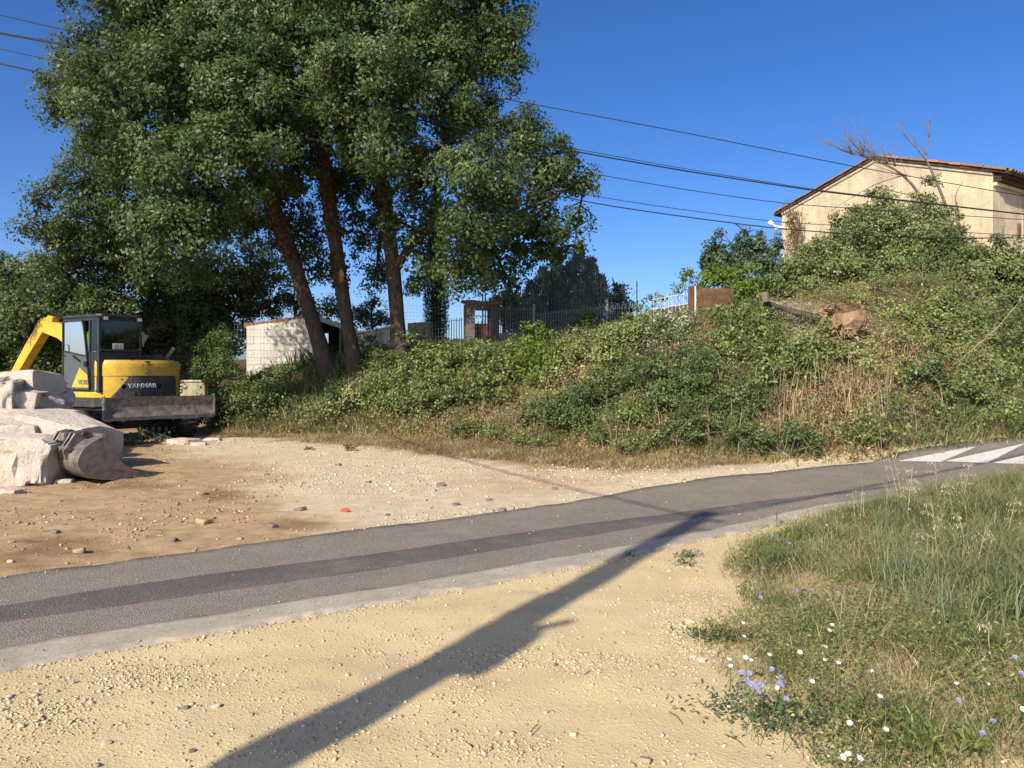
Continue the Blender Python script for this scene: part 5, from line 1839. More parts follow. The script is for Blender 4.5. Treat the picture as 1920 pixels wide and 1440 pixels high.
def ground_cover():
    rng = np.random.default_rng(71)
    # ivy and bramble mat
    x, y, z = bank_points(290000, rng)
    d = bank_d(x, y)
    dry = dryness(x, y, z)
    clump = fbm(x, y, seed=72, octs=4, scale=1.3)
    fine = fbm(x, y, seed=74, octs=3, scale=5)
    keep = rng.uniform(0, 1, len(x)) < (1 - dry * .93) * sstep(-.1, .9, d) * (.34 + .3 * sstep(1500, 1650, pix(x, y, z)[0]) + (.66 - .3 * sstep(1500, 1650, pix(x, y, z)[0])) * sstep(-.15, .25, clump))
    x, y, z, clump, fine = [a[keep] for a in (x, y, z, clump, fine)]
    N = slope_n(x, y)
    hump = sstep(-.05, .35, clump)
    lift = .04 + .55 * hump + .25 * np.maximum(0, fine)
    lift = lift * rng.uniform(.15, 1, len(x)) ** .6
    crest = np.interp(x, CREST[:, 0], CREST[:, 2])
    lift = lift * (1 - .72 * sstep(-2.2, -.2, bank_d(x, y) - crest) * sstep(7.0, 5.0, x))
    P = np.c_[x, y, z] + N * lift[:, None]
    zone = fbm(x, y, seed=97, octs=3, scale=.55)
    feathery = zone + .12 * rng.normal(size=len(x)) + .25 * sstep(1120, 1300, pix(x, y, z)[0]) * sstep(1560, 1450, pix(x, y, z)[0]) > .08
    Lf = np.where(feathery, .05, .066)[:, None]
    Wf = np.where(feathery, .008, .026)[:, None]
    V, F = leaf_arrays(P, N + np.array([-.2, -.3, 0]), Lf, Wf, rng, updir=.35, spread=.8)
    o = mesh_np('undergrowth', V, F, M_IVY, tint=np.repeat(np.clip(.44 + .7 * fbm(x, y, seed=73, octs=3, scale=.55) + .3 * fine + rng.normal(0, .15, len(x)), 0, 1), 4))
    tag(o, 'green ivy and bramble matting over the roadside bank', 'undergrowth', kind='stuff')
    # dead leaves and stems
    x, y, z = bank_points(130000, rng)
    dry = dryness(x, y, z)
    keep = rng.uniform(0, 1, len(x)) < dry * .9 + .07
    x, y, z = x[keep], y[keep], z[keep]
    N = slope_n(x, y)
    P = np.c_[x, y, z] + N * rng.uniform(.0, .2, len(x))[:, None]
    V, F = leaf_arrays(P, N, .07, .016, rng, spread=.9)
    tag(mesh_np('leaf_litter', V, F, M_DRYL, tint=np.repeat(rng.uniform(0, 1, len(x)), 4)), 'brown dead leaves and stems strewn on the bank', 'leaf litter', kind='stuff')
    # dry grass standing in the dead patches
    x, y, z = bank_points(70000, rng)
    dry = dryness(x, y, z)
    px, py = pix(x, y, z)
    keep = (rng.uniform(0, 1, len(x)) < dry * .8) & (px > 640)
    x, y, z = x[keep], y[keep], z[keep]
    n = len(x)
    h = rng.uniform(.15, .5, n) * (.7 + .5 * fbm(x, y, seed=75, octs=2, scale=1.5))
    tag(blades('dry_grass', x, y, z, h.clip(.06, 1), np.full(n, .006), np.full(n, .8), M_HAY, rng, rng.uniform(0, 1, n)), 'straw coloured dry grass standing on the bank', 'grass', kind='stuff')
    # green grass and weeds low on the bank
    x, y, z = bank_points(100000, rng)
    d = bank_d(x, y)
    px, py = pix(x, y, z)
    left = sstep(760, 560, px) * sstep(330, 420, px)
    right = sstep(1700, 1850, px) * sstep(660, 720, py)
    mid = sstep(1.6, .2, d)
    keep = (rng.uniform(0, 1, len(x)) < .9 * left * sstep(2.6, 1.2, d) + 1.0 * right + .42 * mid * (1 - dryness(x, y, z) * .6)) & (d > .0)
    x, y, z = x[keep], y[keep], z[keep]
    n = len(x)
    h = rng.uniform(.12, .42, n)
    tag(blades('tall_grass', x, y, z, h, np.full(n, .008), np.full(n, .85), M_GRASS, rng, np.clip(.4 + .4 * fbm(x, y, seed=78, octs=3, scale=1.2) + rng.normal(0, .2, n), 0, 1)), 'green grass and weeds along the foot of the bank', 'grass', kind='stuff')
    # flattened hay between the bank and the gravel
    n = 48000
    x = rng.uniform(-8, 9, n)
    toe = np.interp(x, TOE[:, 0], TOE[:, 1])
    y = toe + rng.uniform(-2.4, .8, n)
    z = gz(x, y)
    px, py = pix(x, y, z)
    lim = np.interp(px, LITTER[:, 0], LITTER[:, 1]) + 8 * fbm(x, y, seed=79, octs=3, scale=1.5)
    k = (py < lim - rng.exponential(4, n)) & (road_in(x, y) < -.05) & (px > 380)
    x, y, z = x[k], y[k], z[k]
    n = len(x)
    tag(blades('mown_hay', x, y, z + .004, rng.uniform(.05, .15, n), np.full(n, .004), np.full(n, 1.9), M_HAY, rng, np.clip(.35 + .5 * fbm(x, y, seed=81, octs=4, scale=1.8) + rng.normal(0, .22, n), 0, 1)), 'flattened mown hay between the bank and the gravel', 'hay', kind='stuff')
    k = rng.uniform(0, 1, n) < .22 * sstep(-.35, .25, fbm(x, y, seed=80, octs=3, scale=1.1)) * 2
    x, y, z = x[k], y[k], z[k]
    n = len(x)
    tag(blades('short_grass', x, y, z, rng.uniform(.03, .10, n), np.full(n, .004), np.full(n, .9), M_GRASS, rng, rng.uniform(.2, .9, n)), 'short green grass tufts among the mown hay', 'grass', kind='stuff')


ground_cover()


def shrub(name, label, lobes, mat, seed, leaf=.07, wid=.34, cluster=.2, dens=1.0, droop=.15, group=None, cat='bush', stems=4, flat=.9):
    rng = np.random.default_rng(seed)
    px, py, rpx, Y = lobes[0][:4]
    c0 = at(px, py, Y)
    zb = min(float(g0(c0.x, c0.y)), c0.z)
    loc = Vector((c0.x, c0.y, zb))
    t = thing(name, label, cat, loc, 0, group)
    VV, FF, TT, nv = [], [], [], 0
    mb = MB()
    for li, lobe in enumerate(lobes):
        px, py, rpx, Y = lobe[:4]
        dd = lobe[4] if len(lobe) > 4 else 1.0
        c = np.array(tuple(at(px, py, Y)))
        r = rpx / FOCAL * Y
        n = int(2100 * r * r * dens * dd * (.115 / leaf) ** 1.7)
        P, out, tone, cc = lobe_leaves(c, r, n, rng, shell=.6, cluster=min(cluster, r * .6), flat=flat, inner=.3, seed=seed + li)
        V, F = leaf_arrays(P, out, leaf, leaf * wid, rng, updir=.35, droop=droop, spread=.8)
        VV.append(V - np.array(tuple(loc))); FF.append(F + nv); nv += len(V)
        TT.append(np.repeat(np.clip(.46 + tone * 1.1 + rng.normal(0, .16, n), 0, 1), 4))
        for kk in rng.choice(len(cc), min(len(cc), stems), replace=False):
            e = Vector(cc[kk]) - loc
            b0 = Vector((rng.normal(0, .06), rng.normal(0, .06), -.05))
            mb.tube([b0, b0.lerp(e, .5) + Vector(rng.normal(0, .08, 3)), e], [.016, .011, .004], 5, caps=False)
    mb.build('stem', M_BARKG, t)
    mesh_np('foliage', np.vstack(VV), np.vstack(FF), mat, t, tint=np.concatenate(TT))
    return t


def gy(px, py):
    """distance of the bank surface at this column and row"""
    return ground_at(px, py).y


def sh(label, lobes, mat, seed, **kw):
    L = []
    for lobe in lobes:
        px, py, r = lobe[:3]
        if len(lobe) < 4 or lobe[3] is None:
            Y = gy(px, py + r * .7) - .12
            py, r = py - r * .12, r * 1.12
        else:
            Y = lobe[3]
        L.append((px, py, r, Y) + tuple(lobe[4:]))
    return shrub(kw.pop('name', 'shrub'), label, L, mat, seed, **kw)


BG = 'bushes growing on the bank'
sh('low ivy hummock at the foot of the third oak', [(800, 672, 40), (850, 680, 36), (770, 700, 34), (830, 715, 36)], M_IVY, 201, group=BG, leaf=.08, flat=.8)
sh('broad bramble mound below the gateway', [(905, 672, 38), (950, 690, 40), (890, 720, 40), (930, 735, 34)], M_IVY, 202, group=BG, leaf=.075, flat=.85)
sh('fresh green bramble bush below the fence post', [(1005, 645, 36), (1010, 685, 38), (983, 672, 32)], M_BRIGHT, 203, group=BG, leaf=.08, droop=.3, dens=1.4)
sh('bright leafy sapling growing before the long iron fence', [(1100, 606, 24, 20.4), (1088, 632, 26, 20.0), (1114, 622, 22, 20.2)], M_BRIGHT, 204, group=BG, leaf=.075, dens=1.8)
sh('dark green evergreen bush at the middle of the bank', [(1085, 755, 46), (1050, 775, 36), (1120, 740, 40), (1150, 720, 32), (1080, 790, 32)], M_DARKB, 205, group=BG, leaf=.06)
sh('small dark bush low beside the brown leaf litter', [(1010, 775, 24), (985, 785, 18)], M_DARKB, 206, group=BG, leaf=.06)
sh('bushy green shrub below the pale flowering shrub', [(1240, 710, 48), (1290, 720, 46), (1200, 700, 36), (1260, 755, 40), (1310, 690, 36)], M_DARKB, 207, group=BG, leaf=.06, dens=1.0)
sh('pale shrub with whitish leaves below the white railing', [(1255, 608, 36, 17.2), (1225, 622, 32, 16.9), (1288, 616, 32, 17.0), (1292, 645, 28, 16.6)], M_PALE, 208, group=BG, leaf=.065, dens=1.6)
sh('yellow-green leafy shrub left of the pale flowering shrub', [(1205, 618, 30, 17.8), (1188, 635, 26, 17.4), (1218, 598, 22, 18)], M_BRIGHT, 209, group=BG, leaf=.07, dens=1.5)
sh('fresh weeds tuft by the short iron fence end', [(1150, 622, 26, 19.2), (1174, 606, 22, 19.8), (1130, 634, 22, 18.8)], M_IVY, 210, group=BG, leaf=.065, dens=1.6)
sh('rounded green bush under the lying tree trunk', [(1380, 610, 42), (1420, 640, 44), (1360, 650, 36), (1440, 600, 30)], M_IVY, 211, group=BG, leaf=.075)
sh('leafy hanging bush left of the dry grass slope', [(1480, 665, 42), (1510, 695, 38), (1450, 690, 38), (1430, 715, 32)], M_IVY, 212, group=BG, leaf=.085, droop=.4)
sh('wide low green bush at the middle right of the bank', [(1350, 730, 46), (1390, 755, 40), (1330, 770, 38), (1420, 745, 34)], M_DARKB, 213, group=BG, leaf=.055)
sh('trailing green weeds at the foot of the bank by the road', [(1480, 820, 30), (1430, 825, 28), (1390, 815, 30), (1520, 830, 24)], M_DARKB, 214, group=BG, leaf=.05, flat=.7)
sh('low weeds below the dark evergreen bush', [(1180, 830, 28), (1120, 815, 26), (1230, 825, 24)], M_IVY, 215, group=BG, leaf=.045, flat=.6, dens=.8)
sh('low weeds at the toe of the bank near the middle', [(970, 820, 26), (930, 810, 22), (1020, 825, 24)], M_IVY, 216, group=BG, leaf=.045, flat=.5, dens=.7)
sh('ivy mound low on the left bank', [(740, 745, 40), (790, 755, 38), (700, 730, 34)], M_IVY, 217, group=BG, leaf=.07, flat=.8)
sh('shaded leafy growth between the excavator and the first oak', [(430, 740, 44), (470, 760, 40), (410, 775, 36), (500, 735, 36)], M_DARKB, 218, group=BG, leaf=.075)
sh('ivy covered base between the second and third oak trunks', [(700, 655, 30), (775, 640, 24, 20.6), (720, 680, 26)], M_DARKB, 219, group=BG, leaf=.075)
_more = [('greyish weedy bush under the gateway', 880, 655, 20, M_DARKB, .05), ('small rounded bush beside the brown leaf patch', 860, 745, 26, M_DARKB, .055), ('upright leafy bush below the long iron fence', 1060, 655, 26, M_IVY, .06),
         ('dark bush beneath the pale flowering shrub', 1300, 665, 28, M_DARKB, .06), ('bright bramble tuft at the middle of the bank', 1160, 680, 26, M_IVY, .065), ('low dark bush above the mown hay', 1290, 800, 34, M_DARKB, .05),
         ('ivy tuft on the left slope below the third oak', 800, 735, 28, M_IVY, .06), ('rounded weed bush right of the leaf litter', 1185, 770, 30, M_IVY, .055), ('small bush at the top of the dry slope', 1560, 660, 22, M_IVY, .06),
         ('green bush at the right end of the dry slope', 1730, 700, 34, M_DARKB, .06), ('low bush on the grassy slope near the far road', 1800, 730, 30, M_IVY, .055), ('leafy bush left of the stump tangle', 1400, 590, 26, M_IVY, .06),
         ('tall weed bush at the toe near the road bend', 1620, 810, 26, M_IVY, .05), ('dark bush low on the left bank', 640, 745, 28, M_DARKB, .06), ('weed bush at the bank foot near the hay', 880, 800, 22, M_IVY, .05)]
for q, (lab, px, py, r, mt, lf) in enumerate(_more):
    sh(lab, [(px, py, r), (px + r * .8, py + r * .3, r * .75), (px - r * .7, py + r * .25, r * .7)], mt, 260 + q, group=BG, leaf=lf, dens=1.3, flat=.85)


def bramble_canes():
    """arching canes with leaves over the bank"""
    rng = np.random.default_rng(95)
    x, y, z = bank_points(900, rng)
    dr = dryness(x, y, z)
    mb, C, N = MB(), [], []
    n = 0
    for i in range(len(x)):
        if n > 230: break
        px, py = pix(x[i], y[i], z[i])
        if not (700 < px < 1950): continue
        n += 1
        a = rng.uniform(0, 6.28)
        L, hgt = rng.uniform(.5, 1.3), rng.uniform(.3, .65) * (.5 if x[i] < 5.5 and bank_d(x[i], y[i]) > np.interp(x[i], CREST[:, 0], CREST[:, 2]) - 1.2 else 1)
        d = np.array([math.cos(a), math.sin(a) * .5])
        pts = []
        for f in np.linspace(0, 1, 7):
            q = np.array([x[i], y[i]]) + d * L * f
            pts.append(Vector((q[0], q[1], float(g0(q[0], q[1])) + .05 + hgt * math.sin(math.pi * (.08 + .85 * f)))))
        mb.tube(pts, [.007, .006, .006, .005, .005, .004, .003], 4, caps=False)
        if dr[i] < .5:
            for f in range(26):
                t = rng.uniform(.15, 1) * 5.99
                p = pts[int(t)].lerp(pts[int(t) + 1], t - int(t))
                C.append(tuple(p + Vector(rng.normal(0, .035, 3)))); N.append((0, -.4, .8))
    o = mb.build('bramble_canes', M_DEADW)
    tag(o, 'thin bramble canes arching over the bank', 'brambles', kind='stuff')
    V, F = leaf_arrays(np.array(C), np.array(N), .062, .024, rng, spread=.8)
    tag(mesh_np('bramble_leaves', V, F, M_IVY, tint=np.repeat(rng.uniform(.3, 1, len(C)), 4)), 'leaves along the arching bramble canes', 'brambles', kind='stuff')
    # tall dead stalks on the dry slope
    n = 2600
    x, y, z = bank_points(n * 6, rng)
    px, py = pix(x, y, z)
    k = sstep(1.2, .4, np.hypot((px - 1590) / 170, (py - 760) / 80)) + .5 * sstep(1.2, .4, np.hypot((px - 1430) / 140, (py - 820) / 45)) + .25 * sstep(1.2, .4, np.hypot((px - 1150) / 300, (py - 810) / 40))
    k = rng.uniform(0, 1, len(x)) < k * .45
    x, y, z = x[k], y[k], z[k]
    n = len(x)
    tag(blades('straw_stalks', x, y, z, rng.uniform(.35, .95, n), np.full(n, .0055), np.full(n, .35), M_HAY, rng, rng.uniform(.35, 1, n)), 'tall straw stalks standing on the dry slope', 'dry grass', kind='stuff')


bramble_canes()
RG = 'overgrown shrubs in front of the house'
sh('tall clematis curtain climbing the dead tree trunks', [(1640, 385, 34, 20.5), (1660, 420, 48, 20.3), (1615, 450, 52, 20.0), (1735, 380, 26, 20.7, .9), (1760, 410, 34, 20.6), (1700, 450, 58, 20.2), (1770, 450, 44, 20.3), (1745, 340, 15, 20.8, .6)], M_CLEM, 231, group=RG, leaf=.08, droop=.3, cluster=.3, dens=1.7)
sh('rounded clematis mass below the gable wall', [(1575, 490, 62, 19.6), (1545, 535, 54, 18.9), (1630, 520, 64, 19.0), (1520, 480, 40, 19.8), (1565, 440, 36, 20.2), (1595, 415, 26, 20.4)], M_CLEM, 232, group=RG, leaf=.08, droop=.3, cluster=.3, dens=1.6)
sh('broad dark creeper mass under the dead tree', [(1730, 515, 66, 19.3), (1790, 490, 56, 19.6), (1700, 575, 60, 18.3), (1760, 585, 56, 18.2)], M_DARKB, 233, group=RG, leaf=.075, cluster=.3, dens=1.5)
sh('creeper mass hanging below the right house corner', [(1850, 520, 60, 19.0), (1905, 545, 60, 18.6), (1830, 570, 52, 18.3), (1870, 480, 38, 19.4), (1940, 520, 50, 18.8)], M_CLEM, 234, group=RG, leaf=.075, cluster=.3, dens=1.6)
sh('dark bramble mass above the leaning cane', [(1820, 630, 54, 17.2), (1885, 630, 56, 17.2), (1775, 650, 46, 16.8)], M_IVY, 235, group=RG, leaf=.08, cluster=.28, droop=.3, dens=1.4)
sh('low bramble at the picture edge above the grass verge', [(1890, 700, 44, 15.8), (1930, 680, 44, 16), (1850, 700, 36, 15.8)], M_IVY, 236, group=RG, leaf=.075, cluster=.24, dens=1.3)
sh('ivy clad shrub at the left corner of the house', [(1490, 520, 48, 19.4), (1530, 515, 44, 19.6), (1460, 555, 44, 18.8), (1515, 570, 46, 18.4)], M_IVY, 237, group=RG, leaf=.075, cluster=.26, dens=1.4)
sh('yellow-green leafy shrub behind the brown sheet', [(1400, 525, 46, 19.2), (1365, 540, 36, 19.0), (1430, 545, 40, 18.8), (1340, 520, 32, 19.6), (1385, 560, 30, 18.4)], M_BRIGHT, 238, group=RG, leaf=.08, cluster=.24, dens=1.3)
sh('pale yellow sprig above the white railing', [(1290, 518, 18, 20), (1310, 535, 22, 19.8), (1275, 540, 14, 20, .7), (1325, 515, 18, 20)], M_BRIGHT, 239, group=RG, leaf=.085, cluster=.18, dens=.8)
sh('yellowing vine over the fence end left of the railing', [(1215, 565, 14, 20.4, .6), (1240, 560, 14, 20, .6), (1228, 590, 18, 19.6, .8), (1195, 575, 12, 20.6, .6)], M_BRIGHT, 240, group=RG, leaf=.075, cluster=.14, dens=.9)
sh('bramble spray growing over the foot of the brown sheet', [(1345, 590, 18, 17.2), (1365, 585, 16, 17.2), (1325, 597, 12, 17.2)], M_IVY, 242, group=RG, leaf=.065, cluster=.16)
sh('weeds climbing the white railing from below', [(1250, 592, 12, 18.2), (1275, 590, 12, 18.0), (1235, 585, 9, 18.2)], M_IVY, 243, group=RG, leaf=.06, cluster=.12)
oak('bay_tree', 'upright dark bluish-green saplings left of the house corner', [(1390, 560, 21.5, 4), (1390, 510, 21.5, 3), (1390, 460, 21.5, 1.5)],
    [(1340, 468, 24, 21.5), (1355, 495, 32, 21.4), (1395, 460, 26, 21.6), (1385, 495, 32, 21.4), (1422, 468, 24, 21.6), (1432, 495, 30, 21.4), (1452, 472, 20, 21.8), (1322, 490, 20, 21.4), (1350, 438, 9, 21.5, .7), (1395, 434, 8, 21.6, .7), (1425, 438, 8, 21.6, .7), (1458, 448, 8, 21.8, .7)], 241,
    leaf=.10, cluster=.17, twigs=4, mat=leaf_mat('bay_leaf', [(0, (.045, .08, .045)), (.5, (.085, .135, .07)), (1, (.15, .20, .11))], .3, .45, .4))

# ivy on the house corner and a dried vine hanging over it
rng = np.random.default_rng(88)
# dead tree by the house
db = at(1795, 470, 21.5)
dt = thing('dead_tree', 'leafless dead tree leaning across the house gable', 'tree', db)
def branch(mb, px_pts, loc, thin=.44):
    pts, rad = smooth_path(*trunk_pts(px_pts), 14)
    mb.tube([p - loc for p in pts], [r * thin for r in rad], 7)
tmb2 = MB()
branch(tmb2, [(1800, 490, 21.5, 9), (1785, 430, 21.5, 7.5), (1770, 370, 21.5, 6), (1745, 320, 21.4, 5), (1737, 290, 21.4, 4), (1700, 262, 21.3, 2.8), (1680, 230, 21.3, 1.2)], db)
tmb2.build('trunk', M_DEADW, dt, smooth=True)
lim = MB()
branch(lim, [(1760, 450, 21.2, 7), (1730, 370, 21.1, 6), (1700, 330, 21, 5), (1650, 300, 21, 3.5), (1600, 290, 20.9, 2), (1545, 265, 20.8, .9)], db)
branch(lim, [(1737, 290, 21.4, 3), (1742, 255, 21.4, 2), (1744, 222, 21.4, 1)], db)
branch(lim, [(1790, 440, 21.4, 4), (1800, 400, 21.3, 3), (1788, 370, 21.3, 2), (1805, 340, 21.3, 1)], db)
branch(lim, [(1700, 330, 21, 3), (1660, 310, 20.9, 2.5), (1620, 290, 20.8, 1.6), (1570, 292, 20.7, .8)], db)
branch(lim, [(1690, 330, 21, 2.5), (1640, 345, 20.9, 2), (1590, 375, 20.8, 1.2), (1550, 400, 20.7, .8)], db)
branch(lim, [(1730, 370, 21, 2.5), (1680, 360, 20.9, 1.8), (1640, 350, 20.8, 1)], db)
for k in range(64):
    x0, y0 = random.choice([(1650, 300), (1620, 292), (1600, 290), (1665, 305), (1680, 312), (1700, 330), (1640, 298)])
    ang = random.uniform(1.7, 3.0)
    ln = random.uniform(35, 105)
    x1, y1 = x0 + ln * math.cos(ang), y0 - ln * math.sin(ang) * .85
    Y = 20.9 + random.uniform(-.4, .4)
    branch(lim, [(x0, y0, 20.95, 1.3), ((x0 + x1) / 2 + random.uniform(-6, 6), (y0 + y1) / 2 + random.uniform(-5, 5), Y, .9), (x1, y1, Y, .45)], db)
for k in range(10):
    x0, y0 = random.choice([(1737, 290), (1700, 262), (1742, 255), (1720, 276)])
    x1, y1 = x0 + random.uniform(-30, 15), y0 - random.uniform(20, 55)
    branch(lim, [(x0, y0, 21.35, 1.2), ((x0 + x1) / 2 + random.uniform(-4, 4), (y0 + y1) / 2, 21.3, .8), (x1, y1, 21.3, .45)], db)
lim.build('branch', M_DEADW, dt, smooth=True)

vb = at(1490, 490, 28.2)
vn = thing('dried_vine', 'dried brown vine hanging on the left house corner', 'vine', vb)
mbv = MB()
for k in range(26):
    x0 = 1490 + random.uniform(-14, 14)
    pts = [(x0 + random.uniform(-3, 3) + 6 * math.sin(q * .9 + k), 398 + q * 10.5 + random.uniform(-3, 3), 27.9 - .25 * random.random(), .7) for q in range(9)]
    branch(mbv, pts, vb)
for k in range(14):
    x0 = random.uniform(1465, 1500)
    branch(mbv, [(x0, 405, 27.8, .8), (x0 + random.uniform(-8, 8), 390 - random.uniform(0, 8), 27.7, .6), (x0 + random.uniform(-12, 10), 385 - random.uniform(0, 18), 27.7, .4)], vb)
mbv.build('stem', plain('dry_stem', (.13, .09, .06), .95, .1, var=.3), vn)
hl = hs.matrix_basis
C = []
for k in range(240):
    C.append(tuple(at(1488 + random.gauss(0, 9), random.uniform(395, 470), 27.9 - .2 * random.random()) - vb))
C = np.array(C)
V, F = leaf_arrays(C, np.tile(np.array([-.8, -.6, 0]), (len(C), 1)), .12, .04, rng, droop=.8)
mesh_np('dead_leaf', V, F, M_DRYL, vn, tint=np.repeat(rng.uniform(0, .7, len(C)), 4))['kind'] = 'stuff'

# uprooted trunk with its root plate
sb = at(1500, 590, gy(1500, 640))
SYY = sb.y
st_ = thing('uprooted_stump', 'uprooted tree stump lying on the bank with torn root plate', 'stump', sb)
log = MB()
lp, lr = smooth_path(*trunk_pts([(1432, 566, SYY + .3, 4), (1455, 574, SYY + .25, 4.5), (1490, 586, SYY + .1, 5.5), (1540, 598, SYY, 9), (1585, 607, SYY - .1, 15)]), 14)
gnarl(log, [p - sb for p in lp], lr, 12, .3, 5)
log.build('trunk', M_BARK, st_, smooth=True)
MB().tube([at(1437, 566, SYY + .1) - sb, at(1432, 548, SYY + .1) - sb], [.075, .085], 10).build('cut_stub', M_BARKG, st_, bevel=.01)
me = rock_mesh('root_plate', (.72, .6, .58), 613, subdiv=5, cuts=2, rough=.24, cutmin=.7, pits=.2)
me.materials.append(plain('torn_root_soil', (.27, .19, .115), .95, .1, var=.45, vscale=9, bump=.9, bscale=18, dirt=(.12, .07, .04), dirt_amt=.85, dscale=5))
o = link_mesh('root_plate', me, st_)
o.location = at(1583, 602, SYY - .3) - sb
roots = MB()
for k in range(45):
    a = random.uniform(0, 2 * math.pi)
    c = at(1580, 604, SYY - .35) - sb
    d = Vector((random.gauss(0, .5), random.gauss(-.4, .4), random.gauss(-.2, .6))).normalized()
    p0 = c + d * .26
    roots.tube([p0 - d * .06, p0 + d * .05 + Vector((0, 0, -.03)), p0 + d * .11 + Vector((random.gauss(0, .07), random.gauss(0, .05), -.08))], [.022 * random.uniform(.4, 1.3), .014, .004], 5)
roots.build('root', plain('root_wood', (.30, .20, .115), .95, .1, var=.3), st_)['kind'] = 'stuff'
tang = MB()
for k in range(1300):
    px, py = random.uniform(1425, 1595), 0
    py = 562 + (px - 1430) * .2 + random.triangular(-8, 66, 12)
    Yk = gy(px, min(py + 10, 700)) - .2 + random.uniform(-.22, .08)
    c = at(px, py, Yk) - sb
    a = random.uniform(-.6, 1.4)
    ln = random.uniform(.15, .55)
    d = Vector((math.cos(a), random.gauss(0, .3), -math.sin(a) * .8))
    tang.tube([c, c + d * ln * .5 + Vector((0, 0, random.gauss(0, .06))), c + d * ln], [.008, .006, .003], 4, caps=False)
tang.build('twig_tangle', plain('grey_twigs', (.33, .26, .195), .95, .1, var=.35), st_)['kind'] = 'stuff'
sp = at(1400, 572, gy(1400, 590) - .1)
o = MB().bar((-.35, 0, .0), (.35, .05, .06), .12, .13).build('old_plank', plain('grey_plank', (.17, .12, .085), .95, .1, var=.3, vscale=10))
o.location = at(1372, 578, gy(1372, 600) - .05)
o.rotation_euler = (.1, -.1, .2)
tag(o, 'short grey timber lying beside the brown sheet', 'timber')

# cane leaning out of the brambles, fallen stems
cb = at(1782, 690, 14.6)
cane = thing('leaning_cane', 'long dry cane leaning out of the bramble at the right', 'cane', cb)
mb = MB()
branch(mb, [(1782, 690, 14.6, 1.6), (1830, 650, 14.9, 1.5), (1870, 615, 15.2, 1.2), (1908, 570, 15.5, .7)], cb)
mb.build('stalk', plain('cane', (.42, .35, .24), .8, .2, var=.15), cane)
mb = MB()
for k in range(12):
    t = random.uniform(.35, .9)
    x0, y0 = 1782 + 126 * t, 690 - 120 * t
    branch(mb, [(x0, y0, 15, .7), (x0 + random.uniform(5, 22), y0 - random.uniform(-2, 12), 15, .4)], cb)
mb.build('side_twig', plain('cane_twig', (.36, .29, .2), .8, .2), cane)['kind'] = 'stuff'
for i, pts in enumerate([[(1500, 650, 0), (1540, 672, 0), (1580, 688, 0)], [(1508, 620, 0), (1520, 645, 0), (1530, 660, 0)], [(1700, 785, 0), (1740, 800, 0), (1790, 812, 0)], [(1640, 770, 0), (1670, 752, 0), (1700, 740, 0)]]):
    P = [ground_at(a, b) + Vector((0, -.05, .12)) for a, b, _ in pts]
    o = MB().tube(P, [.014, .011, .006], 6).build('fallen_branch', M_DEADW)
    tag(o, ['pale fallen branch sloping below the stump trunk', 'short bare branch hanging under the stump tangle', 'pale dry stem lying near the far road edge', 'bare stick across the dry grass slope'][i], 'branch')

# strap-leaved clumps under the oaks
M_IRIS = leaf_mat('iris_blade', [(0, (.03, .06, .022)), (.5, (.06, .105, .035)), (1, (.13, .18, .07))], .3, .45, .4)
rng = np.random.default_rng(90)
for i, (px, py, n, r, hh) in enumerate([(500, 690, 150, .8, .75), (565, 690, 120, .7, .7), (460, 705, 110, .7, .7), (640, 705, 90, .6, .5), (700, 700, 60, .45, .45), (600, 760, 130, .9, .5), (680, 765, 130, .9, .45), (530, 775, 110, .8, .45)]):
    p = ground_at(px, py)
    t = thing('iris_clump', ['dark strap-leaved clump before the block shed', 'strap-leaved clump between shed and first oak', 'strap-leaved clump at the left end of the shed wall', 'strap-leaved clump at the second oak base', 'small strap-leaved clump left of the third oak', 'sunlit arching grass clump below the first oak', 'sunlit arching grass clump below the second oak', 'arching grass clump low on the left bank'][i], 'plant', p, 0, 'strap-leaved clumps under the oaks')
    x, y = p.x + rng.normal(0, r * .5, n), p.y + rng.normal(0, r * .35, n)
    z = g0(x, y)
    blades('foliage', x, y, z, rng.uniform(.55, 1.1, n) * hh, np.full(n, .018), np.full(n, .75), M_IRIS if i < 5 else M_GRASS, rng, rng.uniform(.2, 1, n) if i < 5 else rng.uniform(.4, 1, n), t, origin=tuple(p))

# weeds around the machine
sh('grey-green weed patch in front of the excavator tracks', [(255, 822, 14), (275, 816, 16), (300, 820, 12), (240, 828, 10)], M_OLIVE, 251, leaf=.07, flat=.6, dens=1.2, name='weed_patch')
sh('withered grey-green plants between the blocks and the cab', [(92, 722, 22, 15.6), (108, 735, 18, 15.6), (75, 712, 14, 15.6, .7)], M_OLIVE, 252, leaf=.10, dens=.7, name='weed_patch')
sh('small green sprig lying on the pale gravel', [(652, 838, 7), (662, 839, 6)], M_IVY, 253, leaf=.06, flat=.4, name='leafy_sprig', cat='sprig')
sh('tiny dark sprig left of the green one on the gravel', [(577, 839, 4), (583, 840, 3)], M_DARKB, 254, leaf=.05, flat=.5, name='leafy_sprig', cat='sprig')
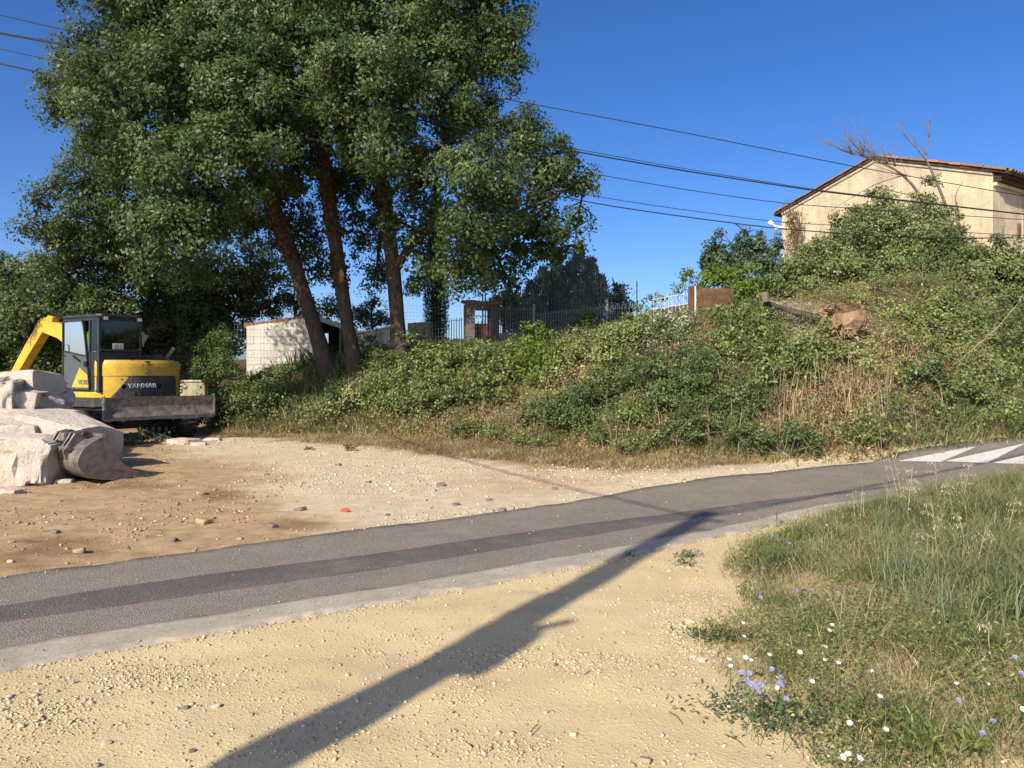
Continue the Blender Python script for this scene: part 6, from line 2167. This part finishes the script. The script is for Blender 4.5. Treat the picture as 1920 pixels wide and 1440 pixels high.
# ------------------------------------------------------------------ flowering weeds at the near right
def near_weeds():
    rng = np.random.default_rng(301)
    n = 620000
    x, y = rng.uniform(.4, 11, n), rng.uniform(2.2, 12.5, n)
    px = 960 + FOCAL * x / y
    w = weed_in(x, y)
    k = (w > -.04) & (px < 2500) & ((px < 2000) | (rng.uniform(0, 1, n) < .3)) & (rng.uniform(0, 1, n) < np.clip(6.5 / y, .3, 1))
    x, y, w, px = x[k], y[k], w[k], px[k]
    z = gz(x, y)
    py = pix(x, y, z)[1]
    clump = fbm(x, y, seed=302, octs=4, scale=2.4)
    dens = .3 + .7 * sstep(-.4, .2, clump)
    bare = np.zeros_like(x)
    for cx, cy, rx, ry, s in [(1580, 1120, 90, 40, .95), (1500, 1090, 50, 35, .8), (1660, 1150, 150, 45, .85), (1800, 1130, 120, 40, .6), (1530, 1035, 70, 25, .7), (1640, 1330, 60, 20, .6), (1430, 1165, 50, 16, .9), (1450, 1215, 40, 20, .6), (1540, 1030, 60, 25, .4), (1840, 1180, 80, 50, .35)]:
        bare = np.maximum(bare, s * sstep(1.3, .4, np.hypot((px - cx) / rx, (py - cy) / ry)))
    low = sstep(1120, 1200, py)
    dens = dens * (1 - .2 * low)
    edge = sstep(-.04, .3, w)
    patch = sstep(.1, .45, fbm(x, y, seed=308, octs=3, scale=1.1))
    keep = rng.uniform(0, 1, len(x)) < dens * (1 - bare) * (1 - .45 * patch) * (.35 + .65 * edge)
    x, y, z, w, px, py, clump = [a[keep] for a in (x, y, z, w, px, py, clump)]
    n = len(x)
    tall = sstep(1620, 1800, px) * sstep(1160, 1020, py)
    h = rng.uniform(.045, .15, n) * (1 + .9 * sstep(0, .4, clump)) * (.6 + .5 * sstep(0, .5, w))
    h = h * (1 - .38 * sstep(1120, 1200, py)) + tall * rng.uniform(.02, .22, n)
    tint = np.clip(.60 + .35 * fbm(x, y, seed=303, octs=3, scale=1.6) + rng.normal(0, .17, n) + .10 * tall, 0, 1)
    tag(blades('weeds', x, y, z, h, np.clip(.0014 + h * .008, .0014, .0032), np.full(n, 1.0), M_GRASS, rng, tint), 'green grass and weeds covering the near right verge', 'grass', kind='stuff')
    # glaucous tall grass further back
    n = 9500
    x, y = rng.uniform(2.4, 7, n), rng.uniform(4.2, 8, n)
    px = 960 + FOCAL * x / y
    py = pix(x, y, g0(x, y))[1]
    k = (weed_in(x, y) > .1) & (px > 1640) & (px < 2000) & (rng.uniform(0, 1, n) < sstep(-.3, .3, fbm(x, y, seed=304, octs=3, scale=2)))
    x, y = x[k], y[k]
    n = len(x)
    mg = leaf_mat('glaucous_blade', [(0, (.11, .145, .075)), (.6, (.20, .235, .13)), (1, (.34, .35, .21))], .25, .55, .3)
    tag(blades('glaucous_grass', x, y, gz(x, y), rng.uniform(.15, .42, n), np.full(n, .0028), np.full(n, .45), mg, rng, rng.uniform(0, 1, n)), 'tall grey-green grass at the right of the verge', 'grass', kind='stuff')
    # small broad leaves (bindweed, chicory rosettes)
    n = 170000
    x, y = rng.uniform(.4, 7, n), rng.uniform(2.2, 8, n)
    w = weed_in(x, y)
    px = 960 + FOCAL * x / y
    k = (w > -.05) & (px < 2000) & (rng.uniform(0, 1, n) < sstep(-.3, .25, fbm(x, y, seed=305, octs=4, scale=2.6)) * np.clip(4.2 / y, .15, 1) ** 2)
    x, y, w = x[k], y[k], w[k]
    n = len(x)
    z = gz(x, y)
    P = np.c_[x, y, z + rng.uniform(.01, .13, n)]
    V, F = leaf_arrays(P, np.tile(np.array([0, 0, 1.0]), (n, 1)), .028, .005, rng, spread=.9)
    tag(mesh_np('weed_leaves', V, F, M_IVY, tint=np.repeat(np.clip(rng.normal(.52, .2, n) + .25 * fbm(x, y, seed=309, octs=3, scale=3), 0, 1), 4)), 'small leaves of bindweed and chicory among the grass', 'weeds', kind='stuff')
    # dead straw lying in the weeds
    n = 26000
    x, y = rng.uniform(.6, 8, n), rng.uniform(2.3, 9, n)
    w = weed_in(x, y)
    px = 960 + FOCAL * x / y
    k = (w > -.1) & (px < 2000) & (rng.uniform(0, 1, n) < .25 + .75 * sstep(-.1, .35, fbm(x, y, seed=306, octs=3, scale=2.2)))
    x, y, w = x[k], y[k], w[k]
    n = len(x)
    z = gz(x, y)
    tag(blades('straw', x, y, z + .005, rng.uniform(.05, .22, n), np.full(n, .0018), np.full(n, 1.5), M_HAY, rng, rng.uniform(0, 1, n)), 'dead straw lying among the near weeds', 'straw', kind='stuff')
    # tall pale stalks standing in the verge
    n = 2600
    x, y = rng.uniform(1.2, 9, n), rng.uniform(2.6, 9.5, n)
    px = 960 + FOCAL * x / y
    w = weed_in(x, y)
    k = (w > .1) & (px > 1560) & (px < 2300) & (rng.uniform(0, 1, n) < .12 + .5 * sstep(.0, .4, fbm(x, y, seed=311, octs=3, scale=1.7)))
    x, y = x[k], y[k]
    n = len(x)
    tag(blades('dry_stalks', x, y, gz(x, y), rng.uniform(.16, .5, n), np.full(n, .0016), np.full(n, .5), M_HAY, rng, rng.uniform(.45, 1, n)), 'pale dry stalks standing in the near verge', 'dry grass', kind='stuff')
    # green trailing tufts on the sand and at the strip edge
    xs, ys = [], []
    for cx, cy, r, m in [(1340, 1195, .10, 240), (1365, 1200, .09, 200), (1290, 1045, .05, 130), (1285, 1062, .05, 90), (1395, 1330, .12, 220), (1450, 1345, .13, 260), (1500, 1365, .12, 240), (1180, 1045, .03, 30)]:
        p = ground_at(cx, cy)
        xs.append(rng.normal(p.x, r, m)); ys.append(rng.normal(p.y, r * .6, m))
    x, y = np.concatenate(xs), np.concatenate(ys)
    V, F = leaf_arrays(np.c_[x, y, gz(x, y) + rng.uniform(.005, .05, len(x))], np.tile(np.array([0, 0, 1.0]), (len(x), 1)), .028, .007, rng, spread=.8)
    tag(mesh_np('trailing_weeds', V, F, leaf_mat('trailing_leaf', [(0, (.05, .08, .045)), (1, (.13, .17, .09))], .2), tint=np.repeat(rng.uniform(0, 1, len(x)), 4)), 'grey-green trailing weeds creeping over the sand edge', 'weeds', kind='stuff')


near_weeds()


def lift_at(px, py, h):
    """point h metres above the verge, seen at this column and row"""
    sx, sz = (px - 960) / FOCAL, (HORIZON - py) / FOCAL
    Y = np.arange(1.6, 16, .01)
    wv = .08
    under = EYE + sz * Y <= g0(sx * Y, Y) + h + wv
    y = Y[int(np.argmax(under))]
    return Vector((sx * y, y, EYE + sz * y)), h + wv


# bindweed: white funnels
M_PETW = MT('white_petal', .6, .2); M_PETW.base((.78, .77, .72)); M_PETW.translucent((.7, .7, .62), .25)
M_PETB = MT('chicory_petal', .6, .2)
M_PETB.base(M_PETB.ramp(M_PETB.noise(60, 2), [(.3, (.20, .21, .60)), (.7, (.34, .36, .74))])); M_PETB.translucent((.3, .32, .75), .25)
M_STEM = plain('flower_stem', (.08, .13, .04), .7, .2)


def bindweed_mesh():
    vs, fs = [(0, 0, -.016)], []
    n = 10
    for ring, (r, z) in enumerate(((.006, -.004), (.012, .002), (.0175, .004))):
        for i in range(n):
            a = 2 * math.pi * i / n
            rr = r * (1 + (.10 * math.cos(5 * a) if ring == 2 else 0))
            vs.append((rr * math.cos(a), rr * math.sin(a), z))
    fs += [(0, 1 + (i + 1) % n, 1 + i) for i in range(n)]
    for ring in range(2):
        for i in range(n):
            a, b = 1 + ring * n + i, 1 + ring * n + (i + 1) % n
            fs.append((a, b, b + n, a + n))
    me = bpy.data.meshes.new('petal_funnel')
    me.from_pydata(vs, [], fs)
    me.materials.append(M_PETW.m)
    return me


def chicory_mesh():
    vs, fs = [(0, 0, 0)], []
    n = 13
    for i in range(n):
        a = 2 * math.pi * i / n
        L = .019 * random.uniform(.85, 1.1)
        w = .0036
        c, s = math.cos(a), math.sin(a)
        b = len(vs)
        vs += [(c * .003, s * .003, .001), (c * L * .6 - s * w, s * L * .6 + c * w, .003), (c * L, s * L, .0035 + .002 * random.random()), (c * L * .6 + s * w, s * L * .6 - c * w, .003)]
        fs.append((b, b + 1, b + 2, b + 3))
    me = bpy.data.meshes.new('ray_petals')
    me.from_pydata(vs, [], fs)
    me.materials.append(M_PETB.m)
    return me


bm_w = [bindweed_mesh()]
bm_b = [chicory_mesh() for _ in range(3)]


def flower(kind, px, py, h, scale, label, group):
    p, hh = lift_at(px, py, h)
    t = thing('bindweed_flower' if kind == 'w' else 'chicory_flower', label, 'flower', (p.x, p.y, p.z - hh * .98), 0, group)
    o = link_mesh('petal_funnel' if kind == 'w' else 'ray_petals', random.choice(bm_w if kind == 'w' else bm_b), t)
    o.location = (0, 0, hh * .98)
    o.scale = (scale,) * 3
    o.rotation_euler = (random.uniform(.3, .85), random.uniform(-.35, .25), random.uniform(0, 6))
    o.rotation_euler = (Matrix.Rotation(random.uniform(.25, .8), 3, 'X') @ Matrix.Rotation(random.uniform(-.3, .3), 3, 'Y') @ Matrix.Rotation(random.uniform(0, 6), 3, 'Z')).to_euler()
    st = MB().tube([(random.uniform(-.02, .02), .01, 0), (random.uniform(-.01, .01), .004, hh * .5), (0, 0, hh * .98 - .012)], [.0016, .0014, .0012], 5)
    st.build('stem', M_STEM, t)


WHITE = [(1368, 1237), (1370, 1249), (1398, 1233), (1408, 1238), (1443, 1228), (1500, 1223), (1548, 1213), (1545, 1237), (1572, 1243), (1523, 1278), (1635, 1259), (1650, 1306), (1593, 1356), (1661, 1368), (1580, 1420), (1590, 1414), (1612, 1422), (1794, 1282), (1852, 1282),
         (1395, 1193), (1393, 1168), (1560, 1172), (1555, 1182), (1660, 977), (1862, 988), (1885, 998), (1902, 1036), (1457, 1290), (1880, 1012), (1918, 1330), (1550, 985), (1782, 1015)]
BLUE = [(1426, 1120), (1430, 1065), (1480, 1019), (1479, 1048), (1494, 1107), (1523, 1106), (1571, 1111), (1692, 1052), (1705, 955), (1615, 1009), (1447, 1255), (1400, 1275), (1408, 1282), (1415, 1285), (1422, 1299), (1405, 1262), (1390, 1260), (1464, 1270), (1462, 1281), (1466, 1286),
        (1474, 1311), (1902, 1232), (1915, 1262), (1738, 1003), (1720, 1006), (1772, 990), (1448, 1004), (1416, 1291), (1427, 1284), (1797, 1313), (1862, 1352), (1842, 1375), (1410, 1105), (1489, 978)]
for px, py in WHITE:
    g = ('white bindweed flower at the front of the near weeds', 'bindweed flowers in the near weeds') if py > 1340 else \
        ('white bindweed flower among the middle weeds', 'bindweed flowers in the middle weeds') if py > 1150 else ('white bindweed flower far back in the verge near the road', 'bindweed flowers near the road')
    flower('w', px, py, .085, random.uniform(.55, .75), *g)
for px, py in BLUE:
    g = ('violet-blue chicory flower in the cluster at the sand edge', 'chicory flowers in the sand edge cluster') if (py > 1240 and px < 1480) else \
        ('blue chicory flower near the right picture edge', 'chicory flowers at the right') if px > 1690 and py > 1100 else ('blue chicory flower dotted among the upper weeds', 'chicory flowers in the upper weeds')
    flower('b', px, py, .15, random.uniform(.6, .8), *g)

# wild oats: dry stalks with hanging spikelets
M_OATS = leaf_mat('oat_straw', [(0, (.30, .24, .13)), (1, (.58, .50, .33))], .3, .7, .2)
M_SPIK = leaf_mat('oat_spikelet', [(0, (.45, .38, .25)), (1, (.70, .64, .48))], .35, .6, .2)


def oat(px0, py0, px1, py1, n_sp, label, seed, lean=0.0):
    rng = np.random.default_rng(seed)
    b = ground_at(px0, py0)
    Y = b.y
    top = at(px1, py1, Y + lean)
    t = thing('wild_oat', label, 'grass stalk', b, 0, 'wild oat stalks at the verge')
    mid = b.lerp(top, .55) + Vector((rng.normal(0, .02), rng.normal(0, .02), .02))
    pts, rad = smooth_path([b, mid, top], [.0026, .002, .001], 9)
    mb = MB().tube([p - b for p in pts], rad, 5)
    mb.build('stalk', plain('oat_stalk', (.46, .38, .21), .7, .2, var=.1), t)
    sp, tw = MB(), MB()
    for k in range(n_sp):
        f = rng.uniform(.55, 1.0)
        q = pts[int(f * 8)] - b
        a = rng.uniform(0, 6.28)
        r = .03 + .09 * (1.05 - f) * 2.0 * rng.uniform(.5, 1.1)
        e = q + Vector((math.cos(a) * r, math.sin(a) * r, rng.uniform(.0, .04)))
        tw.tube([q, q.lerp(e, .6) + Vector((0, 0, .015)), e], [.0007, .0006, .0005], 3, caps=False)
        d = Vector((math.cos(a) * .3, math.sin(a) * .3, -1)).normalized()
        s = rng.uniform(.014, .022)
        u = d.cross(Vector((rng.normal(), rng.normal(), .2))).normalized() * .0028
        v = d.cross(u)
        sp.add([e, e + d * s * .4 + u, e + d * s * .4 + v * 1.0, e + d * s * .4 - u, e + d * s * .4 - v, e + d * s], [(0, 1, 2), (0, 2, 3), (0, 3, 4), (0, 4, 1), (5, 2, 1), (5, 3, 2), (5, 4, 3), (5, 1, 4)])
    if n_sp:
        tw.build('panicle_branch', plain('oat_branch', (.5, .42, .26), .7, .2), t)['kind'] = 'stuff'
        o = sp.build('spikelet', plain('oat_husk', (.62, .55, .40), .6, .2, var=.15), t)
        o['kind'] = 'stuff'


OATS = [(1694, 985, 1664, 846, 12, 'tall straight wild oat stalk, leftmost of the pair over the marking'), (1698, 990, 1672, 848, 10, 'tall wild oat stalk standing just right of the leftmost stalk'),
        (1700, 1000, 1712, 872, 46, 'wild oat with a full hanging panicle before the first white tooth'), (1756, 960, 1752, 845, 26, 'slim upright wild oat before the second white tooth'), (1795, 990, 1820, 860, 34, 'wild oat arching right over the second white tooth'),
        (1790, 1010, 1772, 900, 30, 'short bent wild oat between the taller stalks'), (1760, 1090, 1745, 930, 26, 'thick pale oat stalk rising from the middle of the verge'), (1810, 1080, 1795, 960, 20, 'pale oat stalk near the tall grey-green grass'),
        (1605, 1000, 1598, 915, 5, 'thin grass stalk left of the tall oats'), (1612, 1005, 1616, 920, 5, 'thin upright grass stalk beside the road edge'), (1880, 1060, 1905, 930, 24, 'wild oat leaning right near the picture edge'),
        (1820, 1110, 1850, 985, 18, 'dry oat stalk leaning right above the straw'), (1878, 1290, 1855, 1165, 6, 'bare dry stalk near the right picture edge'), (1750, 1090, 1738, 1000, 8, 'short dry stalk in the middle of the verge'), (1860, 905, 1878, 882, 14, 'distant oat tuft at the road edge on the right')]
for i, (a, b, c, d, n, lab) in enumerate(OATS):
    oat(a, b, c, d, n, lab, 700 + i)

# spindly green weed at the road edge
p = ground_at(1456, 990)
t = thing('fleabane_stem', 'single upright leafy green weed at the road edge', 'weed', p)
MB().tube([(0, 0, 0), (.004, 0, .12), (-.004, 0, .24)], [.003, .0025, .0015], 5).build('stem', M_STEM, t)
rng = np.random.default_rng(333)
zz = rng.uniform(.03, .24, 60)
V, F = leaf_arrays(np.c_[rng.normal(0, .004, 60), rng.normal(0, .004, 60), zz], unit(rng.normal(size=(60, 3))), .035, .004, rng, droop=-.2)
mesh_np('foliage', V, F, M_IVY, t, tint=np.repeat(rng.uniform(.4, 1, 60), 4))

# bramble shoot at the right edge
sh('broad-leaved bramble shoot at the right picture edge', [(1890, 1130, 34, 4.6), (1860, 1125, 24, 4.7), (1905, 1165, 28, 4.5)], M_BRIGHT, 331, leaf=.05, cluster=.07, dens=.45, name='bramble_shoot', cat='bramble', flat=.6)
sh('leafy bramble at the road side on the right', [(1850, 965, 30, 7.2), (1900, 950, 34, 7.6), (1800, 975, 20, 6.8)], M_IVY, 332, leaf=.045, cluster=.10, dens=.6, name='bramble_shoot', cat='bramble', flat=.6)

# broad leaf rosettes in the weeds
rng = np.random.default_rng(340)
for i, (px, py) in enumerate([(1700, 1390), (1820, 1420), (1745, 1425)]):
    p = ground_at(px, py)
    t = thing('leaf_rosette', ['broad upright leaf tuft near the bottom edge', 'broad upright leaf tuft near the bottom right corner', 'broad leaf tuft between the two at the bottom edge'][i], 'weed', p + Vector((0, 0, .05)))
    n = 34
    a = rng.uniform(0, 6.28, n)
    blades('foliage', rng.normal(0, .03, n), rng.normal(0, .03, n), np.zeros(n), rng.uniform(.06, .15, n), np.full(n, .0075), np.full(n, .9), M_IVY, rng, rng.uniform(.3, .9, n), t)

# fallen dry leaves
M_FALL = plain('fallen_leaf', (.42, .19, .085), .8, .2, var=.3, vscale=40)
for i, (px, py, s, lab) in enumerate([(1651, 1401, .030, 'curled orange dead leaf at the edge of the weeds'), (1698, 1434, .024, 'orange dead leaf at the bottom edge of the picture'), (1600, 1398, .016, 'small brown dead leaf beside the white bindweed'), (1494, 1384, .016, 'reddish dead leaf on the sand beside the weeds'), (1842, 1428, .016, 'brown dead leaf near the bottom right corner')]):
    p = ground_at(px, py)
    mb = MB()
    vs, fs = [], []
    n = 7
    for u in range(n):
        for v in range(5):
            f = u / (n - 1)
            w = math.sin(math.pi * f) ** .7 * .5
            q = (v - 2) / 2
            vs.append(((f - .5) * 2 * s, q * w * s * 1.3, s * (.35 * q * q * w * 2 + .25 * math.sin(f * 3))))
    for u in range(n - 1):
        for v in range(4):
            fs.append((u * 5 + v, u * 5 + v + 1, u * 5 + v + 6, u * 5 + v + 5))
    o = mb.add(vs, fs).build('dead_leaf', M_FALL, smooth=True)
    so = o.modifiers.new('thickness', 'SOLIDIFY'); so.thickness = .0008
    o.location = p + Vector((0, 0, .035))
    o.rotation_euler = (.5 + random.uniform(-.2, .2), random.uniform(-.3, .3), random.uniform(0, 3))
    tag(o, lab, 'dead leaf')

# dry twigs on the sand
for i, (a, b) in enumerate([((1232, 1182), (1262, 1190)), ((1255, 1340), (1280, 1362)), ((1095, 1270), (1110, 1262)), ((1360, 1380), (1395, 1405)), ((995, 1376), (1010, 1362))]):
    P, Q = ground_at(*a), ground_at(*b)
    o = MB().tube([P + Vector((0, 0, .006)), P.lerp(Q, .5) + Vector((.005, .01, .012)), Q + Vector((0, 0, .006))], [.003, .0025, .0015], 5).build('dry_twig', plain('twig', (.13, .09, .055), .9, .1))
    tag(o, 'thin dry twig lying on the near sand', 'twig', 'dry twigs on the near sand')
# ------------------------------------------------------------------ overhead lines and the pole that casts the long shadow
M_CABLE = plain('black_cable', (.018, .018, .022), .6, .3)
# left and right ends: column, row, Y; row halfway
LINES = [((-260, -50, 13.0), (2150, 372, 19.5), 150, .010, 'uppermost thin overhead wire crossing the sky'),
         ((-260, 6, 13.2), (2150, 418, 19.6), 213, .016, 'thick twisted overhead cable, second from the top'),
         ((-260, 10, 13.25), (2150, 422, 19.65), 217, .008, 'thin wire twisted beside the thick overhead cable'),
         ((-260, 40, 13.4), (2150, 440, 19.7), 255, .009, 'thin overhead wire below the thick cable'),
         ((-260, 62, 13.6), (2150, 455, 19.8), 297, .008, 'faint thin overhead wire just above the lowest cable'),
         ((-260, 66, 13.5), (2150, 468, 19.8), 305, .013, 'lowest thick overhead cable crossing the house wall')]
LINES_PX = [[(-200, -18), (0, 28), (180, 70), (560, 125), (950, 186), (1280, 248), (1600, 312), (1920, 368), (2100, 395)],
            [(-200, 26), (0, 63), (180, 95), (560, 178), (860, 240), (1050, 279), (1280, 320), (1530, 358), (1920, 402), (2100, 418)],
            [(-200, 24), (0, 61), (180, 92), (560, 173), (860, 235), (1050, 274), (1280, 316), (1530, 356), (1920, 401), (2100, 418)],
            [(-200, 48), (0, 92), (180, 130), (560, 210), (860, 278), (1090, 322), (1280, 355), (1470, 382), (1920, 412), (2100, 422)],
            [(-200, 80), (0, 118), (180, 158), (540, 250), (860, 318), (1130, 371), (1280, 393), (1450, 416), (1920, 442), (2100, 447)],
            [(-200, 82), (0, 119), (180, 160), (540, 252), (860, 326), (1120, 383), (1280, 406), (1450, 428), (1700, 447), (1920, 446), (2100, 446)]]
for (pts, (_, _, _, r, lab)) in zip(LINES_PX, LINES):
    P = []
    for px, py in pts:
        f = (px + 200) / 2300
        # the line runs straight in plan from 13 m ahead at the left to 19.5 m at the right
        A, B = Vector(((-200 - 960) / FOCAL * 16.2, 16.2)), Vector(((2100 - 960) / FOCAL * 19.6, 19.6))
        s = (px - 960) / FOCAL
        t = (A.x - s * A.y) / (s * (B.y - A.y) - (B.x - A.x))
        P.append(at(px, py, A.y + (B.y - A.y) * t))
    Q, rr = smooth_path(P, [r] * len(P), 60)
    tag(MB().tube(Q, rr, 6).build('overhead_wire', M_CABLE, smooth=True), lab, 'wire', 'overhead wires')

# pole behind the photographer's left shoulder, seen only by its shadow on sand and road
sx, sy = 2.15, 8.38
PH = 8.2
Ls = PH / math.tan(SUN_ELEV)
pxy = (sx - math.sin(SUN_AZ) * Ls, sy - math.cos(SUN_AZ) * Ls)
pole = thing('utility_pole', 'tall wooden utility pole casting its long shadow over sand and road', 'utility pole', (pxy[0], pxy[1], float(g0(*pxy))))
M_POLE = bark_mat('pole_wood', (.10, .08, .06), (.2, .16, .12))
MB().tube([(0, 0, -.3), (0, 0, PH)], [.20, .105], 16).build('post', M_POLE, pole)
right = Vector((math.cos(SUN_AZ), -math.sin(SUN_AZ), 0))
MB().bar((0, 0, 5.1), right * .3 + Vector((0, 0, 5.45)), .05).build('bracket', M_IRONG, pole)
MB().box(right * .14 + Vector((0, 0, 5.0)), (.2, .2, .5)).build('junction_box', M_IRONG, pole, bevel=.02)
for z in (PH - .25, PH - .6):
    MB().tube([right * -.1 + Vector((0, 0, z)), right * .28 + Vector((0, 0, z))], .03, 8).build('insulator', M_CHAR, pole)
top = Vector((pxy[0], pxy[1], PH - .2))
# service lines from the pole: one across the yard, one along the road; both stay outside the picture, their shadows do not
for (e, r, sag, lab) in ((Vector((-10.2, 14.6, 7.3)), .022, .5, 'service cable from the pole, its thin shadow crossing the yard'), (Vector((12.0, 8.8, 8.4)), .03, .3, 'service cable from the pole, its shadow running along the road')):
    pts = [top.lerp(e, f) - Vector((0, 0, sag * math.sin(math.pi * f))) for f in np.linspace(0, 1, 20)]
    tag(MB().tube(pts, r, 6).build('service_cable', M_CABLE, smooth=True), lab, 'cable')

# ------------------------------------------------------------------ tell look-alikes apart by their order from the left
_ORD = 'first second third fourth fifth sixth seventh eighth ninth tenth eleventh twelfth thirteenth fourteenth fifteenth sixteenth seventeenth eighteenth nineteenth twentieth'.split()
_by = {}
for o in COL.objects:
    if o.parent is None and 'label' in o and 'category' in o and o.get('kind') is None:
        _by.setdefault(o['label'], []).append(o)
for lab, obs in _by.items():
    if len(obs) > 1:
        obs.sort(key=lambda o: (lambda c: c.x / max(c.y, .5))((Vector(o.bound_box[0]) + Vector(o.bound_box[6])) / 2 if o.type == 'MESH' and o.location.length < .01 else o.location))
        for k, o in enumerate(obs):
            if k == 0: o['label'] = 'leftmost ' + lab
            elif k == len(obs) - 1: o['label'] = 'rightmost ' + lab
            else: o['label'] = lab + ', ' + _ORD[min(k, 19)] + ' from left'
